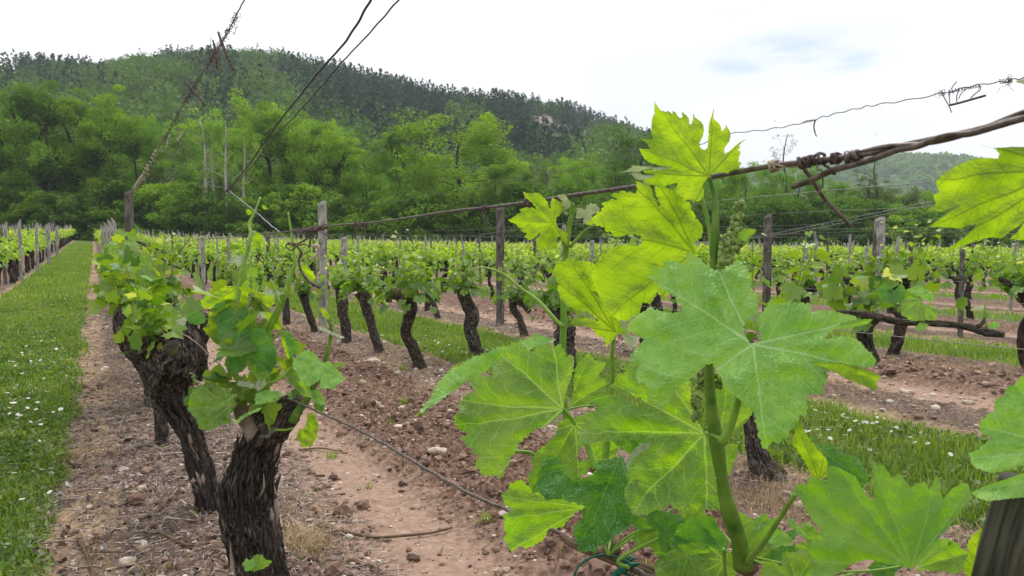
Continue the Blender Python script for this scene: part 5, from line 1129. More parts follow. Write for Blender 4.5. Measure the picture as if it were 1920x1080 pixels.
J = [(sA, mL_back, 13, (370, 75), [(130, 160), (170, 130), (200, 80), (260, 60), (340, 60), (400, 75), (440, 95), (460, 150), (440, 190), (370, 200), (300, 190), (200, 205), (150, 215)], 2.12, (0, .3), True),
     (sA, mL_back, 13, (330, 260), [(190, 230), (230, 230), (300, 300), (320, 400), (270, 460), (230, 450), (190, 400), (150, 350), (180, 310)], 2.07, (0, .3), True),
     (sA, mL_deep, 13, (372, 255), [(215, 200), (240, 170), (300, 175), (350, 210), (375, 235), (420, 200), (460, 215), (480, 250), (480, 300), (450, 350), (370, 385), (310, 400), (270, 440), (250, 400), (235, 300), (240, 250)], 2.04, (0, -.45), False),
     (sB, mL_deep, 13, (370, 430), [(345, 400), (400, 360), (470, 360), (500, 350), (560, 345), (600, 420), (645, 470), (640, 580), (600, 650), (540, 620), (450, 560), (380, 490)], 1.99, (.2, -.1), False),
     (sB, mL_deep, 13, (360, 480), [(350, 470), (420, 530), (440, 600), (400, 640), (340, 655), (305, 620), (310, 540)], 2.01, (0, -.2), False),
     (sB, mL_back, 13, (345, 430), [(285, 415), (340, 405), (350, 440), (330, 480), (320, 540), (290, 500), (300, 450)], 1.98, (0, .2), True),
     (sB, mL_fresh, 13, (600, 640), [(430, 560), (520, 620), (600, 650), (590, 690), (540, 700), (500, 670)], 1.985, (0, .2), True),
     (V1, mL_fresh, 13, (335, 860), [(50, 840), (80, 760), (130, 730), (190, 710), (270, 740), (330, 760), (340, 800), (375, 860), (340, 900), (330, 990), (280, 990), (190, 1035), (120, 1020), (110, 960), (45, 900)], 2.02, (-.1, -.25), False),
     (V1, mL_fresh, 13, (375, 795), [(180, 900), (230, 840), (300, 800), (375, 790), (330, 840), (280, 875), (220, 895)], 1.98, (-.1, -.5), False),
     (sC, mL_wax, 14, (430, 428), [(250, 430), (290, 370), (350, 345), (400, 375), (430, 425), (500, 430), (560, 490), (600, 545), (550, 580), (520, 610), (430, 600), (440, 540), (420, 560), (350, 590), (330, 580), (290, 530), (250, 470)], 1.97, (0, -.4), False),
     (sB, mL_deep, 14, (190, 230), [(180, 215), (230, 230), (270, 290), (285, 350), (250, 390), (240, 450), (225, 380), (200, 290)], 2.03, (0, -.3), False),
     (sB, mL_back, 14, (185, 250), [(175, 230), (205, 290), (230, 380), (240, 450), (210, 410), (190, 330), (170, 270)], 2.025, (0, .3), True),
     (sC, mL_fresh, 14, (370, 660), [(200, 480), (240, 465), (290, 540), (360, 600), (375, 665), (320, 660), (270, 610), (210, 560)], 2.0, (0, -.3), False),
     (sC, mL_back, 14, (350, 790), [(350, 780), (385, 770), (420, 850), (410, 940), (370, 1000), (310, 1000), (275, 940), (290, 890), (335, 870)], 2.03, (0, .2), True),
     (sC, mL_wax, 14, (380, 600), [(360, 600), (420, 610), (450, 660), (475, 710), (430, 715), (380, 690), (350, 640)], 2.04, (0, -.3), False),
     (sC, mL_deep, 14, (400, 700), [(390, 700), (430, 710), (465, 715), (450, 765), (400, 765)], 2.05, (0, -.3), False),
     (sA, mL_pale, 15, (400, 460), [(310, 500), (380, 450), (430, 442), (500, 445), (470, 490), (400, 530), (380, 560), (370, 510)], 2.1, (0, -.5), False),
     (sA, mL_back, 15, (430, 370), [(240, 430), (290, 370), (360, 352), (440, 370), (400, 395), (320, 400), (270, 415)], 2.12, (0, -.3), True),
     (sB, mL_back, 15, (885, 520), [(880, 515), (960, 530), (1020, 580), (1045, 640), (1000, 715), (985, 670), (950, 630), (920, 570)], 2.05, (0, .3), True),
     (sB, mL_pale, 15, (690, 750), [(580, 790), (610, 740), (630, 700), (650, 730), (720, 740), (775, 765), (740, 780), (670, 768), (620, 785)], 2.03, (0, -.4), False),
     (sB, mL_back, 15, (690, 760), [(600, 790), (680, 765), (700, 850), (660, 890), (620, 870), (590, 830)], 2.035, (0, .3), True),
     (sA, mL_back, 15, (530, 260), [(500, 250), (540, 240), (590, 270), (590, 330), (560, 380), (530, 370), (510, 300)], 2.12, (0, .3), True),
     (sA, mL_pale, 15, (520, 255), [(490, 260), (505, 235), (540, 240), (530, 280), (500, 295)], 2.11, (0, .3), True),
     (sA, mL_back, 15, (500, 95), [(455, 65), (480, 55), (510, 70), (500, 100), (460, 98)], 2.12, (0, .3), True),
     (sA, mL_back, 15, (590, 35), [(590, 20), (620, 25), (640, 50), (620, 62), (595, 45)], 2.12, (0, .3), True),
     (sB, mL_fresh, 15, (480, 600), [(450, 590), (500, 540), (550, 560), (555, 620), (520, 650), (470, 640)], 2.06, (0, .2), True),
     (sB, mL_fresh, 15, (470, 700), [(420, 690), (470, 650), (530, 660), (570, 700), (540, 760), (480, 770), (430, 730)], 2.08, (0, .1), False),
     (sB, mL_back, 15, (640, 920), [(620, 920), (680, 935), (740, 960), (765, 1060), (720, 1075), (660, 1040), (630, 980)], 2.06, (0, .2), True),
     (V1, mL_pale, 13, (520, 830), [(370, 720), (400, 700), (450, 705), (510, 740), (480, 745), (400, 735)], 2.0, (0, -.4), False),
     (V1, mL_wax, 13, (560, 800), [(500, 790), (560, 760), (648, 770), (690, 790), (630, 840), (570, 850), (500, 860)], 1.98, (0, -.45), False),
     (V1, mL_wax, 13, (540, 880), [(355, 985), (400, 940), (470, 900), (545, 880), (500, 910), (430, 940), (380, 990)], 1.95, (0, -.5), False),
     (sC, mL_back, 14, (480, 130), [(425, 70), (445, 55), (470, 75), (498, 110), (490, 135), (455, 125)], 2.0, (0, .2), True),
     (sC, mL_pale, 14, (500, 215), [(415, 185), (450, 190), (520, 225), (595, 265), (560, 262), (490, 232), (440, 210)], 2.01, (0, -.4), False),
     (sC, mL_fresh, 14, (560, 450), [(520, 440), (560, 430), (605, 440), (590, 460), (540, 465)], 2.03, (0, -.3), False),
     (sD, mL_pale, 13, (530, 740), [(488, 700), (500, 730), (510, 700), (525, 685), (540, 710), (560, 685), (575, 720), (560, 745), (520, 765), (495, 745)], 1.97, (0, .2), False),
     (V1, mL_fresh, 0, (485, 1060), [(460, 1062), (470, 1050), (480, 1040), (492, 1040), (498, 1050), (510, 1052), (502, 1062), (490, 1068), (475, 1072)], 2.05, (0, -.2), False),
     (V1, mL_wax, 0, (468, 1058), [(455, 1055), (462, 1045), (466, 1050), (476, 1046), (480, 1058), (472, 1068), (460, 1072)], 2.04, (0, -.2), False)]
for k, (par, mt, z, p0, out_, Z, tl, un) in enumerate(J): near_leaf(par, mt, z, p0, out_, Z, tl, under=un, seed=60+k, serr=.6, crink=.012, jit=1.6)
r = np.random.default_rng(333)
def leaf_cloud(parent, name, cpx, spx, Z, n, size, mat=mF_vine, seed=0, zs=.12, tone=None):
    r = np.random.default_rng(seed); px = r.normal(cpx[0], spx[0], n); py = r.normal(cpx[1], spx[1], n); P = at(px, py, Z+r.normal(0, zs, n))
    T = norm(r.normal(size=(n, 3))+[0, 0, -.25]); Nn = r.normal(0, .45, (n, 3))+[0, 0, .8]; mb = MB()
    add_leaves(mb, P, T, Nn, size*r.uniform(.5, 1.2, n), r, 31, 1, tone if tone is not None else np.clip(r.normal(.45, .25, n), 0, .99)); return mb.build(name, mat, parent, smooth=False)
leaf_cloud(V1, 'foliage', (455, 610), (48, 60), 2.16, 40, .055, seed=1)
leaf_cloud(V1, 'foliage', (470, 720), (38, 30), 2.10, 34, .045, seed=2, zs=.05)
for q in (((470, 520), (463, 600)), ((440, 560), (448, 640)), ((478, 610), (470, 690)), ((617, 600), (626, 612)), ((440, 690), (455, 735)), ((360, 700), (366, 720))):
    berries(sA if q[0][0] < 600 else sC, [q[0], ((q[0][0]+q[1][0])/2+2, (q[0][1]+q[1][1])/2), q[1]], 2.03, .0026, 60 if q[0][0] < 600 and q[0][1] < 650 else 24, int(q[0][0]))

# --- second trunk vine
P2 = at(392, 985, 3.2); V2 = empty('grapevine', (float(P2[0]), float(P2[1]), float(ground_z(P2[0], P2[1]))))
tag(V2, 'bulky vine with mossy knotted head and pale trunk leaning left, behind the nearest trunk', 'grapevine', 'grapevines planted in rows')
T2 = hero_trunk(V2, [(395, 1010), (390, 940), (375, 870), (352, 800), (325, 750), (318, 715), (335, 685), (352, 660)], [3.18, 3.25, 3.15, 3.05], [56, 46, 43, 46, 58, 80, 94, 74], mBarkM, 51, 100, 180, .3)
hero_trunk(V2, [(350, 700), (362, 670), (360, 640), (352, 618), (350, 600)], [3.0, 2.98], [66, 58, 46, 40, 22], mBark, 52, 70, 80, .35, 'arm', 12)
hero_trunk(V2, [(345, 690), (330, 660), (322, 635), (325, 615)], [3.1, 3.08], [40, 26, 20, 16], mBarkM, 53, 40, 50, .3, 'arm', 12)
hero_trunk(V2, [(372, 650), (382, 630), (388, 600), (372, 588)], [3.02, 3.0], [26, 22, 20, 12], mBark, 54, 30, 40, .3, 'arm', 12)
peel(T2, [(390, 940), (375, 870), (352, 800), (325, 750), (318, 715)], 3.16, [48, 46, 50, 60, 76], 110, 5)
for k, (mt, p0, o_, Z) in enumerate([(mL_deep, (368, 596), [(350, 600), (358, 588), (375, 582), (385, 592), (385, 605), (370, 608), (355, 606)], 2.95), (mL_fresh, (340, 620), [(325, 615), (340, 600), (352, 605), (345, 620), (335, 632)], 2.96), (mL_pale, (372, 570), [(358, 568), (370, 566), (378, 574), (368, 576)], 2.95), (mL_pale, (345, 600), [(330, 600), (345, 594), (352, 600), (345, 612), (335, 610)], 2.94)]):
    near_leaf(V2, mt, 0, p0, o_, Z, (0, -.2), seed=80+k, serr=.5)
leaf_cloud(V2, 'foliage', (355, 600), (16, 12), 3.0, 12, .04, seed=3, zs=.05)
# --- third trunk vine
P3 = at(300, 835, 4.35); V3 = empty('grapevine', (float(P3[0]), float(P3[1]), float(ground_z(P3[0], P3[1]))))
tag(V3, 'dark vine leaning left with broad leafy head, third trunk from the camera', 'grapevine', 'grapevines planted in rows')
hero_trunk(V3, [(303, 850), (302, 800), (295, 745), (278, 700), (255, 655), (240, 625), (232, 600), (235, 580)], [4.3, 4.2, 4.15], [28, 24, 26, 34, 44, 50, 42, 30], mBark, 61, 60, 110, .3)
hero_trunk(V3, [(262, 660), (285, 645), (310, 632), (330, 625)], [4.0, 3.9], [44, 40, 34, 20], mBarkM, 62, 50, 60, .3, 'arm', 12)
leaf_cloud(V3, 'foliage', (282, 592), (26, 32), 4.0, 110, .06, seed=4, zs=.18)
leaf_cloud(V3, 'foliage', (250, 540), (26, 30), 4.5, 130, .062, seed=5, zs=.25)
for k, (x0, y0, x1, y1) in enumerate([(275, 600, 268, 520), (300, 620, 308, 540), (290, 630, 283, 560), (310, 630, 318, 590), (250, 580, 255, 500), (262, 560, 270, 480)]):
    stem(V3, 'shoot', [(x0, y0), ((x0+x1)/2+2, (y0+y1)/2), (x1, y1)], 4.1, [5, 3], mStem, 12, 6)
for k, (px_, py_, Z, n, sp) in enumerate([(225, 520, 5.3, 90, (20, 24)), (232, 490, 6.2, 90, (20, 18))]):
    p = at((290, 284)[k], 700 if k else 760, Z); gz = float(ground_z(np.array(p[0]), np.array(p[1])))
    root = empty('grapevine', (float(p[0]), float(p[1]), gz))
    tag(root, ['black-trunked vine hidden behind the leafy head of the leaning vine', 'leafy vine in front of the thick dark post of the near row'][k], 'grapevine', 'grapevines planted in rows')
    mb = MB(); zb = [tuple(np.array([p[0], p[1], gz-.05])), tuple(np.array([p[0]-.02, p[1]+.05, gz+.22])), tuple(at(px_+22, py_+88, Z)), tuple(at(px_-4, py_+30, Z))]
    add_tube(mb, zb, [.06, .045, .05, .07], 24, gnarl(70+k, .3), n=40); mb.build('trunk', mBark, root)
    leaf_cloud(root, 'foliage', (px_, py_), sp, Z, int(n*1.4), .072, seed=8+k, zs=.3)
# pale curled young leaves over the row behind the hanging wires
o = leaf_cloud(None, 'x', (262, 478), (22, 16), 6.0, 10, .08, seed=12, zs=.3) if False else None
def on_ground(px, py):
    z = 0.
    for _ in range(6):
        P = C0+ray(px, py)*((z-CAMZ)/ray(px, py)[2]); z = float(ground_z(np.array(P[0]), np.array(P[1])))
    return P, float(pix(P)[2])
def mid_vine(pts, w_, label, fi, fs=1.0, arms=(), mat=mBark, seed=0, zoff=0):
    """pts run from the foot to the head"""
    P, Z = on_ground(*pts[0]); Z += zoff
    root = empty('grapevine', (float(P[0]), float(P[1]), float(P[2]))); tag(root, label, 'grapevine', 'grapevines planted in rows')
    p = [(pts[0][0]+1, pts[0][1]+10)]+list(pts); w2 = [w_[0]*1.15]+list(w_)
    hero_trunk(root, p, Z, w2, mat, seed, 36, 70, .26)
    for k, ar in enumerate(arms): hero_trunk(root, ar, Z-.05, np.linspace(w_[-1]*.8, w_[-1]*.5, len(ar)), mat, seed+30+k, 24, 24, .3, 'arm', 10)
    h = at(*[float(v) for v in pts[-1]], Z); off = h-np.array([0, 0, .70*fs])
    for nm, me in (('foliage', VF[fi][1]), ('shoot', VF[fi][0])):
        o = link(nm, me, root); o.location = Vector(off)-root.location; o.scale = (fs, fs, fs)
    return root
MV = [([(590, 622), (583, 598), (573, 570), (568, 545)], [15, 14, 15, 26], 'slim leaning vine just left of the tall pale grey post', 0, .95, ()),
      ([(538, 608), (536, 580), (533, 555), (530, 536)], [15, 15, 17, 22], 'dark upright vine two left of the tall pale grey post', 1, .95, ()),
      ([(650, 640), (648, 610), (642, 575), (638, 538)], [19, 20, 22, 24], 'stout upright vine just right of the tall pale grey post', 2, .95, ()),
      ([(711, 660), (700, 622), (688, 580), (678, 548)], [19, 19, 20, 30], 'vine leaning left with knobbed head, second right of the tall pale grey post', 3, 1.0, ()),
      ([(788, 690), (775, 655), (761, 622), (768, 590), (770, 572), (762, 556)], [27, 21, 22, 26, 28, 42], 'bent vine with flat dark head and long leafy shoots, left of the curling green tip', 4, 1.08, ([(762, 556), (748, 553), (738, 551)],)),
      ([(898, 672), (890, 645), (882, 618), (884, 590), (872, 560), (865, 540)], [24, 26, 30, 30, 26, 22], 'thick twisted vine under the curling green tip', 5, 1.0, ()),
      ([(1072, 715), (1062, 680), (1056, 645), (1060, 610), (1050, 575)], [34, 36, 40, 40, 36], 'thick black vine directly behind the slim upright shoot', 6, 1.0, ([(1058, 600), (1040, 585), (1028, 575)],)),
      ([(1445, 895), (1428, 870), (1416, 830), (1408, 780), (1400, 700), (1392, 640)], [62, 44, 36, 34, 34, 44], 'dark vine trunk showing under the waxy leaf beside the flowering grass', 7, 1.0, ()),
      ([(983, 630), (976, 600), (962, 580), (962, 558)], [16, 14, 16, 20], 'small forked vine right of the tall dark post', 0, .9, ([(965, 562), (980, 570), (994, 585)],)),
      ([(822, 598), (815, 575), (804, 552), (799, 538)], [12, 11, 13, 18], 'thin leaning vine behind the bent flat-headed vine', 1, .85, ()),
      ([(722, 572), (712, 556), (706, 545)], [9, 9, 12], 'small far vine between two front row trunks', 2, .8, ()),
      ([(1245, 640), (1238, 610), (1230, 570), (1225, 550)], [16, 18, 22, 26], 'vine trunk glimpsed through the gap below the backlit leaves', 3, .9, ()),
      ([(500, 588), (497, 565), (492, 545), (488, 532)], [12, 12, 13, 18], 'dark vine behind the fresh shoots of the nearest trunk', 6, .92, ()),
      ([(468, 574), (464, 555), (460, 530)], [12, 12, 16], 'dark vine left of the fresh shoots of the nearest trunk', 5, .9, ()),
      ([(435, 566), (432, 545), (428, 524)], [11, 11, 15], 'second dark vine left of the fresh shoots of the nearest trunk', 4, .9, ())]
for k, (pts, w_, lab, fi, fs, arms) in enumerate(MV): mid_vine(pts, w_, lab, fi, fs, arms, mBarkM if k in (4, 0) else mBark, 210+k)
# the forked vine with long horizontal arm on the right
p = at(1628, 664, 5.6); gz = float(ground_z(np.array(p[0]), np.array(p[1])))
V5 = empty('grapevine', (float(p[0]), float(p[1]), gz)); tag(V5, 'vine with long dark horizontal arm reaching right, beyond the big waxy leaf', 'grapevine', 'grapevines planted in rows')
hero_trunk(V5, [(1632, 680), (1625, 645), (1622, 615), (1635, 590)], [4.6, 4.5], [36, 30, 34, 40], mBark, 91, 40, 60, .3)
hero_trunk(V5, [(1570, 583), (1620, 590), (1680, 602), (1740, 606), (1800, 611), (1850, 622), (1882, 628)], [4.3, 4.1, 3.9], [5, 12, 14, 12, 13, 18, 12], mBark, 92, 24, 100, .3, 'arm', 12)
hero_trunk(V5, [(1832, 612), (1842, 605), (1846, 596)], 3.9, [8, 6, 4], mBark, 93, 12, 14, .3, 'arm', 12)
for k, (mt, p0, o_) in enumerate([(mL_deep, (1678, 545), [(1645, 540), (1660, 530), (1678, 545), (1690, 528), (1700, 545), (1695, 565), (1670, 570), (1650, 562)]), (mL_fresh, (1725, 560), [(1690, 565), (1715, 550), (1732, 570), (1735, 600), (1710, 602), (1690, 590)]), (mL_wax, (1725, 545), [(1700, 545), (1720, 536), (1745, 545), (1756, 566), (1735, 562), (1715, 552)]), (mL_fresh, (1735, 575), [(1730, 572), (1750, 575), (1760, 585), (1755, 600), (1738, 600)]), (mL_wax, (1865, 605), [(1852, 608), (1862, 602), (1876, 606), (1872, 616), (1855, 616)]), (mL_pale, (1845, 574), [(1818, 582), (1832, 574), (1848, 572), (1846, 580)]), (mL_wax, (1730, 610), [(1715, 615), (1725, 604), (1742, 608), (1735, 620), (1720, 620)])]):
    near_leaf(V5, mt, 0, p0, o_, 3.95, (0, -.2), seed=120+k, serr=.5)
stem(V5, 'shoot', [(1731, 605), (1730, 580), (1728, 560)], 3.95, [5, 3], mStem, 8, 6); stem(V5, 'shoot', [(1850, 615), (1847, 590), (1846, 565)], 3.9, [4, 2], mStem, 8, 6)
leaf_cloud(V5, 'foliage', (1640, 555), (60, 22), 4.6, 90, .075, seed=14, zs=.3)

# ---------------------------------------------------------------- hero wires and what clings to them
def pxl(pts, lat=.45): p = np.array(pts, float); return atl(p[:, 0], p[:, 1], lat)
MAIN = [(1975, 205), (1920, 218), (1850, 238), (1780, 254), (1720, 266), (1670, 277), (1620, 290), (1560, 298), (1500, 305), (1440, 312), (1385, 322), (1330, 332), (1260, 342), (1195, 349), (1130, 358), (1060, 368), (1000, 378), (920, 388), (840, 397), (760, 409), (690, 418), (640, 421), (604, 426), (560, 432), (510, 437), (470, 440), (420, 446), (380, 449), (330, 453), (285, 455)]
Pm = pxl(MAIN); mb = MB()
rad = np.interp(np.array(MAIN)[:, 0], [280, 700, 1200, 1500, 1700, 1975], [.0016, .0018, .0021, .0022, .0017, .0017])
add_tube(mb, Pm, rad, 9, lambda u, v: 1+.12*(vn2(u*4+v*0, v*90, 2)-.5), n=300)
W1 = tag(mb.build('trellis_wire', mWire), 'thick rusty wire crossing the picture from upper right past the near shoots', 'wire', 'wires strung along the rows')
# second strand twisted with it at the right end, ending in a free stub
seg2 = [(1975, 214), (1920, 222), (1870, 236), (1820, 250), (1770, 256), (1720, 274), (1680, 282), (1640, 297), (1600, 309), (1560, 320), (1520, 338), (1487, 350)]
P_2 = pxl(seg2, .448); mb = MB(); tt = np.linspace(0, 1, len(P_2))
add_tube(mb, P_2, np.interp(tt, [0, .5, 1], [.0019, .0021, .0022]), 9, n=120); Pz = catmull(Pm[:8], 90); T_, A_, B_ = frames(Pz); ang = np.linspace(0, 9, 90)
add_tube(mb, Pz+(A_*np.cos(ang)[:, None]+B_*np.sin(ang)[:, None])*.0022, .0016, 7)
mb.build('twisted_strand', mWire, W1)
def coil(path, R0, turns, r0, mat, name, label, seed=0, loops=0, cat='tendril', k=1):
    r0 *= .66; R0 *= .8; turns = int(turns*1.3)+1
    r = np.random.default_rng(seed); P = catmull(path, 40*turns); T, A, B = frames(P); a = np.linspace(0, turns*6.283, len(P)); mb = MB()
    rr = R0*(1+.35*(fbm2(a*.7, a*0+seed, 2, 3)-.5)*2)
    add_tube(mb, P+(A*np.cos(a)[:, None]+B*np.sin(a)[:, None])*rr[:, None]+T*(.3*R0*np.sin(a*2.3))[:, None], r0*(1+.3*(fbm2(a*2, a*0, 2, 1)-.5)), 6)
    for q in range(loops):
        c = P[int(r.integers(len(P)))]; e = [c]
        for s in range(int(r.integers(4, 7))): e.append(e[-1]+r.normal(0, R0*1.1, 3)+np.array([0, 0, -R0*.45]))
        add_tube(mb, e, r0*r.uniform(.5, .9), 5, n=26)
    return tag(mb.build(name, mat), label, cat, 'dry tendrils wound round the wires')
coil(pxl([(548, 434), (575, 431), (604, 428)]), .0065, 9, .0020, mTend, 'dry_tendril', 'thick dark coil wound round the wire left of the grey post', 1, 4)
coil(pxl([(582, 430), (600, 427), (612, 425)]), .0058, 5, .0020, mTend, 'dry_tendril', 'short coil on the wire in front of the grey post', 2, 1)
def stray(pts, Z, w_, mat, name, label, cat='tendril', n=30, seg=7, lat=None):
    p = np.array(pts, float); P = at(p[:, 0], p[:, 1], Z) if lat is None else atl(p[:, 0], p[:, 1], lat); z = pix(P)[2]
    mb = MB(); wv = np.interp(np.linspace(0, 1, len(p)), np.linspace(0, 1, len(np.atleast_1d(w_))), np.atleast_1d(w_))
    add_tube(mb, P, wv/2/FPX*z, seg, lambda u, v: 1+.2*(vn2(u*3+v*0, v*120, 6)-.5), n=n); return tag(mb.build(name, mat), label, cat, 'dry tendrils wound round the wires' if cat == 'tendril' else None)
stray([(588, 432), (580, 445), (568, 452), (556, 458), (545, 455), (536, 460), (545, 470), (556, 462), (572, 458), (582, 470), (560, 480)], 1.93, [4, 3, 3, 2], mTend, 'dry_tendril', 'tangle of thin dark curls hanging under the wire left of the grey post')
stray([(540, 458), (556, 462), (565, 475), (560, 490), (566, 510), (580, 528), (600, 540)], 1.95, [3, 5, 5, 6], mTend, 'dry_tendril', 'long dark curved tendril reaching down to the grey post')
stray([(603, 430), (592, 432), (583, 437), (582, 450), (580, 465)], 1.92, [5, 5, 4], mTend, 'dry_tendril', 'short hooked tendril hanging beside the grey post')
stray([(585, 462), (594, 460), (597, 466), (594, 476), (588, 483), (581, 487)], 1.9, [6, 7, 5], mTendP, 'pale_tendril', 'pale hook-shaped tendril end beside the grey post')
stray([(618, 432), (610, 440), (625, 446), (612, 448)], 1.9, [2, 2], mTend, 'dry_tendril', 'tiny curl right of the grey post under the wire')
coil(pxl([(664, 421), (685, 419)]), .006, 3, .0013, mTend, 'dry_tendril', 'loose ring of tendril on the wire right of the grey post', 3, 2)
stray([(676, 417), (682, 426), (686, 436), (688, 443)], 1.68, [3, 2], mTend, 'dry_tendril', 'short whisker hanging from the loose tendril ring')
coil(pxl([(986, 380), (1000, 378), (1011, 376)]), .0052, 6, .0017, mTend, 'dry_tendril', 'tight dark ball of tendril on the wire by the small star-shaped leaf', 4, 2)
coil(pxl([(906, 390), (914, 389)]), .0036, 2, .0013, mTend, 'dry_tendril', 'small knot on the wire mid picture', 5, 0)
stray([(907, 391), (904, 402), (910, 415), (923, 424)], 1.05, [3, 2], mTend, 'dry_tendril', 'thin whisker hanging from the small mid wire knot')
coil(pxl([(1446, 311), (1452, 310), (1458, 309)]), .0045, 2, .0016, mTendP, 'dry_tendril', 'pale loop on the thick wire right of the topmost leaf', 6, 0)
coil(pxl([(1500, 305), (1520, 301), (1545, 297)]), .0042, 5, .0016, mTend, 'dry_tendril', 'knotted tendril ball on the thick wire at upper right', 7, 2)
coil(pxl([(1562, 297), (1572, 296)]), .0038, 3, .0019, mTend, 'dry_tendril', 'dark double loop on the thick wire right of the knotted ball', 8, 0)
coil(pxl([(1588, 295), (1612, 291)]), .0035, 2, .0030, mWire, 'dry_tendril', 'swollen wrap where the two thick wire strands part', 9, 0)
stray([(1505, 305), (1510, 320), (1520, 332), (1532, 352), (1545, 372), (1562, 390), (1580, 408), (1596, 426)], .57, [9, 9, 8, 7, 7], mTend, 'dry_tendril', 'straight broken cane hanging from the knotted tendril ball', n=50)
stray([(1440, 305), (1470, 312), (1500, 312)], .57, [4, 4], mTendP, 'pale_tendril', 'pale tendril lying along the thick wire')
# lower wire, slack upper wires
wire_thing(pxl([(1235, 1088), (1160, 1055), (1085, 1020), (1050, 1000), (960, 960), (880, 925), (800, 880), (720, 832), (660, 800), (610, 778), (575, 762), (540, 748), (500, 738)]), .0026, mWire, 'trellis_wire', 'purplish lower wire slanting from the near cane up to the first trunk', 'wires strung along the rows', 160, 9, .0006)
wire_thing(np.vstack([pxl([(500, 738), (470, 720), (430, 700)], .40), at(np.array([395, 365, 340, 320]), np.array([668, 640, 625, 622]), 2.9)]), .0021, mTwig, 'trellis_wire', 'thin grey wire running from the first trunk to the mossy trunk', 'wires strung along the rows', 60, 6, .001)
W2 = wire_thing(pxl([(705, -20), (695, 0), (650, 75), (600, 132), (560, 182), (520, 232), (490, 275), (460, 318), (430, 352), (400, 388), (370, 425), (345, 462), (325, 485), (305, 510), (280, 538)]), .0023, mWireD, 'trellis_wire', 'dark slack wire dropping from top centre to the near row', 'wires strung along the rows', 160, 8, .0006)
W3 = wire_thing(pxl([(765, -20), (747, 0), (690, 65), (640, 118), (600, 165), (555, 215), (520, 252), (490, 290), (465, 320), (445, 340), (430, 356)]), .0015, mWireD, 'trellis_wire', 'thinner grey wire beside the dark slack wire at top centre', 'wires strung along the rows', 120, 7, .0004)
coil(pxl([(598, 134), (594, 139)]), .0030, 2, .0011, mWire, 'wire_knot', 'small knot on the dark slack wire against the sky', 10, 0)
coil(pxl([(434, 350), (426, 358)]), .0075, 3, .0022, mTend, 'dry_tendril', 'tangled knot where the two slack wires meet above the leafy head', 11, 4)
wire_thing(at(np.array([430, 455, 480, 505, 525]), np.array([358, 378, 398, 420, 436]), np.array([2.9, 2.6, 2.4, 2.2, 2.1])), .0018, mWireG, 'trellis_wire', 'short grey strand running from the wire knot down to the rusty wire', 'wires strung along the rows', 40, 6, .0005)
W4p = [(470, -25), (458, 0), (443, 28), (435, 45), (415, 80), (398, 105), (385, 130), (370, 150), (352, 180), (335, 210), (318, 242), (302, 270), (285, 300), (268, 328), (252, 352)]
wire_thing(pxl(W4p), .0023, mWireD, 'trellis_wire', 'top wire at upper left wrapped in dry curled tendrils', 'wires strung along the rows', 160, 7, .0006)
W4 = pxl(W4p); r = np.random.default_rng(21)
for k, (a, b, rad_, lab) in enumerate([(2, 4, .016, 'highest bunch of dark tendrils on the upper left wire'), (4, 5.6, .020, 'bunch of tendrils with hanging pieces on the upper left wire'), (6.6, 8.6, .022, 'middle bunch of dry tendrils on the upper left wire'), (9, 11, .026, 'straggling bunch below the middle of the upper left wire'), (11.2, 13, .03, 'pale ragged bunch low on the upper left wire'), (13, 14, .03, 'lowest faint bunch on the upper left wire')]):
    t = np.linspace(a, b, 4); Pp = np.stack([np.interp(t, np.arange(len(W4)), W4[:, c]) for c in range(3)], -1)
    coil(Pp, rad_*.55, 6, rad_*.12, mTend if k < 4 else mTendP, 'dry_tendril', lab, 30+k, 11)
stray([(409, 60), (416, 80), (424, 100), (432, 118), (439, 132)], 2.95, [4, 6, 5, 5], mTend, 'hanging_twig', 'brown dead twig hanging from the upper left wire', 'twig')
stray([(399, 75), (404, 95), (406, 112), (408, 129)], 2.95, [3, 6, 5], mTend, 'hanging_twig', 'shorter dark twig hanging beside the brown dead twig', 'twig')
stray([(345, 153), (355, 163), (366, 175), (376, 186), (385, 198)], 3.8, [3, 5, 4, 6], mTend, 'hanging_twig', 'crossed twig caught on the middle of the upper left wire', 'twig')
stray([(332, 264), (338, 256), (343, 247)], 4.3, [4, 3], mTendP, 'hanging_twig', 'short pale twig hanging low on the upper left wire', 'twig')
# top wire of the second row, seen against the sky at the right
X1 = ROW0+RSP
WB = wire_thing(pxl([(2000, 122), (1920, 145), (1880, 153), (1830, 160), (1780, 172), (1700, 188), (1640, 197), (1600, 205), (1560, 215), (1520, 226), (1480, 236), (1430, 244), (1375, 250), (1320, 268), (1270, 280), (1200, 292), (1100, 312), (1000, 330), (900, 350), (800, 368), (700, 384)], X1), .0020, mWire, 'trellis_wire', 'thin top wire of the second row crossing the sky at right', 'wires strung along the rows', 200, 6, .003)
WBp = lambda pts: pxl(pts, X1)
coil(WBp([(1762, 175), (1772, 173)]), .012, 2, .0014, mTend, 'dry_tendril', 'open ring on the thin sky wire left of the hanging rung', 41, 1)
coil(WBp([(1778, 172), (1800, 167), (1820, 164), (1838, 160)]), .007, 8, .0017, mTend, 'dry_tendril', 'row of small curls on the thin sky wire', 42, 3)
coil(WBp([(1873, 153), (1890, 151), (1897, 150)]), .010, 4, .0016, mTend, 'dry_tendril', 'knot on the thin sky wire near the right edge', 43, 3)
coil(WBp([(1505, 229), (1530, 224)]), .005, 3, .0022, mTend, 'dry_tendril', 'small knot on the thin sky wire right of the topmost leaf', 44, 1)
stray([(1529, 224), (1526, 236), (1528, 248), (1531, 256)], 3.2, [3, 2], mTend, 'dry_tendril', 'thin whisker hanging from the small sky wire knot', lat=X1)
mb = MB()
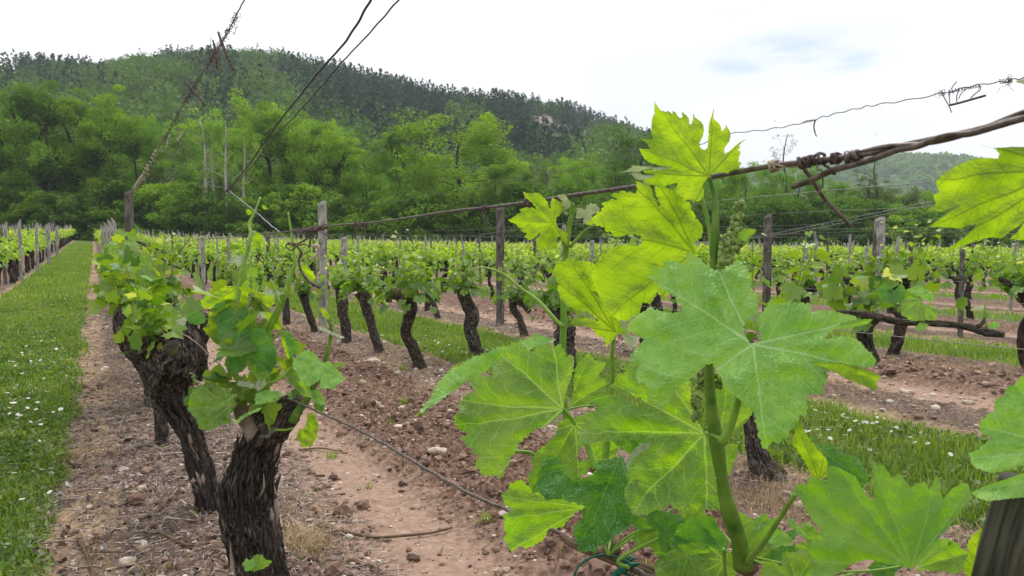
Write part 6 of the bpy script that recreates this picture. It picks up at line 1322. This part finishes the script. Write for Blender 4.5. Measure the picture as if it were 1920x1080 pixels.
for q, w_ in (([(1781, 197), (1795, 194), (1820, 187), (1848, 179)], 4.2), ([(1766, 174), (1772, 186), (1780, 200), (1784, 211)], 1.8), ([(1780, 174), (1780, 186), (1781, 196)], 1.6), ([(1798, 168), (1794, 180), (1794, 192)], 1.8), ([(1812, 166), (1802, 176), (1797, 186)], 1.6), ([(1836, 160), (1838, 168), (1828, 176), (1820, 184)], 2.0), ([(1783, 168), (1788, 160), (1794, 153)], 1.8)):
    P = WBp(q); add_tube(mb, P, w_/2/FPX*pix(P)[2], 6, n=16)
tag(mb.build('hanging_twig', mTend), 'little ladder-like twig dangling on curls from the thin sky wire', 'twig')
for pts, lab, rr in (([(1960, 315), (1755, 340), (1600, 353), (1480, 364), (1380, 373), (1250, 390), (1100, 412), (900, 440)], 'faint middle wire of the second row below the thick wire', .0016), ([(1950, 345), (1750, 378), (1600, 408), (1500, 428), (1400, 446), (1250, 462)], 'upper one of two sagging wires left of the right hand leaf', .0014), ([(1950, 352), (1750, 384), (1620, 410), (1520, 430), (1420, 446), (1300, 455)], 'lower one of two sagging wires left of the right hand leaf', .0014)):
    wire_thing(pxl(pts, X1), rr, mWireG, 'trellis_wire', lab, 'wires strung along the rows', 60, 5, .001)
# leaning stake in the bottom right corner
p = np.array([(1925, 905), (1900, 980), (1878, 1060), (1850, 1160)], float); P = at(p[:, 0], p[:, 1], np.array([.43, .435, .44, .46])); e = P[-1]+(P[-1]-P[0])*2.2
mb = MB(); rr_ = 42/FPX*.44
add_tube(mb, np.vstack([P, (P[-1]+e)/2, [e[0], e[1], -.05]]), rr_, 40, lambda u, v: 1+.10*(vn2(u*6+v*0, v*8, 3)-.5)+.05*(vn2(u*30+v*0, v*4, 4)-.5), n=70)
tag(mb.build('leaning_stake', bark_mat('dark_stake', (.035, .035, .025), (.085, .085, .062), (.15, .15, .12), .25, 0, .5)), 'dark grey wooden stake cut off by the lower right corner', 'post')  # darker, slightly greener grey than the other post materials
near_leaf(V0, mL_pale, 10, (700, 40), [(575, 40), (600, 32), (640, 22), (700, 30), (690, 70), (640, 58), (600, 48)], .44, seed=99, serr=.3)
# ---------------------------------------------------------------- ground cover
def scatter(n, y0, y1, x0, x1, seed, test=None, zmin=1.6):
    r = np.random.default_rng(seed); x = r.uniform(x0, x1, n); y = r.uniform(y0, y1, n)
    px, py, z = pix(np.stack([x, y, np.zeros(n)], -1)); k = (z > zmin) & (px > -160) & (px < 2080) & (py < 1240)
    x, y = x[k], y[k]
    if test is not None: k = r.uniform(size=len(x)) < test(x, y); x, y = x[k], y[k]
    return x, y, ground_z(x, y), r
def blades(mb, x, y, z, r, h, w_, tone=None, bend=.6):
    n = len(x); an = r.uniform(0, 6.283, n); d = np.stack([np.cos(an), np.sin(an), np.zeros(n)], -1); s = np.stack([-d[:, 1], d[:, 0], d[:, 2]], -1)
    H = h*r.uniform(.45, 1.3, n); W = w_*r.uniform(.6, 1.4, n); B = r.uniform(.1, bend, n)*H
    p = np.stack([x, y, z-.004], -1); up = np.array([0, 0, 1.])
    m1 = p+up*(H*.55)[:, None]+d*(B*.35)[:, None]; tp = p+up*(H*(1-.25*B/H))[:, None]+d*B[:, None]
    V = np.stack([p-s*W[:, None]/2, p+s*W[:, None]/2, m1+s*W[:, None]*.42, m1-s*W[:, None]*.42, tp], 1).reshape(-1, 3)
    o = (np.arange(n)*5)[:, None]
    if tone is None: tone = np.clip(r.normal(.45, .22, n), 0, .97)
    u = np.stack([tone, np.zeros(n)], -1)[:, None]
    mb.add(V, np.array([[0, 1, 2, 3]])+o, np.repeat(u, 4, 1)); T = np.array([[3, 2, 4]])+o
    mb.F.append(T+mb.n-n*5); mb.U.append(np.repeat(u, 3, 1)); mb.V.append(np.zeros((0, 3))); mb.M.append(0)
def patch(x, y, s=1.0, sd=61): return np.clip((fbm2(x*s*1.4, y*s*1.4, 3, sd)-.3)*2.6, .15, 1)
gb = MB()
for (n, y0, y1, x0, x1, h, w_, sd) in ((62000, 1.2, 6.5, -1.6, .1, .055, .0042, 1), (52000, 6.5, 16, -1.6, .1, .075, .008, 2), (42000, 16, 62, -1.6, .1, .10, .02, 3),
                                       (78000, .2, 9, 2.9, 4.9, .085, .0060, 4), (36000, 9, 22, 2.9, 4.9, .09, .011, 5), (16000, 22, 60, 2.9, 4.9, .11, .025, 6),
                                       (30000, 1, 16, 7.5, 9.6, .085, .011, 7), (9000, 16, 50, 7.5, 9.6, .1, .025, 8), (9000, 2, 40, 12.1, 14.2, .1, .022, 9), (9000, 8, 60, -6.2, -4.2, .1, .022, 10), (6000, 3, 50, 16.7, 18.8, .1, .03, 11)):
    x, y, z, r = scatter(n, y0, y1, x0, x1, 400+sd, lambda x, y: grassy(x, y)*(.35+.65*patch(x, y)))
    hh = h*(.55+.9*fbm2(x*2, y*2, 3, 15)); tn = np.clip(.22+.55*fbm2(x*1.7+4, y*1.7, 3, 16)+r.normal(0, .15, len(x)), 0, .99)
    blades(gb, x, y, z, r, hh, w_, tn)
tag(gb.build('grass', mF_grass, smooth=False), kind='stuff')
# clover and other flat leaves among the grass
cb = MB()
for (n, y0, y1, x0, x1, s_, sd) in ((95000, 1.2, 6, -1.6, .1, .023, 1), (34000, 6, 16, -1.6, .1, .036, 2), (60000, .2, 9, 2.9, 4.9, .030, 3), (9000, 9, 22, 2.9, 4.9, .04, 4)):
    x, y, z, r = scatter(n, y0, y1, x0, x1, 430+sd, lambda x, y: grassy(x, y)*patch(x, y, 1.3, 66))
    V, F, U = leafquads(np.stack([x, y, z+r.uniform(.005, .055, len(x))], -1), s_, r, rnd=np.clip(r.normal(.32, .2, len(x))+.9*(fbm2(x*5, y*5, 3, 88)-.5), 0, .85), upb=1.6); cb.add(V, F, U)
tag(cb.build('clover', mF_grass, smooth=False), kind='stuff')
# straw and sparse weeds along the rows
wb = MB()
for (n, y0, y1, x0, x1, h, w_, sd) in ((9000, 1.5, 10, -.42, .2, .035, .0022, 1), (5000, 10, 40, -.45, .2, .06, .007, 2), (9000, .5, 12, 2.4, 3.15, .06, .003, 3), (6000, .5, 12, 4.2, 5.2, .05, .003, 4), (4000, 12, 30, 2.4, 5.2, .07, .008, 5), (5000, 1, 14, 6.6, 7.6, .06, .005, 6), (3500, 3, 30, -1.95, -1.25, .06, .004, 7)):
    x, y, z, r = scatter(n, y0, y1, x0, x1, 450+sd, lambda x, y: (1-grassy(x, y))*sstep(.35, .7, fbm2(x*3, y*3, 3, 17)))
    blades(wb, x, y, z, r, h, w_, r.uniform(0, 1, len(x)), 1.4)
for (cx, cy, n, sp, h) in ((565, 1030, 420, .05, .09), (600, 960, 200, .08, .05), (1440, 940, 420, .09, .06), (1480, 900, 400, .14, .05), (1560, 720, 700, .2, .06), (1800, 690, 900, .25, .05), (170, 850, 500, .10, .035)):
    P = C0+ray(cx, cy)*((CAMZ-.02)/-(ray(cx, cy)[2])); r = np.random.default_rng(cx); x = P[0]+r.normal(0, sp, n); y = P[1]+r.normal(0, sp*1.3, n)
    blades(wb, x, y, ground_z(x, y), r, h, .0022, r.uniform(.1, 1, n), 1.6)
tag(wb.build('dry_grass', mF_straw, smooth=False), kind='stuff')
gw = MB()
for (n, y0, y1, x0, x1, sd) in ((5000, .8, 12, .6, 3.1, 1), (3000, .5, 14, 4.3, 7.4, 2), (1500, 1.5, 8, -.3, .8, 3)):
    x, y, z, r = scatter(n, y0, y1, x0, x1, 470+sd, lambda x, y: sstep(.60, .68, fbm2(x*4.5, y*4.5, 3, 19))*(1-grassy(x, y)))
    blades(gw, x, y, z, r, .035, .006, np.clip(r.normal(.6, .2, len(x)), 0, .95), 1.2)
for (cx, cy, n) in ((760, 765, 60), (790, 790, 24), (945, 860, 16), (1000, 920, 26), (910, 975, 22), (620, 850, 16), (755, 690, 40), (690, 905, 14), (730, 800, 14), (1010, 765, 20)):
    P = C0+ray(cx, cy)*((CAMZ-.02)/-(ray(cx, cy)[2])); r = np.random.default_rng(cx+7); x = P[0]+r.normal(0, .018, n); y = P[1]+r.normal(0, .02, n)
    blades(gw, x, y, ground_z(x, y), r, .05, .007, r.uniform(.3, .8, n), .9)
tag(gw.build('weeds', mF_grass, smooth=False), kind='stuff')
# stones, clods, twigs
bm = __import__('bmesh').new(); __import__('bmesh').ops.create_icosphere(bm, subdivisions=1, radius=1)
IV0 = np.array([v.co[:] for v in bm.verts]); IF0 = np.array([[v.index for v in f.verts] for f in bm.faces]); bm.free()
bm = __import__('bmesh').new(); __import__('bmesh').ops.create_icosphere(bm, subdivisions=2, radius=1)
IV1 = np.array([v.co[:] for v in bm.verts]); IF1 = np.array([[v.index for v in f.verts] for f in bm.faces]); bm.free()
def lumps(mb, x, y, z, r, size, flat=.65, sub=0, rough=.28):
    IV, IF = (IV0, IF0) if sub == 0 else (IV1, IF1); n = len(x); m = len(IV)
    s = size*np.exp(r.normal(0, .5, n)); an = r.uniform(0, 6.28, n)
    d = 1+r.normal(0, rough*.6, (n, m)) if sub == 0 else 1+rough*1.5*(vn3(IV[None, :, 0]*1.7+(q0 := r.uniform(0, 99, (n, 1))), IV[None, :, 1]*1.7+IV[None, :, 2]*0, IV[None, :, 2]*1.7, 5)-.5)+rough*1.5*(vn3(IV[None, :, 0]*4+q0, IV[None, :, 1]*4+q0, IV[None, :, 2]*4+q0*0, 9)-.5)
    L_ = IV[None]*d[..., None]*np.stack([r.uniform(.8, 1.4, n), np.ones(n), flat*r.uniform(.7, 1.3, n)], -1)[:, None]*s[:, None, None]
    X = L_[..., 0]*np.cos(an)[:, None]-L_[..., 1]*np.sin(an)[:, None]; Y = L_[..., 0]*np.sin(an)[:, None]+L_[..., 1]*np.cos(an)[:, None]
    V = np.stack([X+x[:, None], Y+y[:, None], L_[..., 2]+z[:, None]+s[:, None]*flat*.35], -1).reshape(-1, 3)
    F = (IF[None]+(np.arange(n)*m)[:, None, None]).reshape(-1, 3); tone = r.uniform(0, 1, n)
    mb.add(V, F, np.repeat(np.stack([tone, tone], -1), len(IF), 0)[:, None].repeat(3, 1))
def tone_mat(name, stops, sc=60, bst=.6, bd=.003):
    M = Mat(name); uv = M.n('UVMap'); sp = M.n('SeparateXYZ'); M.l(uv.outputs[0], sp.inputs[0]); g = M.n('NewGeometry'); f = M.noise(g.outputs['Position'], sc, 5, .65)
    c = M.ramp(M.math('ADD', M.math('MULTIPLY', sp.outputs[0], .65), M.math('MULTIPLY', f, .35)), stops); M.pr(c, .9, M.bump(f, bst, bd), .15); return M.m
mClod = tone_mat('soil_clod', [(.15, (.07, .043, .032)), (.5, (.165, .103, .077)), (.85, (.30, .205, .16))], 70, 1.0)
mPeb = tone_mat('pebble', [(.15, (.20, .125, .09)), (.45, (.33, .24, .18)), (.7, (.48, .40, .33)), (.9, (.64, .60, .54))], 50, .4)
till_ = lambda x, y: sstep(.15, .22, lane(x))*(1-sstep(.37, .43, lane(x)))
kb = MB()
for (n, y0, y1, x0, x1, s_, sub, sd) in ((12000, .7, 4.6, .9, 2.6, .0036, 1, 1), (2200, .7, 5, 1.0, 2.5, .0075, 1, 5), (260, .7, 5, 1.1, 2.4, .013, 1, 6), (12000, 4, 14, .8, 2.7, .0075, 0, 2), (2500, .5, 12, 5.4, 7.2, .016, 0, 3), (1500, 1.3, 7, -.2, 1.0, .010, 1, 4)):
    x, y, z, r = scatter(n, y0, y1, x0, x1, 500+sd, (lambda x, y: .08+.92*till_(x, y)) if sd != 4 else None); lumps(kb, x, y, z-.002, r, s_, .75, sub, .45)
tag(kb.build('clods', mClod, smooth=False), kind='stuff')
pb = MB()
for (n, y0, y1, x0, x1, s_, sub, sd) in ((4200, .7, 5, .5, 2.9, .0038, 1, 1), (200, .7, 6, .7, 2.8, .010, 1, 2), (4500, 4, 14, .5, 3.0, .0075, 0, 3), (3500, 1.3, 7, -.35, .9, .0042, 1, 4), (110, 1.3, 7, -.25, .9, .010, 1, 5), (2200, .3, 12, 2.4, 3.1, .009, 0, 6), (3200, .3, 14, 4.2, 7.4, .013, 0, 7), (1200, 7, 30, -.3, .8, .013, 0, 8)):
    x, y, z, r = scatter(n, y0, y1, x0, x1, 520+sd); lumps(pb, x, y, z-.001, r, s_, .6, sub, .35)
tag(pb.build('pebbles', mPeb), kind='stuff')
tb_ = MB()
for (n, y0, y1, x0, x1, L_, w_, sd) in ((5200, 1.3, 6, -.28, .95, .042, .0015, 1), (620, 1.3, 6, -.25, .9, .13, .0026, 2), (1300, 6, 16, -.25, .85, .07, .003, 3), (1500, .3, 10, 2.3, 3.1, .06, .002, 4), (900, .5, 10, 4.3, 5.3, .07, .0026, 5)):
    x, y, z, r = scatter(n, y0, y1, x0, x1, 540+sd)
    for a, b, c in zip(x, y, z):
        an = r.uniform(0, 6.28); l = L_*r.uniform(.4, 1.8); d = np.array([math.cos(an), math.sin(an), 0])*l/2; c0 = np.array([a, b, c+.004+r.uniform(0, .012)]); k = r.normal(0, l*.08, 3); k[2] = abs(k[2])
        e1 = c0-d+[0, 0, r.uniform(-.004, .008)]; e2 = c0+d+[0, 0, r.uniform(-.004, .012)]
        P = np.array([e1, c0-d*.3+k, c0+d*.35-k*.5, e2]); V, F, U = tube(P, np.array([1, .9, .8, .5])*w_*r.uniform(.6, 1.5), 4); tb_.add(V, F, U+r.uniform(0, 1))
M = Mat('twig_litter'); uv = M.n('UVMap'); f = M.noise(uv.outputs[0], 3.0, 3)
g = M.n('NewGeometry'); f2 = M.noise(g.outputs['Position'], 30, 3); c = M.ramp(f2, [(.3, (.08, .06, .05)), (.5, (.26, .21, .18)), (.68, (.52, .45, .40))]); M.pr(c, .9, None, .1)
tag(tb_.build('twig_litter', M.m), kind='stuff')
M = Mat('dead_leaf'); uv = M.n('UVMap'); sp = M.n('SeparateXYZ'); M.l(uv.outputs[0], sp.inputs[0]); c = M.ramp(sp.outputs[0], [(.0, (.06, .045, .04)), (.4, (.20, .16, .15)), (.75, (.38, .34, .35)), (1, (.62, .58, .58))]); M.pr(c, .85, None, .2)
db = MB()
for (n, y0, y1, x0, x1, s_, sd) in ((3600, 1.3, 6, -.25, .85, .016, 1), (260, 1.3, 6, -.2, .8, .05, 2), (1600, 6, 16, -.25, .8, .025, 3), (1500, .3, 10, 2.35, 3.1, .02, 4), (600, .5, 10, 4.4, 5.2, .025, 5)):
    x, y, z, r = scatter(n, y0, y1, x0, x1, 560+sd); V, F, U = leafquads(np.stack([x, y, z+.005], -1), s_, r, rnd=np.clip(r.normal(.4, .25, len(x)), 0, 1), upb=1.3); db.add(V, F, U)
tag(db.build('dead_leaves', M.m, smooth=False), kind='stuff')
def gp(px, py, dz=.012):
    P = C0+ray(px, py)*((CAMZ-.0)/-(ray(px, py)[2])); return np.array([P[0], P[1], float(ground_z(np.array(P[0]), np.array(P[1])))+dz])
for pts, w_, lab in (([(595, 992), (640, 1000), (700, 1010), (760, 1008), (810, 1000), (848, 990)], 7, 'long pruned cane lying on bare soil right of the first trunk'), ([(262, 985), (300, 968), (330, 940), (338, 915), (334, 905)], 7, 'pale bent cane lying among litter left of the mossy trunk'),
                     ([(150, 1025), (160, 1048), (172, 1075), (176, 1100)], 8, 'pale cane stub at the bottom left beside the clover'), ([(300, 1015), (350, 1032), (400, 1030), (440, 1020)], 6, 'brown cane on the ground just left of the first trunk'), ([(160, 1040), (200, 1020), (240, 990)], 5, 'thin brown cane pointing at the clover edge'),
                     ([(170, 1048), (240, 1052), (320, 1060)], 4, 'straight twig lying across litter at the bottom left'), ([(860, 905), (900, 900), (940, 895), (985, 890)], 5, 'dark twig half buried in clods under the lower wire'), ([(560, 845), (600, 842), (640, 850)], 4, 'small twig lying right of the leafy trunk head'), ([(225, 945), (270, 935), (310, 925)], 4, 'pale twig lying left of the bent cane')):
    P = np.array([gp(a, b) for a, b in pts]); mb = MB(); add_tube(mb, P, w_/2/FPX*pix(P)[2]*np.linspace(1, .6, len(P)), 9, gnarl(3, .15, 20, 60), n=50); tag(mb.build('pruned_cane', mCane), lab, 'cane', 'pruned canes lying on the ground')
for k, (px, py, rad, lab) in enumerate(((262, 1030, 14, 'flat pale stone at the foot of the first trunk, left side'), (240, 1068, 15, 'whitish flat stone at the bottom edge left of the first trunk'), (372, 1005, 17, 'reddish clod leaning on the foot of the mossy trunk'), (797, 868, 6, 'white pebble above the lower wire'), (1148, 975, 10, 'cream stone under the deep green leaf'),
                                       (950, 1068, 13, 'round pink stone at the bottom edge'), (912, 980, 10, 'cream stone beside the dull green leaf'), (945, 985, 9, 'second cream stone beside the dull green leaf'), (1815, 755, 13, 'pale rock at the edge of the flowering grass'), (1700, 735, 9, 'small pale rock beyond the flowering grass'), (696, 688, 8, 'white stone near the foot of the second row'), (1345, 880, 9, 'pale stone right of the main shoot'), (820, 870, 6, 'tan stone above the lower wire'), (255, 790, 10, 'pale flat stone in the litter near the leaning vine'), (280, 800, 7, 'small white stone by the leaning vine'))):
    P = gp(px, py, 0); r = np.random.default_rng(k+70); mb = MB(); zz = pix(P)[2]; lumps(mb, P[:1], P[1:2], P[2:3], r, rad/FPX*zz, .6, 1, .5)
    for i in range(1): pass
    tag(mb.build('stone', mStone if k != 2 else mClod), lab, 'stone', 'larger stones on the bare soil')
# daisies
mb = MB(); r = np.random.default_rng(8)
for k in range(13):
    a = k/13*6.283; d = np.array([math.cos(a), math.sin(a), 0]); s = np.array([-d[1], d[0], 0]); mb.add([d*.002+[0, 0, .07], d*.008+s*.0022+[0, 0, .0715], d*.0125+[0, 0, .070], d*.008-s*.0022+[0, 0, .0715]], [[0, 1, 2, 3]])
mb.add(IV0*[.0035, .0035, .0022]+[0, 0, .071], IF0, None, 1); add_tube(mb, [(0, 0, -.01), (.003, 0, .04), (0, 0, .07)], .0007, 4, mi=2)
DM = mb.mesh('daisy', [mPetal, mYolk, mStem], smooth=False)
r = np.random.default_rng(31); areas = [((40, 760), (55, 60), 46, 'white daisy in the grass lane at the left, in its flowery middle stretch'), ((70, 680), (40, 25), 26, 'white daisy in the grass lane at the left, farther up the lane'), ((60, 900), (50, 60), 10, 'white daisy among clover in the near left grass lane'),
    ((1610, 715), (60, 14), 36, 'white daisy at the far rim of the grass patch right of the waxy leaf'), ((1590, 790), (60, 35), 62, 'white daisy in the grass patch right of the waxy leaf'), ((1720, 840), (60, 35), 14, 'white daisy in the near right of the grass patch'), ((755, 640), (35, 14), 34, 'white daisy in the green strip behind the second row trunks'), ((850, 655), (60, 14), 22, 'white daisy in the strip behind the second row, right part')]
for (c, s, n, lab) in areas:
    for k in range(n):
        px, py = r.normal(c[0], s[0]*.7), r.normal(c[1], s[1]*.7); P = gp(px, py+8, 0)
        if grassy(P[0:1], P[1:2])[0] < .3 or px < -10: continue
        o = bpy.data.objects.new('daisy', DM); COL.objects.link(o); o.location = P; q = r.uniform(.75, 1.15)*(1.25 if pix(P)[2] > 5 else 1); o.scale = (q, q, r.uniform(.7, 1.5)); o.rotation_euler = (r.normal(0, .3), r.normal(0, .3), r.uniform(0, 6))
        tag(o, lab, 'daisy', 'daisies in the grass')
# ---------------------------------------------------------------- air
if True:
    Pn = np.array([p for p in [(-1200, -60, -9), (2300, -60, -9), (2300, 2200, -9), (-1200, 2200, -9), (-1200, -60, 230), (2300, -60, 230), (2300, 2200, 230), (-1200, 2200, 230)]], float)
    mb = MB(); mb.add(Pn, [[0, 3, 2, 1], [4, 5, 6, 7], [0, 1, 5, 4], [1, 2, 6, 5], [2, 3, 7, 6], [3, 0, 4, 7]])
    hm_ = bpy.data.materials.new('air'); hm_.use_nodes = True; t = hm_.node_tree
    for n in list(t.nodes): t.nodes.remove(n)
    o_ = t.nodes.new('ShaderNodeOutputMaterial'); v_ = t.nodes.new('ShaderNodeVolumePrincipled'); v_.inputs['Color'].default_value = (.80, .88, 1, 1); v_.inputs['Density'].default_value = .00033; v_.inputs['Anisotropy'].default_value = .2
    t.links.new(v_.outputs[0], o_.inputs['Volume'])
    tag(mb.build('haze', hm_, smooth=False), kind='stuff')
